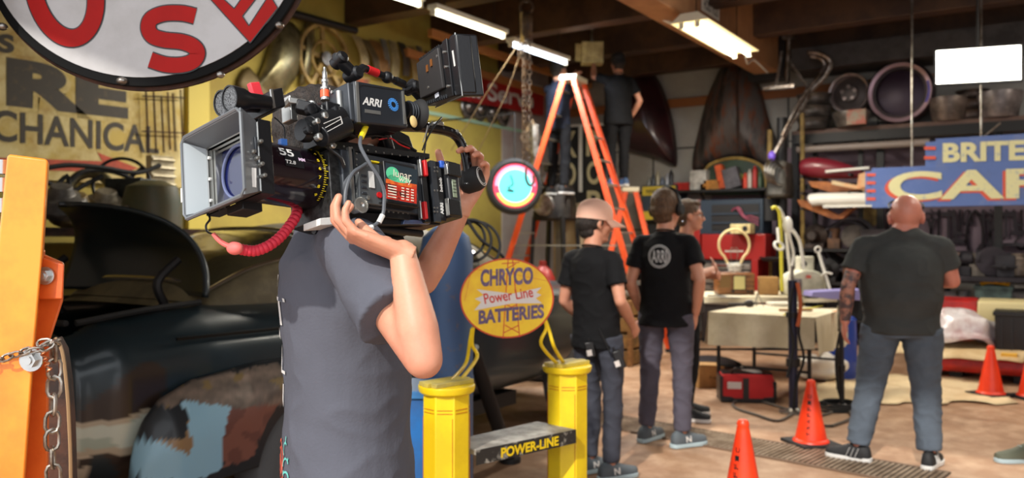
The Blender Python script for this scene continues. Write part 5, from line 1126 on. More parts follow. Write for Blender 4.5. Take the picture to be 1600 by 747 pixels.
b = tb([(1238, 446, 8.7), (1232, 400, 8.7), (1227, 350, 8.65), (1220, 330, 8.62), (1214, 324, 8.62)], .016); b2 = tb([(1256, 420, 8.7), (1250, 380, 8.7), (1240, 362, 8.7), (1230, 352, 8.7)], .018); b.add(b2.v, b2.f)
b2 = tb([(1232, 440, 8.6), (1240, 400, 8.62), (1234, 370, 8.62), (1231, 345, 8.62)], .013); b.add(b2.v, b2.f); solo('white_hose', 'bundle of white hoses arching over the machine on the farther table', 'hose', b, m_white)
cc_ = P(1217, 384, 8.55); b = MB().torus(cc_, C2W(.3, -1, .7), .05, .013, 20, 8).cyl(cc_+V((0, 0, .03)), P(1215, 356, 8.6), .015).ell(P(1231, 352, 8.6), (.05, .03, .09)); solo('white_clamp', 'white ring clamp fixed to the hoses over the farther table', 'clamp', b, m_white)
b = MB().cyl(P(1279, 395, 8.7), P(1297, 453, 8.6), .016).torus(P(1278, 390, 8.7), C2W(0, -1, 0), .03, .01, 16, 6).tube([P(1284, 432, 8.65), P(1290, 426, 8.6), P(1300, 428, 8.6)], .012, 6); solo('white_stick_tool', 'white stick tool with a ring end leaning right of the machine', 'tool', b, m_white)
b = MB().prism([P(x, y, 8.0) for x, y in ((1270, 456), (1352, 452), (1352, 470), (1300, 468), (1268, 464))], C2W(0, 1, 0)*.25); solo('lavender_metal_arm', 'lavender painted metal plate arm behind the tattooed forearm', 'metal plate', b, mat('lavender', (132, 126, 180), .4), bev=.008)
m_sm = mat('small_dark', (44, 40, 38), .5, .3)
# things on the near table
zN = Z1+.006
def onN(px, py): p = atz2(px, py, zN); return p
p = onN(1160, 479); T = Thing('torch_tool', 'black handled torch tool lying at the left end of the nearer table', 'tool', p, YAW)
T.part('handle', MB().cyl((-.14, 0, .02), (.02, 0, .02), .018), m_sm, world=False); T.part('head', MB().lathe((.02, 0, .03), (1, 0, .03), [(0, .02), (.03, .035), (.07, .035), (.09, .015), (.13, .012)], 16), m_sm, world=False); T.part('nozzle', MB().cyl((.1, .0, .03), (.17, .02, .03), .006), m_steel, world=False)
p = onN(1184, 480); T = Thing('small_tripod', 'small thin wire tripod on the nearer table', 'tripod', p+V((0, 0, 0)))
for a_ in (0, 2.1, 4.2): T.part('leg', MB().cyl(p+V((.06*math.cos(a_), .06*math.sin(a_), 0)), p+V((0, 0, .14)), .004, n=6), m_steel)
p = on2(1255, 468); b = MB().tube([atz2(x, y, zN+.006) for x, y in ((1225, 492), (1240, 484), (1262, 482), (1285, 478))], .006, 6); solo('yellow_cable', 'yellow cable trailing over the nearer table cloth', 'cable', b, MATS['hose_yellow'])
for i, (px, py, nm, lab, sz_, cc) in enumerate(((1225, 477, 'white_tray', 'white shallow tray on the nearer table under the hoses', (.3, .2, .03), (216, 210, 196)), (1243, 486, 'brown_strip', 'brown wooden strip on the nearer table', (.3, .04, .02), (140, 98, 60)))):
    p = onN(px, py); solo(nm, lab, 'tray' if i == 0 else 'wood strip', MB().box(p+V((0, 0, sz_[2]/2)), sz_, RC), mat(nm, cc, .5), bev=.003)
# upright stands with cables
def stand(px, py, top_py, lab, main, r=.022):
    g = G(px, py); d = (g-V((0, 0, 0))).dot(C2W(0, 1)); t = P(px-2, top_py, d); T = Thing('light_stand', lab, 'stand', g)
    T.part('pole', MB().cyl(g+V((0, 0, .03)), t, r, n=12), main); T.part('collar', MB().cyl(g.lerp(t, .35), g.lerp(t, .41), r*1.5), m_dark); T.part('collar', MB().cyl(g.lerp(t, .72), g.lerp(t, .76), r*1.5), m_dark)
    T.part('base', MB().lathe(g, g+V((0, 0, 1)), [(0, .12), (.012, .12), (.02, .07), (.05, .03)], 24), m_steel)
    return T, g, t, d
T, g, t, d = stand(1240, 645, 438, 'dark stand wrapped with cables and an orange strap in front of the nearer table', mat('stand_navy', (38, 42, 66), .4, .3), .038)
T.part('upper_rod', MB().cyl(t, t+V((0, 0, .12)), .012), m_steel)
b = MB().tube([P(1243, 440, d-.04), P(1252, 470, d-.05), P(1248, 520, d-.05), P(1256, 560, d-.05), P(1244, 600, d-.05), P(1240, 640, d-.04)], .012, 6).tube([P(1238, 450, d-.05), P(1233, 500, d-.05), P(1240, 540, d-.05), P(1230, 590, d-.05)], .012, 6)
solo('black_cable', 'black cables hanging down the dark stand in front of the table', 'cable', b, m_rub)
solo('orange_strap', 'orange-brown strap hanging on the dark stand', 'strap', MB().tube([P(1246, 442, d-.07), P(1250, 465, d-.08), P(1250, 490, d-.08), P(1246, 510, d-.07)], .016, 6), mat('strap_orange', (180, 90, 50), .6))
T, g, t, d = stand(1316, 640, 470, 'slim steel and black stand beside the tattooed hand of the bald man', m_dark, .02)
T.part('silver_sleeve', MB().cyl(P(1314, 478, d), P(1315, 518, d), .032), m_steel)
b = MB().tube([P(1312, 520, d-.03), P(1306, 560, d-.03), P(1310, 610, d-.02), P(1322, 650, d-.1), G(1300, 668)+V((0, 0, .012)), G(1262, 662)+V((0, 0, .012))], .010, 6); solo('black_cable', 'black cable running down the slim stand to the floor', 'cable', b, m_rub)
b = MB().tube([G(x, y)+V((0, 0, .013)) for x, y in ((1240, 648), (1215, 660), (1180, 650), (1150, 640), (1148, 630), (1180, 628), (1225, 640), (1262, 652), (1290, 650), (1318, 640), (1330, 655), (1300, 668))], .011, 6, 6); solo('floor_cable', 'grey cable looping over the floor between red bag and stand', 'cable', b, mat('cable_grey', (90, 82, 74), .6))
b = MB()
for k in range(4): b.torus(G(1300, 640)+V((.02*k, .01*k, .014+.016*k)), (0, 0, 1), .17-.01*k, .009, 30, 6)
solo('coiled_cable', 'black cable coiled on the floor by the slim stand', 'cable', b, m_rub)
# red tool bag
g = G(1165, 625); T = Thing('red_tool_bag', 'open red and black canvas tool bag with a white label on the floor', 'bag', g, YAW-.12)
m_rb = mat('bag_red', (196, 32, 34), .7, bump=.3, bs=30); W_ = .46; H_ = .26; D_ = .28
T.part('body', MB().rings([[V((sx*(W_/2*k), sy*(D_/2*k2), z)) for sx, sy in ((-1, -1), (-.5, -1.04), (.5, -1.04), (1, -1), (1, 1), (0, 1.05), (-1, 1))] for z, k, k2 in ((.03, 1.0, 1), (.12, 1.04, 1.03), (.2, 1.0, .9), (.25, .95, .75))]), m_rb, world=False, bev=.012)
T.part('black_base', MB().box((0, 0, .03), (W_*1.03, D_*1.04, .06)), m_blk, world=False, bev=.01)
T.part('mouth', MB().box((0, 0, .25), (W_*.95, D_*.72, .02)), m_blk, world=False, bev=.006); T.part('black_strap', MB().box((-.02, -.153, .12), (.05, .008, .2)), m_blk, world=False)
T.part('white_label', MB().box((-.12, -.155, .155), (.12, .006, .06)), m_w, world=False); T.part('end_panel', MB().box((-W_*.5, -.02, .13), (.03, D_*.9, .2)), m_blk, world=False, bev=.006); T.part('end_panel', MB().box((W_*.5, -.02, .11), (.03, D_*.9, .16)), m_blk, world=False, bev=.006)
T.part('rolled_paper', MB().box((.05, -.02, .272), (.2, .12, .025), Matrix.Rotation(.2, 3, 'Y')), m_white, world=False, bev=.004)
T.part('carry_handle', MB().tube([(-.14, -.1, .25), (-.1, -.13, .30), (.1, -.13, .30), (.14, -.1, .25)], .009, 6), m_blk, world=False)
g = G(1106, 604); T = Thing('cardboard_carton', 'brown cardboard carton on the floor left of the red tool bag', 'box', g, YAW+.15)
T.part('body', MB().box((0, 0, .11), (.26, .2, .22)), MATS['cardboard'], world=False, bev=.004); T.part('printed_mark', MB().text('Fragile', (-.02, -.101, .08), (.1, -.101, .08), (-.02, -.101, .12), 0, .001), m_dark, world=False, smooth=False); T.part('flap', MB().box((0, 0, .222), (.27, .21, .006), Matrix.Rotation(.05, 3, 'Y')), MATS['cardboard'], world=False)
# white plastic bag, blue drum
def bag(u, v):
    a_ = 2*PI*u; r = max(.02, math.sin(PI*min(.999, v*.93+.04)))**.7; n = noise.noise(V((math.cos(a_)*1.6, math.sin(a_)*1.6, v*4))); g_ = G(1280, 594)
    return g_+V((.25*r*math.cos(a_)*(1+.3*n), .2*r*math.sin(a_)*(1+.3*n), .012+.25*(1-math.cos(PI*v))/2*(1+.25*n)))
solo('white_plastic_bag', 'crumpled white plastic bag on the floor under the nearer table', 'bag', MB().grid(bag, 50, 24), mat('bag_white', (222, 216, 206), .35, bump=.6, bs=14), ang=60)
g = G(1313, 592); T = Thing('blue_drum', 'blue plastic drum standing behind the slim stand', 'drum', g)
T.part('body', MB().lathe(g, g+V((0, 0, 1)), [(0, .14), (.02, .155), (.18, .16), (.2, .165), (.22, .16), (.4, .16), (.42, .165), (.44, .16), (.62, .155), (.65, .13)], 28), mat('drum_blue', (28, 62, 150), .4)); T.part('cap', MB().cyl(g+V((.05, 0, .65)), g+V((.05, 0, .67)), .03), m_dark)
g = G(1112, 576); solo('dark_cloth_heap', 'dark heap of cloth on the floor under the left end of the nearer table', 'cloth', MB().grid(lambda u, v: g+V((.3*math.sin(PI*min(.98, v+.02))*math.cos(2*PI*u)*(1+.2*noise.noise(V((u*6, v*3, 0)))), .22*math.sin(PI*min(.98, v+.02))*math.sin(2*PI*u), .005+.07*(1-math.cos(PI*v)))), 30, 12), mat('cloth_dark', (52, 44, 44), .8), ang=60)
# ---------------------------------------------------------------- ladders
m_lo = mat('ladder_orange', (226, 84, 34), .45, var=(206, 70, 28), vs=3); m_al = mat('ladder_aluminium', (176, 172, 160), .35, .7)
def ladder(name, label, cx_px, d0, spread, height, wtop, wbot, steps, back_only=False, rot=0.):
    g = C2W((cx_px-CX)/F*d0, d0); T = Thing(name, label, 'ladder', g, YAW+rot)
    for sgn_, nm in ((-1, 'front'), (1, 'rear')):
        for k, s2_ in ((0, -1), (1, 1)):
            y0b = 0 if k == 0 else wbot; y0t = (wbot-wtop)/2 if k == 0 else (wbot+wtop)/2
            bt = V((sgn_*spread/2, y0b, .02)); tp = V((sgn_*.07, y0t, height-.06))
            r = T.part('side_rail', MB().bar(bt, tp, .07, .04, V((0, 1, 0))), m_lo, world=False, bev=.004)
            T.part('rubber_foot', MB().box(bt, (.10, .06, .05)), m_rub, world=False, parent=r)
        n = steps if sgn_ < 0 else steps-2
        for i in range(n):
            t = (i+1)/(steps+.6); x = sgn_*(spread/2+(.07-spread/2)*t); z = height*t; w0 = (wbot-wtop)/2*t; T.part('step', MB().box((x, wbot/2, z), (.07 if sgn_ < 0 else .03, wbot-2*w0-.02, .022)), m_al, world=False)
    T.part('top_cap', MB().box((0, wbot/2, height-.03), (.24, wtop+.06, .07)), mat('ladder_cap', (216, 206, 180), .5), world=False, bev=.015)
    for y in (.03, wbot-.03): T.part('spreader_bar', MB().bar((-spread/2*.64+.05, y+.02, height*.385), (spread/2*.64-.05, y+.02, height*.385), .012, .03, V((0, 1, 0))), m_al, world=False)
    return T
ladder('step_ladder', 'tall orange step ladder with a cream top cap, under the chain hoist light', 880, 10.5, 2.35, 3.55, .36, .72, 11, rot=-.45)
ladder('step_ladder', 'shorter orange step ladder that the man in black stands on', 985, 11.35, 1.15, 2.16, .34, .5, 7, rot=-.15)
p = P(925, 84, 11.5); T = Thing('junction_box', 'cream electrical box on the beam that the two men on ladders work at', 'electrical box', p)
T.part('box', MB().box(p+V((0, 0, .0)), (.3, .2, .3), RC), m_cream, bev=.01); T.part('cover', MB().box(p+C2W(.02, -.11, .02), (.2, .02, .2), RC), m_cream, bev=.006); T.part('conduit', MB().cyl(p+V((0, 0, .15)), V((p.x, p.y, ZC)), .02), m_steel)
T.part('loose_flap', MB().box(p+C2W(-.2, -.08, 0), (.08, .02, .24), Matrix.Rotation(YAW+.5, 3, 'Z')), m_cream)

for i, (px, py, kind, lab, cc) in enumerate(((1120, 464, 0, 'black pliers lying at the left end of the farther table', (50, 46, 44)), (1205, 472, 1, 'coil of thin wire on the nearer table beside the wire tripod', (150, 140, 120)), (1268, 466, 2, 'small black meter on the farther table in front of the machine', (44, 42, 42)), (1140, 466, 3, 'short steel rod on the farther table before the radio', (150, 146, 138)), (1300, 488, 4, 'scrap of orange cloth at the right end of the nearer table', (196, 120, 60)))):
    z = Z2+.008 if i in (0, 2, 3) else Z1+.008
    p = atz2(px, py, z); b = MB()
    if kind == 0: b.tube([p+V((-.1, 0, .008)), p+V((0, .01, .01)), p+V((.08, .03, .008))], .008, 6).tube([p+V((-.1, .04, .008)), p+V((0, .01, .01)), p+V((.08, -.01, .008))], .008, 6)
    elif kind == 1:
        for k in range(3): b.torus(p+V((0, 0, .005+.008*k)), (0, 0, 1), .05, .004, 20, 6)
    elif kind == 2: b.box(p+V((0, 0, .02)), (.12, .07, .04), RC)
    elif kind == 3: b.cyl(p+V((-.1, 0, .008)), p+V((.1, .03, .008)), .008)
    else: b.grid(lambda u, v: p+V((.12*u, .1*v, .006+.02*abs(noise.noise(V((u*4, v*4, 2)))))), 8, 8)
    solo(('pliers', 'wire_coil', 'meter', 'steel_rod', 'rag')[kind], lab, ('tool', 'wire', 'meter', 'rod', 'cloth')[kind], b, mat('sm%d' % i, cc, .5), bev=.002)
# ---------------------------------------------------------------- people
m_skin = mat('skin', (208, 148, 120), .5, var=(190, 122, 98), vs=7, lo=.45, hi=.8, bump=.06, bs=90)
m_skin2 = mat('skin_pink', (206, 136, 116), .45, var=(190, 112, 96), vs=5, lo=.45, hi=.8)
m_tattoo = mat('tattooed_skin', (178, 124, 104), .5, var=(84, 70, 72), vs=16, lo=.45, hi=.56)
for m_ in (m_skin, m_skin2):
    bs_ = m_.node_tree.nodes['Principled BSDF']; bs_.inputs['Subsurface Weight'].default_value = .12; bs_.inputs['Subsurface Scale'].default_value = .01
def head_mb(b, M, ears=True, bald=False):
    def e(c, r, R=None): q = MB().ell(c, r, R, 20, 14); q.xf(M); b.add(q.v, q.f)
    def cc(a, c, r0, r1): q = MB().cap2(a, c, r0, r1); q.xf(M); b.add(q.v, q.f)
    e((0, -.014, .03), (.076, .096, .086)); e((0, .022, -.028), (.064, .068, .078)); e((0, .04, -.082), (.044, .044, .032)); e((0, .0, -.06), (.056, .06, .05))
    e((0, .078, .024), (.046, .018, .012)); cc((0, .088, .012), (0, .108, -.026), .008, .0125); e((.011, .098, -.03), (.008, .010, .007)); e((-.011, .098, -.03), (.008, .010, .007))
    for s in (-1, 1):
        e((s*.036, .060, -.018), (.026, .026, .024)); 
        if ears:
            R = Matrix.Rotation(-.25, 3, 'X') @ Matrix.Rotation(s*.35, 3, 'Z'); e((s*.080, -.004, -.002), (.008, .020, .031), R); e((s*.078, .0, -.026), (.007, .012, .012), R)
    e((0, .086, -.054), (.024, .010, .006)); e((0, .083, -.064), (.022, .010, .007)); e((0, .082, -.088), (.018, .014, .013))
def hand_mb(b, w, d, n, side, curl=.5, s=1., tw=1., fcurl=None, spread=0.):
    d = V(d).normalized(); n = V(n); n = (n-d*n.dot(d)).normalized(); x = d.cross(n)*side   # thumb side
    w = V(w)
    def pt(t, a, h=0.): return w+d*(t*s)+x*(a*s)+n*(h*s)
    rs = []
    for t, a, h, off in ((-.02, .026, .020, 0), (0, .026, .018, 0), (.03, .034, .017, 0), (.065, .041, .015, 0), (.090, .041, .012, 0), (.102, .037, .009, 0)):
        rs.append([pt(t, off+a*math.cos(k*2*PI/16), h*math.sin(k*2*PI/16)) for k in range(16)])
    b.rings(rs)
    b.ell(pt(.035, .026, .008), (.018*s, .018*s, .018*s))
    for i, (a, t0, L, r) in enumerate(((.031, .093, .074, .0088), (.0105, .098, .083, .0095), (-.0105, .094, .077, .0086), (-.031, .086, .060, .0076))):
        c = fcurl[i] if fcurl else curl; p = pt(t0, a); dd = (d+x*(a*spread*8)).normalized(); ang = .0
        segs = (.46, .30, .24); b.ell(p, r*1.12*s)
        for j, f in enumerate(segs):
            ang += c*(.8, 1.15, .75)[j]; dr = (dd*math.cos(ang)+n*math.sin(ang)); q = p+dr*(L*f*s); b.cap2(p, q, r*(1.08-.10*j)*s, r*(.98-.12*j)*s, 12); p = q
    p = pt(.022, .030, .006); dr = (d*.72+x*.62+n*.30*tw).normalized()
    for L, r0, r1, bend in ((.042, .0135, .0115, 0), (.034, .0112, .010, .35), (.027, .010, .0085, .35)):
        dr = (dr+(d*.6+n*.5*tw)*bend).normalized(); q = p+dr*(L*s); b.cap2(p, q, r0*s, r1*s, 12); p = q
def shoe(T, ank, ang, mu, ms, s=1., nm='shoe', stripes=None, par=None):
    M = Matrix.Translation(V((ank[0], ank[1], ank[2]-.085*s))) @ Matrix.Rotation(ang, 4, 'Z') @ Matrix.Scale(s, 4)
    rs = []
    for y, w_, h, z0 in ((-.085, .018, .035, .03), (-.075, .034, .075, .024), (-.04, .040, .098, .022), (.0, .041, .105, .022), (.04, .042, .088, .022), (.09, .046, .066, .022), (.14, .048, .052, .022), (.18, .040, .042, .024), (.20, .022, .030, .028)):
        rs.append([V((w_*math.cos(t), y, z0+h*max(0, math.sin(t))**.75-(.004 if math.sin(t) < 0 else 0)*1)) for t in [2*PI*k/20 for k in range(20)]])
    u = MB().rings(rs).xf(M); o = T.part(nm, u, mu, world=False, parent=par, ang=60)
    ol = cat2([(-.092, 0), (-.08, .034), (-.03, .042), (.04, .044), (.10, .052), (.15, .052), (.19, .038), (.208, 0), (.19, -.038), (.15, -.050), (.10, -.050), (.04, -.042), (-.03, -.040), (-.08, -.034)], 3, True)
    sl = MB().prism([V((y, x, 0)) for x, y in ol], (0, 0, .028)).xf(M); T.part('sole', sl, ms, world=False, parent=o, bev=.004)
    if stripes == 'N':
        for sd_ in (-1, 1): t_ = MB().text('N', V((sd_*.047, -.01*sd_-.0+.01, .038)), V((sd_*.047, .035*sd_+.01, .038)), V((sd_*.040, -.01*sd_+.01, .078)), .03, .0015).xf(M); T.part('shoe_letter', t_, m_sw, world=False, parent=o, smooth=False)
    elif stripes:
        for sd_ in (-1, 1):
            t_ = MB()
            for k in range(3): y = .0+.028*k; t_.bar(V((sd_*.046, y, .03)), V((sd_*.036, y-.02, .085)), .002, .011, V((1, 0, 0)))
            t_.xf(M); T.part('shoe_stripes', t_, stripes, world=False, parent=o)
    lc = MB()
    for k in range(4): lc.bar(V((-.018, .045+.022*k, .105-.014*k)), V((.018, .045+.022*k, .105-.014*k)), .004, .005)
    lc.xf(M); T.part('laces', lc, ms, world=False, parent=o)
    return o
def bvh_of(me):
    from mathutils.bvhtree import BVHTree
    return BVHTree.FromPolygons([v.co for v in me.vertices], [tuple(p.vertices) for p in me.polygons])
def drape(mb, bv, dr, off=.002):
    dr = V(dr).normalized(); out = []
    for v in mb.v:
        h = bv.ray_cast(v-dr*.5, dr); out.append(h[0]-dr*off if h[0] else v)
    mb.v = out; return mb
ADJ = {}
def human(label, pos, phi, H=1.78, w=1., belly=0., lean=(0, 0), J=None, world=False, head=(0, 0), shirt=None, pants=None, skin=None, shoes=None, hair=None, vox=.008, zbase=0., hem=.86, sleeve=.62, loose=1., hands=None, feet=(-.15, .15), wr=.006, finger_vox=None, hs=1., hoff=(0, 0, 0), capped=False, armw=1., hk=1., arm_mats=None, hfov=True):
    s = H/1.78; fd = C2W(math.cos(phi), math.sin(phi)); yaw = math.atan2(-fd.x, fd.y)
    T = Thing('person', label, 'person', V((pos.x, pos.y, zbase)), yaw)
    j = dict(hipL=(-.10, 0, .93), hipR=(.10, 0, .93), knL=(-.115, .03, .50), knR=(.115, .03, .50), anL=(-.125, -.02, .09), anR=(.125, -.02, .09), shL=(-.168*w**.8, -.012, 1.422), shR=(.168*w**.8, -.012, 1.422), elL=(-.235*w**.8, -.05, 1.14), elR=(.235*w**.8, -.05, 1.14), wrL=(-.28*w**.7, .06, .92), wrR=(.28*w**.7, .06, .92))
    j.update(J or {}); sc_ = lambda v: V(v)*s if not isinstance(v, V) else T.inv @ v
    j = {k: sc_(v) for k, v in j.items()}
    lx, ly = lean
    def tz(z): t = max(0, min(1, (z-.95)/.5)); return V((lx*t, ly*t, 0))
    for k in ('shL', 'shR'): j[k] = j[k]+tz(1.45)*s
    # --- skin body
    b = MB()
    tor = [(.84, .13, .095, 0), (.90, .155*w**.6, .11, -.01), (.98, .150*w**.8, .105*w, 0), (1.08, .130*w, .095*w, .0), (1.20, .142*w, .105*w, .005), (1.32, .158*w**.8, .112*w**.8, .0), (1.40, .135*w**.7, .085, -.012), (1.455, .085, .06, -.02), (1.51, .06, .056, -.015), (1.56, .052, .054, -.005)]
    def ring(z, rx, ry, yo, n=24, k=1., zz=0): c = tz(z); return [(V((rx*k*math.cos(t), ry*k*math.sin(t)+yo, z))+c)*s for t in [2*PI*q/n for q in range(n)]]
    b.rings([ring(*r, k=.93) for r in tor])
    hz = 1.655; hc = (V((0, .02, hz))+V(hoff)+tz(1.5))*s
    MH = Matrix.Translation(hc) @ Matrix.Rotation(head[0], 4, 'Z') @ Matrix.Rotation(head[1], 4, 'X') @ Matrix.Scale(s*1.06*hs, 4)
    nk = (V((0, -.012, 1.48))+tz(1.48))*s; b.cap2(nk, hc+V((0, -.015, -.05))*s, .062*s*w**.8, .056*s*w**.75)
    parts_extra = []
    hb = MB() if finger_vox else b
    head_mb(hb, MH)
    if finger_vox: hb.cap2(hc+V((0, -.018, -.12))*s, hc+V((0, -.015, -.05))*s, .052*s, .055*s)
    for sd, S in (('L', -1), ('R', 1)):
        sh, el, wt_ = j['sh'+sd], j['el'+sd], j['wr'+sd]; aw = w**.45*armw
        b.cap2(sh.lerp(el, .1), sh.lerp(el, .5), .044*s*aw, .046*s*aw); b.cap2(sh.lerp(el, .5), el, .047*s*aw, .038*s*aw); fa = (wt_-el)
        b.cap2(el, el+fa*.3, .038*s*aw, .042*s*aw); b.cap2(el+fa*.3, wt_, .042*s*aw, .027*s*aw)
        b.cap2(sh.lerp(el, .12), (V((0, 0, 1.36))+tz(1.36))*s, .044*s, .06*s)
        hd = (hands or {}).get(sd); fdn = fa.normalized()
        if hd is None: hd = dict(d=fdn, n=V((-S, .25, 0)), curl=.35)
        elif 'W' in hd: R_ = T.inv.to_3x3(); hd = dict(hd); hd['d'] = R_ @ V(hd['d']); hd['n'] = R_ @ V(hd['n'])
        hh = MB() if finger_vox else b
        hand_mb(hh, wt_, hd['d'], hd['n'], S, hd.get('curl', .4), s*hd.get('s', 1.), hd.get('tw', 1.), hd.get('fc'), hd.get('spread', 0.))
        if finger_vox: hh.cap2(wt_-fdn*.06*s, wt_, .0235*s*aw, .0245*s); parts_extra.append(hh)
        hp, kn, an = j['hip'+sd], j['kn'+sd], j['an'+sd]
        b.cap2(hp, kn, .078*s*w**.4, .05*s); b.cap2(kn, kn.lerp(an, .35), .05*s, .05*s); b.cap2(kn.lerp(an, .35), an, .05*s, .034*s); b.cap2(an, an+V((0, .1, -.05))*s, .032*s, .028*s)
    me = remesh(b, vox, 4)
    if finger_vox: me = join_meshes([me, remesh(hb, finger_vox*1.5, 3)]+[remesh(q, finger_vox, 2) for q in parts_extra])
    mats_ = [skin or m_skin]
    body = T.part('body', me, mats_[0], world=False, ang=80)
    if arm_mats:   # tattooed arm
        body.data.materials.append(arm_mats[1]); a0, a1 = j['el'+arm_mats[0]], j['wr'+arm_mats[0]]
        for p in body.data.polygons:
            c = p.center; t = (c-a0).dot(a1-a0)/(a1-a0).length_squared
            if -.7 < t < .98 and (c-a0.lerp(a1, max(0, min(1, t)))).length < .11: p.material_index = 1
    for S in (-1, 1):
        q = MB().ell((S*.030, .074, .004), .0108, None, 12, 8); q.xf(MH); e_ = T.part('eye', q, m_white, world=False); q = MB().ell((S*.031, .0832, .004), (.0055, .003, .0055), None, 10, 6); q.xf(MH); T.part('iris', q, m_dark, world=False, parent=e_)
        q = MB().tube([V((S*.046, .078, .024)), V((S*.032, .090, .030)), V((S*.014, .092, .026))], .0035, 6, 3).xf(MH); T.part('eyebrow', q, hair[0] if hair else m_dark, world=False)
    # --- shirt
    sb = MB(); k_ = 1.10*loose; bl = belly
    st = [(hem, .168*w, .125*w+bl*.5, .0+bl*.3), (hem+.01, .170*w, .127*w+bl*.5, bl*.3), (.98, .162*w, .118*w+bl*.8, bl*.5), (1.08, .152*w, .114*w+bl, .0+bl*.5), (1.20, .155*w, .118*w+bl*.8, .005+bl*.3), (1.32, .166*w**.8, .120*w**.8+bl*.3, .002), (1.40, .155*w**.7, .104*w**.5, -.012), (1.45, .112*w**.6, .082*w**.4, -.02), (1.488, .078*w**.4, .066*w**.3, -.018), (1.505, .068*w**.4, .062*w**.3, -.016)]
    sb.rings([ring(z, rx*(hk if z < 1.0 else 1), ry*(hk if z < 1.0 else 1), yo, 32, k_ if z < 1.42 else 1.03) for z, rx, ry, yo in st])
    for sd, S in (('L', -1), ('R', 1)):
        sh, el = j['sh'+sd], j['el'+sd]; aw = w**.5; e2 = sh.lerp(el, sleeve); dn = (el-sh).normalized()
        sb.cap2(sh+V((-S*.004, 0, -.004))*s, (V((0, -.015, 1.447))+tz(1.45))*s, .064*s*aw, .052*s*aw); sb.ell((sh*.6+(V((0, 0, 1.38))+tz(1.38))*s*.4), (.09*s, .078*s*aw, .07*s))
        sb.cyl(sh, e2, .061*s*aw*loose, .067*s*aw*loose, 28)
        sb.cyl(e2-dn*.012*s, e2, .0695*s*aw*loose, .0695*s*aw*loose, 28)
    if w > 1.3:
        for S in (-1, 1): sb.cap2(V((S*.15, -.02, 1.425))*s, V((hoff[0]*.6+S*.03, -.02, 1.50))*s, .075*s, .07*s)
        sb.ell(V((hoff[0]*.6, -.03, 1.49))*s, (.105*s, .085*s, .045*s))
    def dsp(a_):
        def f(co, n):
            q = V((co.x*7, co.y*7, co.z*11)); v = noise.noise(q); r = (1-abs(noise.noise(q*1.3+V((5, 1, 2)))))**4
            return a_*(v*.8+r*.9-.35)
        return f
    ms_ = remesh(sb, vox*1.05, 5 if w < 1.3 else 22, dsp(wr))
    so = T.part('t_shirt', ms_, shirt, world=False, ang=80); T.shirt = ms_
    cl = MB(); cl.tube([(V((.068*w**.4*math.cos(t), .062*w**.3*math.sin(t)-.014, 1.505+.012*math.sin(t)*-1))+tz(1.5))*s for t in [2*PI*k/20 for k in range(20)]], .006*s, 6, 0, True); (T.part('collar', cl, shirt, world=False, parent=so) if w < 1.3 else None)
    # --- trousers
    pb = MB(); pb.rings([ring(z, rx*hk, ry*hk, yo, 30) for z, rx, ry, yo in ((1.02, .140*w, .105*w+bl*.3, 0), (.96, .152*w**.9, .112*w, -.004), (.90, .166*w**.8, .122*w**.9, -.012), (.84, .16*w**.8, .118*w**.9, -.012))])
    for sd in 'LR':
        hp, kn, an = j['hip'+sd], j['kn'+sd], j['an'+sd]; lw = w**.75*hk**.5; an2 = an+V((0, 0, .0))*s
        pts = [hp+V((0, -.005, .0)), hp.lerp(kn, .35), hp.lerp(kn, .8), kn.lerp(an2, .12), kn.lerp(an2, .45), an2.lerp(kn, .06)]; rd = [.098, .092, .075, .069, .066, .058]
        cp = catmull(pts, 5); n = len(cp)
        def rr_(t): q = t*5; i = min(4, int(q)); return (rd[i]+(rd[i+1]-rd[i])*(q-i))*s*lw*(pants[1] if len(pants) > 1 else 1)
        pb.tube(cp, rr_, 26, 0)
    mp_ = remesh(pb, vox*1.1, 5, dsp(wr*1.2)); po = T.part('trousers', mp_, pants[0], world=False, ang=80); T.pants = mp_
    # --- shoes, hair
    if shoes:
        for i, sd in enumerate('LR'): shoe(T, j['an'+sd], feet[i], shoes[0], shoes[1], s*1.02, stripes=shoes[2] if len(shoes) > 2 else None)
    if hair:
        hbm = MB(); L = hair[1]
        for c, r in (((0, -.022, .046 if not capped else .02), (.084, .098, .088) if not capped else (.078, .09, .08)), ((0, -.055, -.004), (.074, .062, .062)), ((.0, -.045, -.05-L*.3), (.062, .045, .04)), ((.072, -.01, .02), (.014, .03, .05)), ((-.072, -.01, .02), (.014, .03, .05)), ((0, .045, .098 if not capped else .04), (.05, .04, .025))):
            q = MB().ell(c, r, None, 24, 16).xf(MH); hbm.add(q.v, q.f)
        hm = remesh(hbm, .006*s, 2, lambda co, n: .004*noise.noise(V((co.x*60, co.y*60, co.z*18)))+.003*noise.noise(co*140)); T.part('hair', hm, hair[0], world=False, ang=80)
    T.MH = MH; T.j = j; T.s = s; return T
m_hair = mat('dark_hair', (26, 21, 19), .6, var=(54, 44, 38), vs=40, stretch=(4, 4, 1), bump=.6, bs=120)
m_hair2 = mat('brown_hair', (74, 52, 36), .55, var=(104, 76, 50), vs=30, stretch=(4, 4, 1), bump=.5, bs=120)
def cloth(k, c, v=.8, b=.25): return mat(k, c, .85, var=tuple(int(x*v) for x in c), vs=3, lo=.4, hi=.8, bump=b, bs=160, spec=.2)
m_slate = cloth('slate_shirt', (86, 88, 98), .9, .12); m_black = cloth('black_shirt', (22, 22, 24)); m_ink = cloth('charcoal_shirt', (66, 68, 67)); m_brn = cloth('brown_grey_shirt', (62, 56, 54)); m_navy = cloth('navy_shirt', (30, 36, 50))
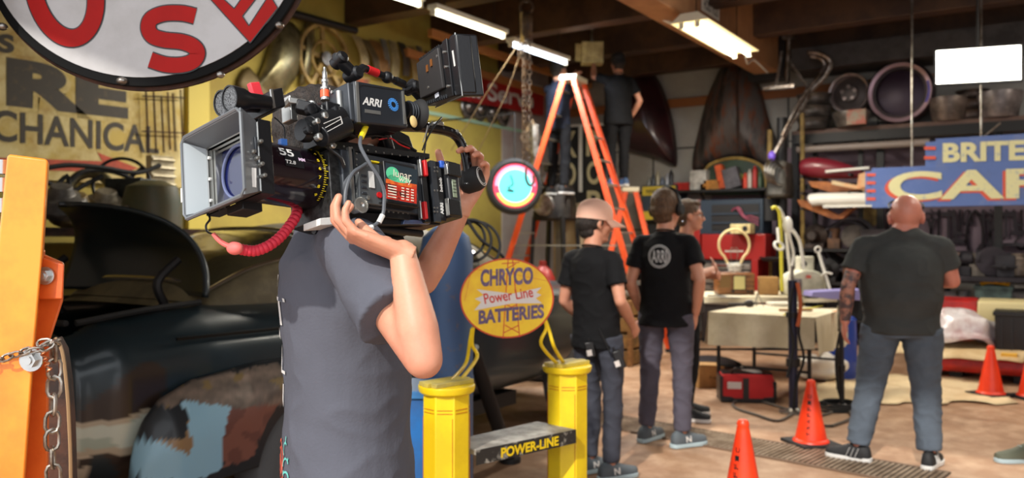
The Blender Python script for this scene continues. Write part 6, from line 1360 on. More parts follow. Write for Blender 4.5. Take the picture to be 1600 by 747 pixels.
m_pg = cloth('grey_trousers', (88, 84, 96)); m_pd = cloth('dark_grey_trousers', (66, 68, 78)); m_jn = cloth('blue_grey_jeans', (92, 102, 114), .75, .4); m_pk = cloth('black_trousers', (24, 24, 27))
m_sg = mat('shoe_grey', (84, 92, 98), .7); m_ss = mat('sole_pale', (170, 190, 196), .6); m_sb = mat('shoe_black', (30, 30, 32), .7); m_sw = mat('sole_white', (214, 212, 208), .6)
m_graph = mat('print_white', (206, 206, 204), .7); m_gr = mat('print_red', (216, 92, 62), .7); m_gt = mat('print_teal', (96, 178, 170), .7)
# camera operator
op = human('camera operator in a slate grey T-shirt carrying the cinema camera on the shoulder, arm bent', C2W(-.345, 1.76), math.radians(12), 1.79, w=1.0, loose=1.04, hs=.98, hoff=(.0, -.045, -.03), armw=.88,
    J=dict(elR=P(662, 562, 1.40), wrR=P(629, 396, 1.45), elL=P(662, 440, 2.0), wrL=P(722, 322, 1.98), shR=(.165, .01, 1.43), shL=(-.165, .0, 1.43)), lean=(0, -.01), head=(0, 0),
    shirt=m_slate, pants=(m_pd,), shoes=(m_sb, m_sw), hair=(m_hair, 0), vox=.006, finger_vox=.0028, hem=.82, sleeve=.66, wr=.0045,
    hands=dict(R=dict(W=1, d=C2W(-.92, -.08, .34), n=C2W(.25, .25, .9), curl=.5, fc=(.72, .58, .55, .6), spread=.7, s=.98), L=dict(W=1, d=C2W(.34, .0, .94), n=C2W(-.35, -.93, 0), curl=.75)))
bv = bvh_of(op.shirt)
def back_print(T, items, px0, Rz=1):
    for nm, mb_, mm in items: T.part(nm, mb_, mm, world=False, smooth=False, ang=60)
def bp(x, z): return V((x*op.s, -.3, z*op.s))
it = []
b = MB()
rr = random.Random(3)
for s_, x0, x1, z0, z1 in (('Y', .0, .05, 1.345, 1.37), ('LT', -.03, .10, 1.27, 1.325), ('V', -.02, .03, 1.235, 1.262), ('N L', -.06, .06, 1.17, 1.222), ('Y V', -.05, .05, 1.10, 1.15)):
    b.text(s_, bp(x0, z0), bp(x1, z0), bp(x0, z1), .0, 0)
it.append(('back_print_lettering', drape(b, bv, (0, 1, 0), .0025), m_graph))
b = MB()
for r in (.014, .028, .042): b.band([bp(.02+r*(1+.12*math.sin(5*t+r*90))*math.cos(t), .985+r*(1+.12*math.cos(4*t))*math.sin(t)) for t in [2*PI*k/28 for k in range(28)]], .0055, 0, (0, -1, 0), True)
it.append(('rose_print', drape(b, bv, (0, 1, 0), .0025), m_gr))
b = MB()
for x, z, a_ in ((.075, 1.0, .4), (.085, .975, -.2), (.07, 1.03, 1.0), (-.04, 1.03, 2.2), (-.03, .93, 3.6)): b.band([bp(x+.022*t*math.cos(a_)+.006*math.sin(t*5), z+.022*t*math.sin(a_)+.006*math.cos(t*5)) for t in [q/8 for q in range(-8, 9)]], .0045, 0, (0, -1, 0))
it.append(('leaf_print', drape(b, bv, (0, 1, 0), .0025), m_gt)); back_print(op, it, 0)
# man with the peach cap
pc = human('man in black T-shirt and peach baseball cap, looking to the right', C2W((932-CX)/F*5.1, 5.1), math.radians(48), 1.66, w=.98, capped=True, hs=1.05, J=dict(elR=(.23, -.06, 1.16), wrR=(.17, .17, .985), wrL=(-.2, .16, .98), knL=(-.08, .06, .5), anL=(-.07, .02, .09)),
    head=(-math.radians(30), -.12), shirt=m_black, pants=(m_pd, .95), shoes=(m_sg, m_ss, 'N'), hair=(m_hair, .02), lean=(-.01, -.02), hem=.84, feet=(-.3, -.35))
m_pch = mat('cap_peach', (240, 190, 166), .8, bump=.15, bs=120)
def cap(T, m, back=False, brim=True, logo=None):
    MHc = T.MH @ Matrix.Rotation(0, 4, 'Z'); sg = -1 if back else 1
    b = MB(); rs = []
    for t, z in ((1.03, .022), (1.04, .05), (1.0, .085), (.86, .115), (.58, .137), (.25, .146), (.02, .148)): rs.append([V((.089*t*math.cos(q), -.01+.108*t*math.sin(q), z)) for q in [2*PI*k/32 for k in range(32)]])
    b.rings(rs, True).xf(MHc); o = T.part('cap', b, m, world=False, ang=60)
    br = MB().grid(lambda u, v: V(((.082-.012*v)*math.sin((u-.5)*2.5)*(1), sg*(-.01+.108*math.cos((u-.5)*2.3)+.10*v*math.cos((u-.5)*2.2)), .040-.035*v-.035*abs(u-.5)**2*4*.6)), 18, 6).xf(MHc)
    if brim: T.part('cap_brim', br, m, world=False, parent=o, solid=.004, ang=60)
    bt = MB().ell((0, -.01, .147), (.007, .007, .004)).xf(MHc); T.part('cap_button', bt, m, world=False, parent=o)
    return o
o = cap(pc, m_pch)
b = MB().torus((0, -.108, .05), (0, 1, 0), .022, .004, 16, 6, 0, PI).ell((.0, -.112, .045), (.022, .004, .012)).xf(pc.MH); pc.part('cap_strap', b, m_dark, world=False, parent=o)
b = MB().ell((.075, -.01, .075), (.008, .016, .012)).xf(pc.MH); pc.part('cap_clip', b, m_dark, world=False, parent=o)
def radio(px, py, d, lab, tilt, L=.11, ant=True, lean=(0, 0)):
    c = P(px, py, d); T = Thing('walkie_talkie', lab, 'two-way radio', c, YAW)
    R = Matrix.Rotation(tilt, 3, 'Y'); T.part('body', MB().box((0, 0, L/2), (.055, .035, L), R), m_blk, world=False, bev=.006); T.part('label', MB().box(R @ V((0, -.019, L*.3)), (.03, .003, .035), R), m_w, world=False)
    if ant: T.part('antenna', MB().cyl(R @ V((-.018, 0, L)), R @ V((-.03, 0, L+.15)), .005), m_blk, world=False)
    T.part('knob', MB().cyl(R @ V((.012, 0, L)), R @ V((.012, 0, L+.02)), .007), m_blk, world=False)
radio(967, 576, 4.92, 'black walkie-talkie with long antenna on the hip of the peach-capped man', -.35)
radio(922, 558, 4.93, 'small black pack with a white label clipped at the back of the peach-capped man', -.2, .09, False)
# man with headphones
hp = human('man in black T-shirt with a round back logo wearing black headphones, hand in pocket', C2W((1040-CX)/F*5.87, 5.87), math.radians(62), 1.78, w=1.04, hs=1.1, J=dict(elR=(.27, -.09, 1.17), wrR=(.20, .05, .93), wrL=(-.24, .12, .95), knL=(-.13, .05, .5), anL=(-.15, .03, .09)),
    head=(-math.radians(12), -.05), shirt=m_black, pants=(m_pg, .98), shoes=(m_sg, m_ss, 'N'), hair=(m_hair2, 0), hem=.84, feet=(-.2, -.6), hands=dict(R=dict(d=V((-.15, .3, -1)), n=V((-1, .1, 0)), curl=.3)))
def logo(T, x, z, r, m):
    bv = bvh_of(T.shirt); b = MB(); q = lambda a, c: V((x+a, -.4, z+c))
    for rad in (r, r*.86): b.band([q(rad*math.cos(t), rad*math.sin(t)) for t in [2*PI*k/40 for k in range(40)]], r*.07, 0, (0, -1, 0), True)
    b.text('ARRI', q(-r*.68, -r*.55), q(r*.68, -r*.55), q(-r*.68, r*.55), .02, 0); drape(b, bv, (0, 1, 0), .004); T.part('back_logo', b, m, world=False, smooth=False)
logo(hp, -.005, 1.33, .078, m_graph)
T = Thing('headphones', 'black over-ear headphones on the head of the man with the round logo', 'headphones', hp.mw @ (hp.MH @ V((0, 0, .12))), 0)
MW = hp.mw @ hp.MH
b = MB().tube([V((.098*math.sin(t), -.005, .01+.128*math.cos(t))) for t in [math.radians(q) for q in range(-90, 91, 15)]], .009, 8, 3).xf(MW); T.part('headband', b, m_blk)
for S in (-1, 1): T.part('ear_cup', MB().lathe(V((S*.078, 0, .0)), V((S*1, 0, 0)), [(0, .030), (.004, .040), (.022, .040), (.032, .028)], 24).xf(MW), m_blk)
T.part('microphone', MB().tube([V((.1, .01, -.02)), V((.09, .07, -.06)), V((.05, .1, -.065))], .003, 6).xf(MW), m_blk)
# third man, arms folded
tm = human('man in brown-grey T-shirt with folded arms, mostly hidden behind the man with headphones', C2W((1074-CX)/F*6.75, 6.75), math.radians(-12), 1.76, w=1.0, J=dict(elR=(.24, .06, 1.17), wrR=(-.06, .22, 1.22), elL=(-.24, .06, 1.17), wrL=(.09, .24, 1.17)),
    shirt=m_brn, pants=(m_pk,), shoes=(m_sb, m_sw), hair=(m_hair2, 0), feet=(.2, -.2), hands=dict(R=dict(d=V((-1, .1, .1)), n=V((0, -1, 0)), curl=.3), L=dict(d=V((1, .1, .05)), n=V((0, -1, 0)), curl=.3)))
gl = MB().torus((.031, .096, .004), (0, 1, 0), .02, .0025, 16, 6).torus((-.031, .096, .004), (0, 1, 0), .02, .0025, 16, 6).bar((-.011, .1, .006), (.011, .1, .006), .003, .003).bar((.05, .094, .008), (.078, 0, .008), .003, .003).bar((-.05, .094, .008), (-.078, 0, .008), .003, .003).xf(tm.MH)
tm.part('glasses', gl, m_dark, world=False)
# bald man
bm = human('heavy bald man in a dark T-shirt and blue-grey jeans seen from behind', C2W((1408-CX)/F*5.35, 5.35), math.radians(70), 1.75, w=1.5, belly=.04, hk=.86, hs=1.2, hoff=(.03, -.0, -.04), J=dict(elL=(-.325, -.05, 1.16), wrL=(-.34, .0, .93), elR=(.31, .06, 1.2), wrR=(.08, .36, 1.2), hipL=(-.12, 0, .9), hipR=(.12, 0, .9), knL=(-.19, .02, .48), anL=(-.265, .0, .09), knR=(.15, .03, .48), anR=(.165, -.03, .09)),
    head=(.0, -.05), shirt=m_ink, pants=(m_jn, 1.02), skin=m_skin2, shoes=(m_sb, m_sw, m_sw), hem=.86, feet=(1.2, -.35), arm_mats=('L', m_tattoo), sleeve=.6)
b = MB().tube([V((x, y, z)) for x, y, z in ((-.076, -.045, .045), (-.080, .0, .066), (-.068, .05, .083), (-.03, .07, .096), (0, .072, .098), (.03, .07, .096), (.068, .05, .083), (.080, .0, .066), (.076, -.045, .045))], .006, 6, 4).xf(bm.mw @ bm.MH)
solo('sunglasses_strap', 'dark glasses pushed up on the bald man\'s head', 'glasses', b, m_blk)
# men on the ladders
lb = human('man in black clothes and dark cap standing on the shorter ladder, reaching to the beam', C2W((966-CX)/F*11.15, 11.15), math.radians(108), 1.77, w=1.12, zbase=2.155, J=dict(elL=(-.28, .18, 1.5), wrL=(-.2, .36, 1.7), elR=(.30, -.05, 1.16), wrR=(.24, .12, .95), knL=(-.1, .04, .5), knR=(.1, .03, .5), anL=(-.09, 0, .09), anR=(.08, 0, .09)),
    head=(0, .1), shirt=m_black, pants=(m_pk, .95), shoes=(mat('shoe_blue', (60, 84, 120), .6), m_sw), hair=(m_hair, 0), hem=.82, vox=.012, feet=(-.2, .2))
cap(lb, m_sb, True)
ll = human('man in navy T-shirt and beanie on the left side of the tall ladder', C2W((872-CX)/F*11.1, 11.1), math.radians(42), 1.78, w=1.05, zbase=2.04, J=dict(elR=(.26, .16, 1.25), wrR=(.16, .30, 1.42), elL=(-.26, .2, 1.45), wrL=(-.12, .38, 1.62)),
    head=(-.2, .15), shirt=m_navy, pants=(m_pk, .95), shoes=(m_sb, m_sw), hair=(m_hair, 0), vox=.012)
b = MB(); rs = [[V((.088*t*math.cos(q), -.012+.106*t*math.sin(q), z)) for q in [2*PI*k/28 for k in range(28)]] for t, z in ((1.02, .02), (1.04, .05), (.98, .09), (.75, .125), (.35, .145), (.02, .15))]
ll.part('beanie', b.rings(rs).xf(ll.MH), m_sb, world=False, ang=60)
# shoe at the right edge
g = G(1604, 722); T = Thing('shoe', 'olive green shoe with a pale sole entering at the right edge', 'shoe', g, YAW+PI/2*1.0)
shoe(T, (0, 0, .085), 0, mat('shoe_olive', (92, 96, 80), .7), m_ss, 1.0, 'upper')
# ---------------------------------------------------------------- cinema camera on the operator's shoulder
_a, _r, _p = .879, .213, .079
fw = C2W(-math.cos(_a)*math.cos(_p), -math.sin(_a)*math.cos(_p), math.sin(_p)); l0 = V((0, 0, 1)).cross(fw).normalized(); u0 = fw.cross(l0)
lf = l0*math.cos(_r)+u0*math.sin(_r); up = u0*math.cos(_r)-l0*math.sin(_r)
CO = P(520, 287, 1.629); CR = Matrix((fw, lf, up)).transposed()
K = T = Thing('cinema_camera', 'black digital cinema camera with matte box, purple lens and many cables on the operator\'s shoulder', 'camera', CO, CR)
CI = K.inv.copy(); eyeL = CI @ V((0, 0, EYE))
def L(px, py, y=0.):
    r = (CI.to_3x3() @ ray(px, py)); t = (y-eyeL.y)/r.y; return eyeL+r*t
def Lx(px, py, x):
    r = (CI.to_3x3() @ ray(px, py)); t = (x-eyeL.x)/r.x; return eyeL+r*t
def lb(b, x0, y0, x1, y1, yn, yf, bulge=0):     # box from picture corners on the near plane y=yn, reaching back to y=yf
    a, c = L(x0, y0, yn), L(x1, y1, yn); return b.box(((a.x+c.x)/2, (yn+yf)/2, (a.z+c.z)/2), (abs(a.x-c.x), abs(yn-yf), abs(a.z-c.z)))
def lp(b, pts, yn, yf):                      # prism from a picture outline
    return b.prism([L(x, y, yn) for x, y in pts], V((0, yf-yn, 0)))
def kp(nm, b, m, **k): k.setdefault('world', False); return K.part(nm, b, m, **k)
m_kb = mat('camera_black', (24, 25, 28), .38, .2, bump=.03, bs=200); m_kg = mat('camera_grey', (56, 60, 66), .4, .4); m_ks = mat('camera_silver', (176, 176, 172), .28, .85)
m_kr = mat('camera_red', (196, 30, 34), .4); m_ky = mat('camera_yellow', (232, 208, 30), .5); m_kp = mat('lens_purple', (26, 14, 24), .16, .3, coat=.6); m_kw = mat('camera_white', (214, 214, 210), .5)
m_kc = mat('carbon', (52, 52, 52), .4, .3, var=(24, 24, 24), vs=90); m_cab = mat('cable_slate', (84, 88, 94), .45); m_bl = None
m_blue = mat('camera_blue', (40, 90, 190), .4)
# matte box
xf, w_, h_, zc = .260, .094, .0755, -.0024
def frame_ring(x, w, h, z): return [V((x, -w, z-h)), V((x, w, z-h)), V((x, w, z+h)), V((x, -w, z+h))]
xi = .222
m_hood = mat('hood_grey', (104, 108, 112), .4, .3); m_hin = mat('hood_inside', (176, 184, 188), .45, .1)
# four walls of the hood, each a slab between outer and inner edges
of_, ob_ = frame_ring(xf, w_, h_, zc), frame_ring(xi, .082, .062, zc); if_, ib_ = frame_ring(xf+.0005, w_-.0045, h_-.0045, zc), frame_ring(xi, .078, .058, zc)
b = MB()
for k in range(4):
    n = (k+1) % 4; b.add([of_[k], of_[n], ob_[n], ob_[k], if_[k], if_[n], ib_[n], ib_[k]], [(0, 1, 2, 3), (7, 6, 5, 4), (0, 4, 5, 1), (3, 2, 6, 7), (1, 5, 6, 2), (0, 3, 7, 4)])
hood = kp('matte_box_hood', b, m_hood, bev=.001)
rim = [V((xf, y, z+zc)) for y, z in ((-w_, -h_+.01), (-w_+.01, -h_), (w_-.01, -h_), (w_, -h_+.01), (w_, h_-.01), (w_-.01, h_), (-w_+.01, h_), (-w_, h_-.01))]
kp('hood_rim', MB().tube(rim, .0035, 6, 0, True), m_hood, parent=hood)
kp('side_flap_lining', MB().add([if_[0]+V((-.001, .0008, .004)), if_[3]+V((-.001, .0008, -.004)), ib_[3]+V((0, .0008, 0)), ib_[0]+V((0, .0008, 0))], [(0, 1, 2, 3)]), m_hin, parent=hood)
kp('hood_clip', MB().box((xf+.001, -w_-.001, zc-.03), (.006, .004, .026)), m_kw, parent=hood)
b = MB()
for ww, hh, x in ((.080, .060, .219), (.076, .056, .211), (.072, .052, .204)): b.tube([V((x, y, z+zc)) for y, z in ((-ww, -hh), (ww, -hh), (ww, hh), (-ww, hh))], .003, 4, 0, True)
kp('filter_frames', b, m_ks); 
b = MB().box((.207, -.074, zc), (.022, .006, .11)).box((.205, -.066, zc), (.016, .006, .11)); kp('filter_tray', b, m_ks)
for z in (-.04, 0, .04): kp('tray_screw', MB().cyl((.218, -.072, zc+z), (.222, -.072, zc+z), .003, n=10), m_kw)
# matte box housing
b = MB().rings([[V((x, w*c1, zc+h*c2)) for c1, c2 in ((-1, -1), (1, -1), (1, 1), (-1, 1))] for x, w, h in ((xi, .086, .066), (.196, .086, .066), (.194, .072, .062), (.186, .066, .060))], False); kp('matte_box_housing', b, m_kb, bev=.001)
b = MB().ring3((.128, 0, 0), (1, 0, 0), [(.057, 0), (.085, 0), (.085, .005), (.057, .005)], 4); 
b = MB().ring3((.186, 0, 0), (1, 0, 0), [(.052, 0), (.066, 0), (.066, .006), (.052, .006)], 32); kp('back_plate', b, m_kb)
q = lambda px, py, y=.0872: L(px, py, y)
kp('yellow_label', MB().prism([q(379, 207), q(389, 213), q(389, 224), q(378, 217)], (0, .0008, 0)), m_ky, smooth=False)
kp('barcode_label', MB().prism([q(393, 262), q(400, 263), q(400, 293), q(393, 292)], (0, .0008, 0)), m_kw, smooth=False)
for px, py in ((394, 238), (400, 248), (407, 257), (411, 275), (405, 222)): c = q(px, py); kp('housing_knob', MB().cyl(c-V((0, .006, 0)), c+V((0, .006, 0)), .0038, n=12).cyl(c+V((0, .004, 0)), c+V((0, .009, 0)), .0024, n=12), m_ks)
b = MB(); lb(b, 398, 213, 404, 240, .088, .075); kp('tilt_scale', b, m_kg, bev=.001)
kp('hood_top_knob', MB().cyl((.225, -.05, .066), (.225, -.05, .084), .006), m_ks); kp('bottom_bracket', MB().box((.2, 0, -.074), (.04, .05, .016)), m_kb, bev=.002)
kp('blue_clip', MB().box((.2, .03, .068), (.014, .02, .010)), m_blue, bev=.001)
# glass filter, seen blue through the hood
gl_ = mat('filter_glass', (20, 26, 74), .05, .0, spec=.9, coat=1.); kp('filter_glass', MB().box((.198, 0, zc), (.003, .136, .104)), gl_)
kp('lens_ring_front', MB().torus((.203, -.01, zc), (1, 0, 0), .048, .003, 36, 8), mat('ring_slate', (96, 104, 140), .3))
# lens
kp('lens_barrel', MB().lathe((.192, 0, 0), (-1, 0, 0), [(0, .052), (.004, .055), (.024, .0565), (.134, .0575), (.138, .0555), (.142, .0555), (.144, .052)], 56), m_kp)
kp('lens_rear_barrel', MB().lathe((.050, 0, 0), (-1, 0, 0), [(0, .052), (.004, .053), (.022, .052), (.026, .049), (.040, .048), (.044, .044)], 56), m_kp)
b = MB()
for k in range(90): a = 2*PI*k/90; b.box((.026, .0535*math.cos(a), .0535*math.sin(a)), (.005, .0016, .0028), Matrix.Rotation(a, 3, 'X'))
kp('iris_gear_teeth', b, m_kg, smooth=False); b = MB()
for k in range(64): a = 2*PI*k/64; b.box((.055, .0558*math.cos(a), .0558*math.sin(a)), (.010, .0016, .0030), Matrix.Rotation(a, 3, 'X'))
kp('focus_gear_teeth', b, m_kp, smooth=False)
def on_cyl(mb, R): # mb in (x, s, 0): s arc length, measured from straight toward the viewer
    mb.v = [V((v.x, R*math.cos(v.y/R), R*math.sin(v.y/R))) for v in mb.v]; return mb
Rb = .0583
def ctext(s_, x0, x1, z0, z1, off, R=Rb): return on_cyl(MB().text(s_, (x0, z0, 0), (x1, z0, 0), (x0, z1, 0), off, 0), R)
kp('lens_window', on_cyl(MB().grid(lambda u, v: V((.150-.040*u, -.002+.038*v, 0)), 6, 8), Rb-.0003), m_kb)
kp('focal_length_lettering', ctext('55', .158, .128, .018, .036, .02), m_kw, smooth=False); kp('t_stop_lettering', ctext('T2.8', .150, .128, .003, .010, .02), m_kw, smooth=False); kp('mm_lettering', ctext('MM', .120, .106, .012, .019, .03), mat('pale_lilac', (214, 190, 214), .5), smooth=False)
b = MB()
for k in range(-14, 22):
    s0 = k*.0042; ln = .010 if k % 3 == 0 else .005; b.add([V((.066, s0, 0)), V((.066-ln, s0, 0)), V((.066-ln, s0+.0013, 0)), V((.066, s0+.0013, 0))], [(0, 1, 2, 3)])
for i, s_ in enumerate(('9', '8', '7', '6', '5', '4', '3', '2', '∞')[:8]): b.text(s_, (.078, -.05+i*.017, 0), (.072, -.05+i*.017, 0), (.078, -.044+i*.017, 0), .03, 0)
kp('focus_scale', on_cyl(b, Rb), m_ky, smooth=False)
b = MB()
for i, s_ in enumerate(('16', '11', '8', '5.6', '4', '2.8')): b.text(s_, (.018, -.03+i*.012, 0), (.010, -.03+i*.012, 0), (.018, -.025+i*.012, 0), .02, 0)
kp('iris_scale', on_cyl(b, .0496), m_kw, smooth=False)
kp('lens_mount', MB().lathe((.008, 0, 0), (-1, 0, 0), [(0, .046), (.004, .054), (.010, .054), (.012, .050), (.016, .058), (.022, .060), (.024, .054), (.030, .054), (.032, .060), (.042, .060), (.044, .05)], 48), m_ks)
b = MB()
for a in (.5, 2.2, 3.9, 5.5): b.box((-.004, .060*math.cos(a), .060*math.sin(a)), (.014, .012, .018), Matrix.Rotation(a, 3, 'X'))
kp('mount_lugs', b, mat('mount_bronze', (150, 140, 118), .35, .8), bev=.002)
kp('mount_tab', MB().box((-.016, .063, .008), (.010, .006, .040)), m_kw, bev=.002)
kp('blue_release', MB().ell((-.012, .030, .058), (.007, .007, .007)), m_blue)
# body
yN = .068
b = MB(); lb(b, 532, 232, 672, 338, yN, -.07); kp('camera_body', b, m_kg, bev=.003)
b = MB(); lp(b, [(512, 232), (546, 236), (548, 345), (520, 336)], .060, -.065); kp('carbon_front', b, m_kc, bev=.002)
b = MB(); lb(b, 549, 230, 552, 318, yN+.004, yN-.004); kp('bright_rail', b, m_ks)
b = MB(); lb(b, 552, 232, 562, 322, yN+.003, yN-.01); kp('cheese_plate', b, m_kb, bev=.001)
for k in range(9): c = L(557, 240+k*9, yN+.0032); kp('plate_hole', MB().cyl(c, c+V((0, .001, 0)), .0020, n=10), m_ks)
b = MB(); lp(b, [(560, 262), (582, 255), (600, 258), (598, 322), (562, 316)], yN+.012, yN); kp('control_panel', b, mat('panel_grey', (92, 96, 98), .4, .3), bev=.002)
for k, yy in enumerate((272, 281, 290, 299)): 
    b = MB(); lb(b, 566, yy, 574, yy+5, yN+.0145, yN+.010); kp('panel_button', b, m_kg, bev=.001)
c = L(575, 309, yN+.013); kp('panel_dial', MB().lathe(c, c+V((0, 1, 0)), [(0, .0045), (.002, .0045), (.0025, .003)], 20), m_ks)
b = MB(); lb(b, 576, 267, 586, 294, yN+.0142, yN+.011); kp('white_tape', b, m_kw)
c = L(592, 305, yN+.013); kp('record_button', MB().cyl(c, c+V((0, .003, 0)), .006), m_kr)
b = MB(); lb(b, 580, 250, 598, 256, yN+.014, yN); kp('yellow_strip', b, m_ky, bev=.001)
# media box with the sticker
b = MB(); lb(b, 599, 250, 655, 325, yN+.026, yN-.01); kp('media_module', b, m_kb, bev=.002)
ys_ = yN+.0265; A_, B_, D_ = L(602, 254, ys_), L(652, 265, ys_), L(601, 311, ys_); C_ = A_+(B_-A_)+(D_-A_)
st = lambda u, v, o=0.: A_+(B_-A_)*u+(D_-A_)*v+V((0, o, 0))
rr2 = lambda u0, v0, u1, v1, o: MB().add([st(u0, v0, o), st(u1, v0, o), st(u1, v1, o), st(u0, v1, o)], [(3, 2, 1, 0)])
kp('sticker', rr2(0, 0, 1, 1, .0002), mat('sticker_dark', (40, 52, 60), .3), smooth=False)
kp('sticker_red_field', rr2(.02, .50, .98, .98, .0005), mat('sticker_red', (190, 44, 28), .4, var=(60, 20, 18), vs=60, lo=.5, hi=.6), smooth=False)
kp('sticker_flame', rr2(.02, .44, .98, .56, .0007), mat('sticker_orange', (226, 110, 40), .4, var=(190, 60, 30), vs=80), smooth=False)
kp('sticker_green_logo', MB().add([st(.22+.20*math.cos(t), .27+.19*math.sin(t), .0008) for t in [2*PI*k/24 for k in range(24)]], [tuple(range(24))]).add([st(.42+.34*math.cos(t), .38+.10*math.sin(t), .0008) for t in [2*PI*k/24 for k in range(24)]], [tuple(range(24))]), mat('sticker_green', (90, 200, 150), .4), smooth=False)
b = MB().text('lunar', st(.24, .34, .0012), st(.80, .34, .0012), st(.24, .14, .0012), .0, .0).text('way', st(.40, .50, .0012), st(.80, .50, .0012), st(.40, .34, .0012), .0, .0)
for r_ in range(5):
    for c_ in range(4): u0 = .08+.27*c_ if c_ == 0 else .34+.15*c_; b.add([st(u0, .60+.075*r_, .0012), st(u0+(.26 if c_ == 0 else .09), .60+.075*r_, .0012), st(u0+(.26 if c_ == 0 else .09), .63+.075*r_, .0012), st(u0, .63+.075*r_, .0012)], [(3, 2, 1, 0)])
kp('sticker_lettering', b, mat('sticker_ink', (236, 226, 206), .5), smooth=False)
b = MB(); lb(b, 600, 314, 653, 322, yN+.028, yN+.0); kp('media_door', b, m_kg, bev=.001)
# base plate, rods, rosette
b = MB(); lp(b, [(545, 330), (690, 338), (688, 352), (600, 352), (540, 346)], .055, -.06); kp('base_plate', b, m_kb, bev=.002)
b = MB(); lp(b, [(500, 341), (530, 338), (534, 350), (500, 352)], .05, .0); kp('white_plate_end', b, m_kw, bev=.001)
b = MB(); lp(b, [(600, 326), (642, 330), (640, 344), (602, 340)], .064, .03); kp('side_dovetail', b, m_kb, bev=.001)
for k in range(5): c = L(607+k*7.5, 331+k*.6, .0645); kp('dovetail_hole', MB().cyl(c, c+V((0, .001, 0)), .0022, n=10), m_ks)
for z in (-.075,): 
    for y in (-.03, .03): kp('rod', MB().cyl((.03, y, z-.015), (-.2, y, z-.015), .0075), m_kb)
b = MB(); lp(b, [(632, 343), (672, 344), (672, 350), (630, 350)], .062, .0); kp('blue_grey_plate', b, mat('plate_blue', (110, 128, 170), .3, .7), bev=.001)
c = L(563, 321, yN+.018); o = kp('rosette', MB().lathe(c, c+V((0, 1, 0)), [(-.02, .012), (-.001, .013), (0, .0155), (.004, .0155), (.005, .012), (.0055, .005), (.003, .002)], 32), m_ks)
b = MB()
for k in range(28): a = 2*PI*k/28; b.box(c+V((.0145*math.cos(a), .0045, .0145*math.sin(a))), (.0022, .002, .0012), Matrix.Rotation(-a, 3, 'Y'))
kp('rosette_teeth', b, m_ks, parent=o)
# rear: plates, red latches, battery
b = MB(); lb(b, 655, 243, 674, 348, yN+.004, -.07); kp('rear_adapter', b, m_kb, bev=.002)
for y0, y1 in ((249, 275), (314, 342)):
    b = MB(); lb(b, 663, y0, 670, y1, yN+.012, yN); kp('red_latch', b, m_kr, bev=.002); b = MB(); lb(b, 656, y0-1, 661, y1, yN+.010, yN); kp('silver_latch_bar', b, m_ks, bev=.0015)
b = MB(); lb(b, 674, 250, 698, 346, yN+.006, -.07); kp('battery_plate', b, m_kb, bev=.002)
b = MB(); lb(b, 680, 252, 682, 346, yN+.008, yN); kp('bright_strip', b, m_kg)
for yy in (262, 268, 298, 325, 331):
    for xx in (678, 682.5): c = L(xx, yy, yN+.0065); kp('socket', MB().cyl(c, c+V((0, .0025, 0)), .0022, n=10), m_ks)
c = L(690, 257, yN+.0065); kp('blue_cable_plug', MB().box(c, (.012, .008, .016)), m_blue, bev=.002)
tx = lambda s_, p0, p1, p2, y, off=.02: MB().text(s_, L(*p0, y), L(*p1, y), L(*p2, y), off, 0)
kp('bebob_lettering', tx('bebob', (692, 300), (690, 278), (687.5, 299), yN+.0068), m_kw, smooth=False); kp('arri_lettering', tx('ARRI', (693.5, 335), (692.5, 317), (688.5, 335), yN+.0068, .05), m_kw, smooth=False)
b = MB(); lb(b, 697, 250, 724, 341, yN+.012, -.05); kp('battery', b, mat('battery_black', (34, 36, 40), .45), bev=.004)
b = MB(); lb(b, 700, 252, 722, 277, yN+.017, yN+.01); kp('battery_panel', b, m_kb, bev=.002); b = MB(); lb(b, 700, 310, 722, 338, yN+.017, yN+.01); kp('battery_panel', b, m_kb, bev=.002)
b = MB(); lb(b, 706, 280, 715, 309, yN+.0135, yN+.01); kp('battery_display', b, mat('lcd_green', (128, 140, 118), .3), bev=.001)
b = MB(); lb(b, 698, 255, 701, 272, yN+.02, yN+.01); kp('metal_clip', b, m_ks, bev=.001); b = MB(); lb(b, 700, 309, 703, 336, yN+.02, yN+.01); kp('metal_clip', b, m_ks, bev=.001)
b = MB()
for k in range(4): a, e = L(708, 285+k*5, yN+.0138), L(713, 285.7+k*5, yN+.0138); b.bar(a, e, .0006, .0012, V((0, 1, 0)))
kp('display_digits', b, m_dark, smooth=False)
# top: plate, handle, bend and round grip
yT = .02
b = MB(); lp(b, [(500, 218), (548, 222), (672, 240), (672, 248), (540, 236), (500, 230)], .055, -.045); kp('top_plate', b, m_kb, bev=.002)
for k in range(12): c = L(512+k*12.5, 222+k*2.0+3, .0555); kp('top_plate_hole', MB().cyl(c, c+V((0, .0012, 0)), .0021, n=10), m_ks)
b = MB(); lp(b, [(596, 190), (640, 212), (650, 240), (610, 236)], .02, -.02); kp('handle_riser', b, m_kb, bev=.003)
hp_ = [L(x, y, yy) for x, y, yy in ((585, 192, .0), (620, 197, 0), (660, 199, 0), (695, 204, 0), (713, 213, 0), (724, 232, .0), (729, 252, .0), (731, 272, .0), (731, 290, .0))]
o = kp('top_handle', MB().tube(hp_, .0115, 14, 6), mat('handle_black', (20, 20, 23), .25, .4, coat=.4))
cp_ = catmull(hp_, 4); b = MB()
for i in range(3, len(cp_)-2, 2): b.cyl(cp_[i]+V((0, .0095, 0)), cp_[i]+V((0, .0122, 0)), .0030, n=12)
kp('handle_hole', b, m_kg, parent=o)
for i in (9, 15): kp('handle_screw', MB().cyl(cp_[i]+V((0, .010, .004)), cp_[i]+V((0, .0135, .004)), .004, n=12), m_ks, parent=o)
b = MB(); lb(b, 684, 188, 694, 197, .01, -.01); kp('cold_shoe', b, m_ks, bev=.001)
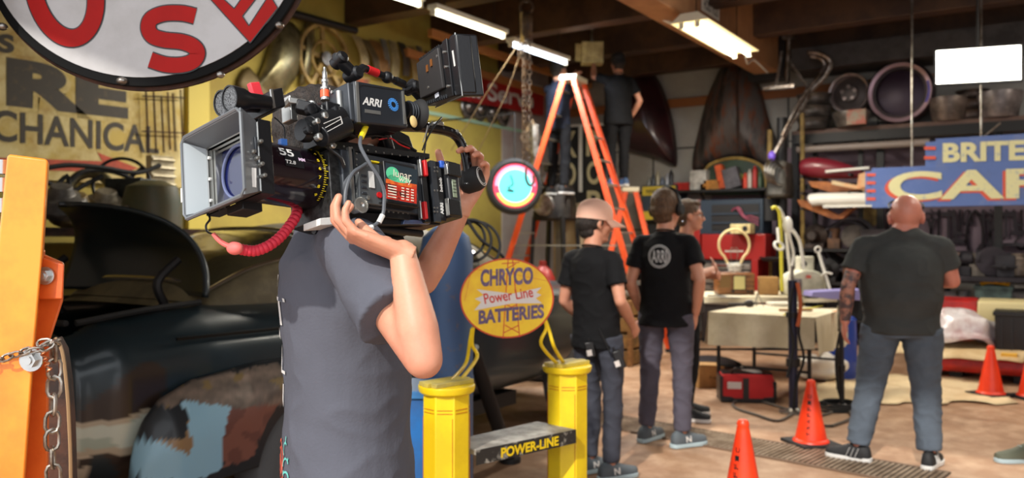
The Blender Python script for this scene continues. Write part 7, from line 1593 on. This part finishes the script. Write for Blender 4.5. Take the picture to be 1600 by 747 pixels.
gc = L(738, 281, .0); ga_ = V((-.25, 1, .12)).normalized()
o = kp('rubber_grip', MB().lathe(gc-ga_*.030, gc+ga_, [(0, .016), (.004, .024), (.014, .030), (.040, .030), (.052, .027), (.056, .018), (.057, .010)], 40), m_rub)
for r_ in (.0225, .018): kp('grip_ring', MB().torus(gc+ga_*.0255, ga_, r_, .0008, 40, 6), m_kw, parent=o)
# viewfinder box
yE = .10
m_ev = mat('evf_slate', (40, 44, 50), .42, .3)
a_, c_, d_ = L(553, 125, yE), L(633, 140, yE), L(557, 191, yE); e_ = L(638, 200, yE)
o = kp('viewfinder', MB().prism([a_, c_, e_, d_], (0, -.07, 0)), m_ev, bev=.004)
b = MB().prism([L(556, 127, yE+.002), L(560, 127.6, yE+.002), L(563.5, 191, yE+.002), L(559.5, 190.5, yE+.002)], (0, -.004, 0)); kp('edge_trim', b, m_ks, parent=o)
b = MB().prism([L(628.5, 142, yE+.002), L(631, 142.3, yE+.002), L(635, 194, yE+.002), L(632, 193.6, yE+.002)], (0, -.004, 0)); kp('edge_trim', b, m_ks, parent=o)
fx = a_.x+.006; b = MB().box((fx-.005, yE-.035, (a_.z+d_.z)/2), (.02, .06, (a_.z-d_.z)*.9)); kp('viewfinder_front', b, m_kg, bev=.003, parent=o)
b = MB().cyl(V((fx+.008, yE-.03, a_.z-.016)), V((fx+.008, yE-.03, d_.z+.018)), .0055); kp('roller', b, m_ks, parent=o)
for z in (a_.z-.01, d_.z+.012): kp('viewfinder_screw', MB().cyl((fx+.004, yE-.052, z), (fx+.008, yE-.052, z), .003, n=10), m_ks, parent=o)
kp('viewfinder_lettering', MB().text('ARRI', L(566, 163, yE+.0003), L(595, 168, yE+.0003), L(568, 151, yE+.0003), .03, .0004), m_kw, smooth=False, parent=o)
kp('panel_groove', MB().tube([L(x, y, yE+.0004) for x, y in ((558, 139), (566, 133), (626, 142))], .0006, 5, 0), m_kb, parent=o)
kp('serial_label', MB().prism([L(570, 170.5, yE+.0003), L(570, 176, yE+.0003), L(595, 179.5, yE+.0003), L(594.5, 174, yE+.0003)], (0, .0006, 0)), m_ks, smooth=False, parent=o)
lc_ = L(614.5, 163.5, yE+.0005); b = MB()
for k in range(18):
    a = 2*PI*k/18; R_ = Matrix.Rotation(-a, 3, 'Y'); b.box(lc_+R_ @ V((.0085, 0, 0)), (.0048, .0012, .0020), R_); b.box(lc_+R_ @ V((.0125, 0, 0)), (.0022, .0012, .0026), R_)
kp('blue_gear_logo', b, mat('logo_blue', (70, 140, 214), .4), smooth=False, parent=o); kp('logo_centre', MB().cyl(lc_, lc_+V((0, .001, 0)), .0056, n=24), m_kb, parent=o)
ec = L(646, 178, yE-.03); ea = V((-1, .1, 0)).normalized()
kp('eyepiece_tube', MB().cyl(ec+V((.03, 0, 0)), ec+V((-.004, 0, 0)), .021, n=32), m_kb, parent=o)
for k in range(3): kp('eyepiece_ring', MB().torus(ec+V((.018-.007*k, 0, 0)), ea, .0225, .002, 32, 8), m_kg, parent=o)
kp('eyecup', MB().lathe(ec, ec+ea, [(0, .020), (.006, .030), (.014, .034), (.018, .030), (.014, .022), (.008, .016)], 36), m_rub, parent=o)
kp('chamois_pad', MB().ell(L(646, 190, yE-.005), (.010, .004, .013)), mat('chamois', (206, 180, 120), .9), parent=o)
kp('viewfinder_bracket', MB().box(L(590, 200, .06), (.08, .02, .014)).cyl(L(600, 200, .05), L(610, 235, .03), .010), m_kb, bev=.002)
# focus motors and rig clutter left of the viewfinder
b = MB().cyl(L(486, 198, .075), L(533, 182, .075), .020, n=28); kp('focus_motor', b, m_kb, bev=.001)
b = MB().cyl(L(500, 214, .078), L(540, 196, .078), .021, n=28); o = kp('iris_motor', b, m_kb, bev=.002)
q_ = [L(x, y, .098) for x, y in ((506, 193), (532, 182), (535, 193), (511, 206))]; b = MB()
for a, e in ((q_[0], q_[1]), (q_[1], q_[2]), (q_[2], q_[3]), (q_[0]+(q_[3]-q_[0])*.5, q_[1]+(q_[2]-q_[1])*.35)): b.bar(a, e, .0012, .0018, V((0, 1, 0)))
kp('motor_label', b, m_kw, smooth=False, parent=o)
for px, py, y, r in ((482, 203, .085, .008), (495, 190, .09, .006), (486, 172, .07, .011), (507, 181, .09, .007), (525, 172, .085, .008), (498, 214, .09, .007), (519, 228, .075, .006)): c = L(px, py, y); kp('rig_screw', MB().lathe(c-V((0, .006, 0)), c+V((0, 1, 0)), [(0, r), (.010, r), (.012, r*.6)], 18), m_ks if r < .008 else m_kb)
b = MB().cyl(L(488, 172, .05), L(534, 170, .05), .012, n=20); kp('rig_clamp', b, m_kb); b = MB().box(L(512, 176, .055), (.034, .04, .03)).box(L(531, 177, .05), (.012, .05, .045)).box(L(500, 180, .05), (.02, .04, .03)); kp('clamp_block', b, m_kb, bev=.003)
b = MB().cyl(L(488, 160, .04), L(488, 182, .04), .008, n=16); kp('silver_clamp_screw', b, m_ks)
b = MB().box(L(496, 226, .04), (.03, .05, .02)).box(L(520, 214, .02), (.05, .08, .02)); kp('front_bracket', b, m_kb, bev=.002)
kp('gear_wheel', MB().lathe(L(484, 206, .06), L(484, 206, .06)+V((1, 0, 0)), [(0, .02), (.01, .022), (.02, .02)], 30), m_kb)
# antenna like a spark plug
b = MB().lathe(L(508, 158, .02), L(508, 158, .02)+V((0, 0, 1))-V((0, 0, 0)), [(0, .0095), (.003, .0095)], 20); a0 = L(508, 157, .03); ax_ = (L(507, 105, .03)-a0).normalized(); LL = (L(507, 105, .03)-a0).length
kp('antenna_base', MB().lathe(a0, a0+ax_, [(0, .0085), (LL*.30, .0085), (LL*.31, .0075)], 20), m_ks); kp('orange_band', MB().cyl(a0+ax_*LL*.08, a0+ax_*LL*.29, .0092, n=20), mat('band_orange', (232, 92, 52), .4))
kp('antenna_tip', MB().lathe(a0+ax_*LL*.31, a0+ax_*9, [(0, .0095), (LL*.06, .0095), (LL*.08, .0062), (LL*.2, .0055), (LL*.22, .0068), (LL*.3, .0068), (LL*.34, .0048), (LL*.54, .0048), (LL*.58, .0030), (LL*.68, .0026)], 24), m_ks)
# distance sensor: two horns and a box
kp('sensor_box', MB().prism([L(x, y, .045) for x, y in ((424, 140), (442, 136), (447, 166), (429, 171))], (0, -.085, 0)), m_kb, bev=.003)
kp('sensor_edge', MB().prism([L(x, y, .0455) for x, y in ((423, 139), (426, 138.5), (431, 168), (427, 169))], (0, -.004, 0)), m_ks)
for i, (px, py, qx, qy, y) in enumerate(((358, 154, 420, 160, .04), (345, 161, 410, 166, -.005))):
    a, e = L(px, py, y), L(qx, qy, y); d = (a-e).normalized(); n_l = (a-e).length
    o = kp('sensor_horn', MB().lathe(e, a, [(0, .012), (n_l*.5, .014), (n_l*.66, .020), (n_l*.9, .0235), (n_l, .0235), (n_l, .021), (n_l-.004, .0205)], 36), m_kb)
    kp('horn_mesh', MB().cyl(a-d*.004, a-d*.002, .0205, n=32), mat('grille', (120, 122, 124), .5, .6, var=(60, 60, 62), vs=400, lo=.48, hi=.52), parent=o)
kp('red_clip', MB().box(L(399, 141, .0), (.022, .012, .028), Matrix.Rotation(.3, 3, 'Y')), mat('clip_red', (226, 56, 66), .45), bev=.002)
b = MB().bar(L(447, 160, .01), L(475, 164, .02), .03, .012).box(L(452, 172, .0), (.016, .03, .05)); kp('sensor_arm', b, m_ks, bev=.002); b = MB().bar(L(463, 166, .02), L(490, 172, .04), .028, .022); kp('sensor_arm_clamp', b, m_kb, bev=.003)
kp('blue_connector', MB().prism([L(x, y, .02) for x, y in ((439, 216), (449, 217), (450, 233), (440, 234))], (0, -.01, 0)), mat('connector_blue', (70, 120, 200), .4), bev=.001)
# articulated arm and on-board monitor
def seg(a, e, r, nm='arm_tube', m=None): return kp(nm, MB().cyl(a, e, r, n=20), m or m_kb)
A1, A2, A3, A4, A5 = L(530, 94, .02), L(553, 116, .02), L(568, 106, .02), L(618, 126, .02), L(650, 140, .02)
o = kp('arm_clamp', MB().tube([A1+V((0, 0, .006)), A1, A1.lerp(A2, .5), A2], lambda t: .014-.002*t, 16, 4), m_kb); kp('arm_knob', MB().lathe(A2-V((0, .0, 0)), A2+V((0, 1, 0)), [(-.02, .014), (.014, .014), (.018, .010)], 24), m_kb, parent=o)
kp('arm_knob', MB().lathe(A1, A1+V((0, 1, .3)), [(-.016, .013), (.014, .013), (.018, .009)], 24), m_kb, parent=o)
seg(A2, A3, .009); seg(A3, A4, .0075); seg(A3.lerp(A4, .12), A3.lerp(A4, .42), .0092, 'red_band', m_kr); seg(A4, A4.lerp(A5, .4), .009)
o = kp('arm_clamp', MB().tube([L(640, 132, .03), L(650, 140, .03), L(662, 154, .03)], .015, 16, 4), m_kb); kp('arm_knob', MB().lathe(L(645, 137, .03), L(645, 137, .03)+V((0, 1, 0)), [(-.02, .013), (.014, .013), (.018, .009)], 24), m_kb, parent=o)
kp('arm_joint', MB().ell(L(605, 121, .02), .013), m_kb)
# monitor on the arm, at its own angle
def W2(px, py, d): return CI @ P(px, py, d)
tl, bl_, tr, br = P(655, 92, 1.78), P(660, 166, 1.78), P(711, 52, 1.60), P(721, 146, 1.60)
tl, bl_, tr, br = [CI @ q for q in (tl, bl_, tr, br)]
nrm = ((tr-tl).cross(bl_-tl)).normalized()
if nrm.dot(eyeL-tl) < 0: nrm = -nrm
cm = (tl+tr+bl_+br)/4; o = kp('monitor', MB().prism([tl, tr, br, bl_], -nrm*.034), m_kb, bev=.004)
uu = (tr-tl); vv = (bl_-tl); mq = lambda u, v, h=0.: tl+uu*u+vv*v+(br-tr-bl_+tl)*(u*v)+nrm*h
kp('monitor_battery_plate', MB().prism([mq(.0, .10), mq(.62, .07), mq(.66, .82), mq(.05, .86)], nrm*.008), mat('plate_dull', (40, 38, 38), .6), bev=.002, parent=o)
kp('monitor_side_bar', MB().prism([mq(.70, 0), mq(.82, 0), mq(.84, 1), mq(.72, 1)], nrm*.004), m_kb, bev=.001, parent=o)
for u, v in ((.30, .28), (.42, .22)): kp('gold_contact', MB().prism([mq(u, v, .0085), mq(u+.04, v-.01, .0085), mq(u+.04, v+.12, .0085), mq(u, v+.13, .0085)], nrm*.002), mat('gold', (200, 130, 70), .35, .8), parent=o)
for u, v in ((.77, .22), (.77, .48), (.78, .82), (.30, .70), (.60, .22)): kp('monitor_screw', MB().cyl(mq(u, v, .004), mq(u, v, .0095), .0028, n=12), m_ks, parent=o)
b = MB()
for k in range(16): a = mq(.04+.055*k, .93, .001); e = mq(.055+.055*k, 1.0, .001); b.bar(a, e, .0016, .0016, nrm)
kp('monitor_vent', b, m_kg, parent=o); b = MB()
for k in range(12): b.bar(mq(.03+.05*k, .0, .001), mq(.035+.05*k, .07, .001), .0016, .003, nrm)
kp('monitor_fins', b, m_kb, parent=o)
kp('monitor_battery', MB().prism([mq(.84, -.03, .0), mq(.97, -.02, 0), mq(.99, 1.04, 0), mq(.86, 1.02, 0)], -nrm*.05), mat('mon_side', (26, 27, 30), .3, .2), bev=.004, parent=o)
sd_ = P(738, 120, 1.6)
lab_ = [CI @ P(x, y, 1.575) for x, y in ((729, 85), (733, 85.5), (735, 108), (731, 109))]; kp('monitor_label', MB().prism([mq(.89, .25, .0006), mq(.925, .25, .0006), mq(.94, .52, .0006), mq(.905, .52, .0006)], nrm*.0005), m_kw, smooth=False, parent=o)
kp('monitor_mark', MB().prism([mq(.38, .86, .002), mq(.48, .84, .002), mq(.49, .92, .002), mq(.39, .94, .002)], nrm*.0005), mat('mark_white', (200, 204, 214), .4), smooth=False, parent=o)
kp('monitor_edge', MB().tube([mq(.98, -.02, -.002), mq(.995, 1.03, -.002), mq(.0, 1.02, -.03)], .0014, 6, 0), m_ks, parent=o)
kp('monitor_mount', MB().cyl(L(662, 154, .03), mq(.25, .9, -.01), .008), m_kb, parent=o)
# cables belonging to the camera
def kc(nm, pts, r, m, yy=None): return kp(nm, MB().tube([L(x, y, z) for x, y, z in pts], r, 8, 6), m)
kc('viewfinder_plug', [(573, 194, .075), (569, 204, .085), (564, 215, .09)], .0058, m_ky)
kc('viewfinder_cable', [(564, 214, .09), (563, 228, .10), (574, 250, .112), (592, 278, .118), (600, 300, .118), (600, 320, .115), (598, 335, .112), (588, 350, .105), (568, 359, .10), (550, 352, .095), (541, 330, .09), (540, 300, .09), (550, 272, .09), (566, 260, .088), (578, 253, .085)], .0036, m_cab)
kc('grey_cable', [(541, 305, .07), (538, 290, .075), (545, 278, .08), (556, 268, .085), (572, 256, .085)], .0038, m_cab)
kc('white_cable_tie', [(598, 336, .112), (592, 348, .108)], .0052, m_kw); kc('white_cable_tie', [(582, 355, .104), (567, 359.5, .10)], .0052, m_kw)
kc('black_cable', [(660, 235, .03), (668, 215, .04), (680, 195, .045), (690, 184, .04), (686, 190, .03), (672, 200, .02)], .0020, m_kb)
kc('black_cable', [(662, 246, .04), (665, 225, .03), (668, 202, .03), (676, 190, .02)], .0016, m_kg)
kc('black_cable', [(429, 184, .0), (436, 190, .01), (444, 200, .02), (445, 216, .02)], .0014, m_kb)
kc('black_cable', [(520, 180, .09), (500, 168, .08), (490, 158, .03), (480, 165, .0)], .002, m_kb)
kc('red_cable', [(592, 218, .04), (610, 216, .05), (625, 226, .05), (640, 232, .05)], .0016, m_kr)
kc('black_cable', [(540, 206, .09), (560, 214, .06), (590, 212, .05), (625, 222, .04), (650, 236, .03)], .0030, m_kb)
kc('black_cable', [(505, 226, .07), (520, 236, .07), (532, 246, .075), (538, 262, .07)], .0035, m_kb)
c = L(663, 196, .045); kp('white_wire_end', MB().tube([L(668, 196, .045), L(666, 206, .045), L(661, 222, .045)], .0010, 6), m_kw)
# twisted red lanyard
b = MB(); pts = [P(x, y, d) for x, y, d in ((466, 322, 1.60), (462, 338, 1.57), (450, 356, 1.55), (436, 372, 1.53), (418, 385, 1.51), (398, 392, 1.5), (378, 390, 1.49), (362, 386, 1.48))]
cp_ = catmull(pts, 10); N = len(cp_); acc = 0
for i in range(0, N-1, 1):
    c = cp_[i]; d = (cp_[min(i+1, N-1)]-cp_[max(0, i-1)]).normalized(); _, u_, w2_ = frame_of(d)
    if i % 3 == 0: b.ell(c, (.0105, .0105, .0075), Matrix((u_, w2_, d)).transposed(), 12, 8)
b.tube(cp_, .006, 8, 0)
T = Thing('red_lanyard', 'braided red cord hanging from the lens and swinging below the matte box', 'cord', P(410, 395, 1.5))
m_lan = mat('cord_red', (206, 40, 62), .6); T.part('braid', b, m_lan)
b = MB().tube([P(364, 387, 1.48), P(350, 382, 1.48), P(340, 374, 1.48), P(333, 365, 1.48)], .0038, 8).tube([P(364, 386, 1.485), P(348, 378, 1.485), P(337, 368, 1.485)], .003, 8); T.part('cord_loop', b, mat('cord_coral', (226, 110, 104), .6))
T.part('knot', MB().ell(P(367, 388, 1.48), (.018, .012, .012)), mat('cord_coral', (226, 110, 104), .6))
T.part('black_tie', MB().tube([P(333, 366, 1.48), P(324, 362, 1.48), P(322, 352, 1.48), P(328, 343, 1.48), P(326, 336, 1.5)], .002, 6), m_kb)
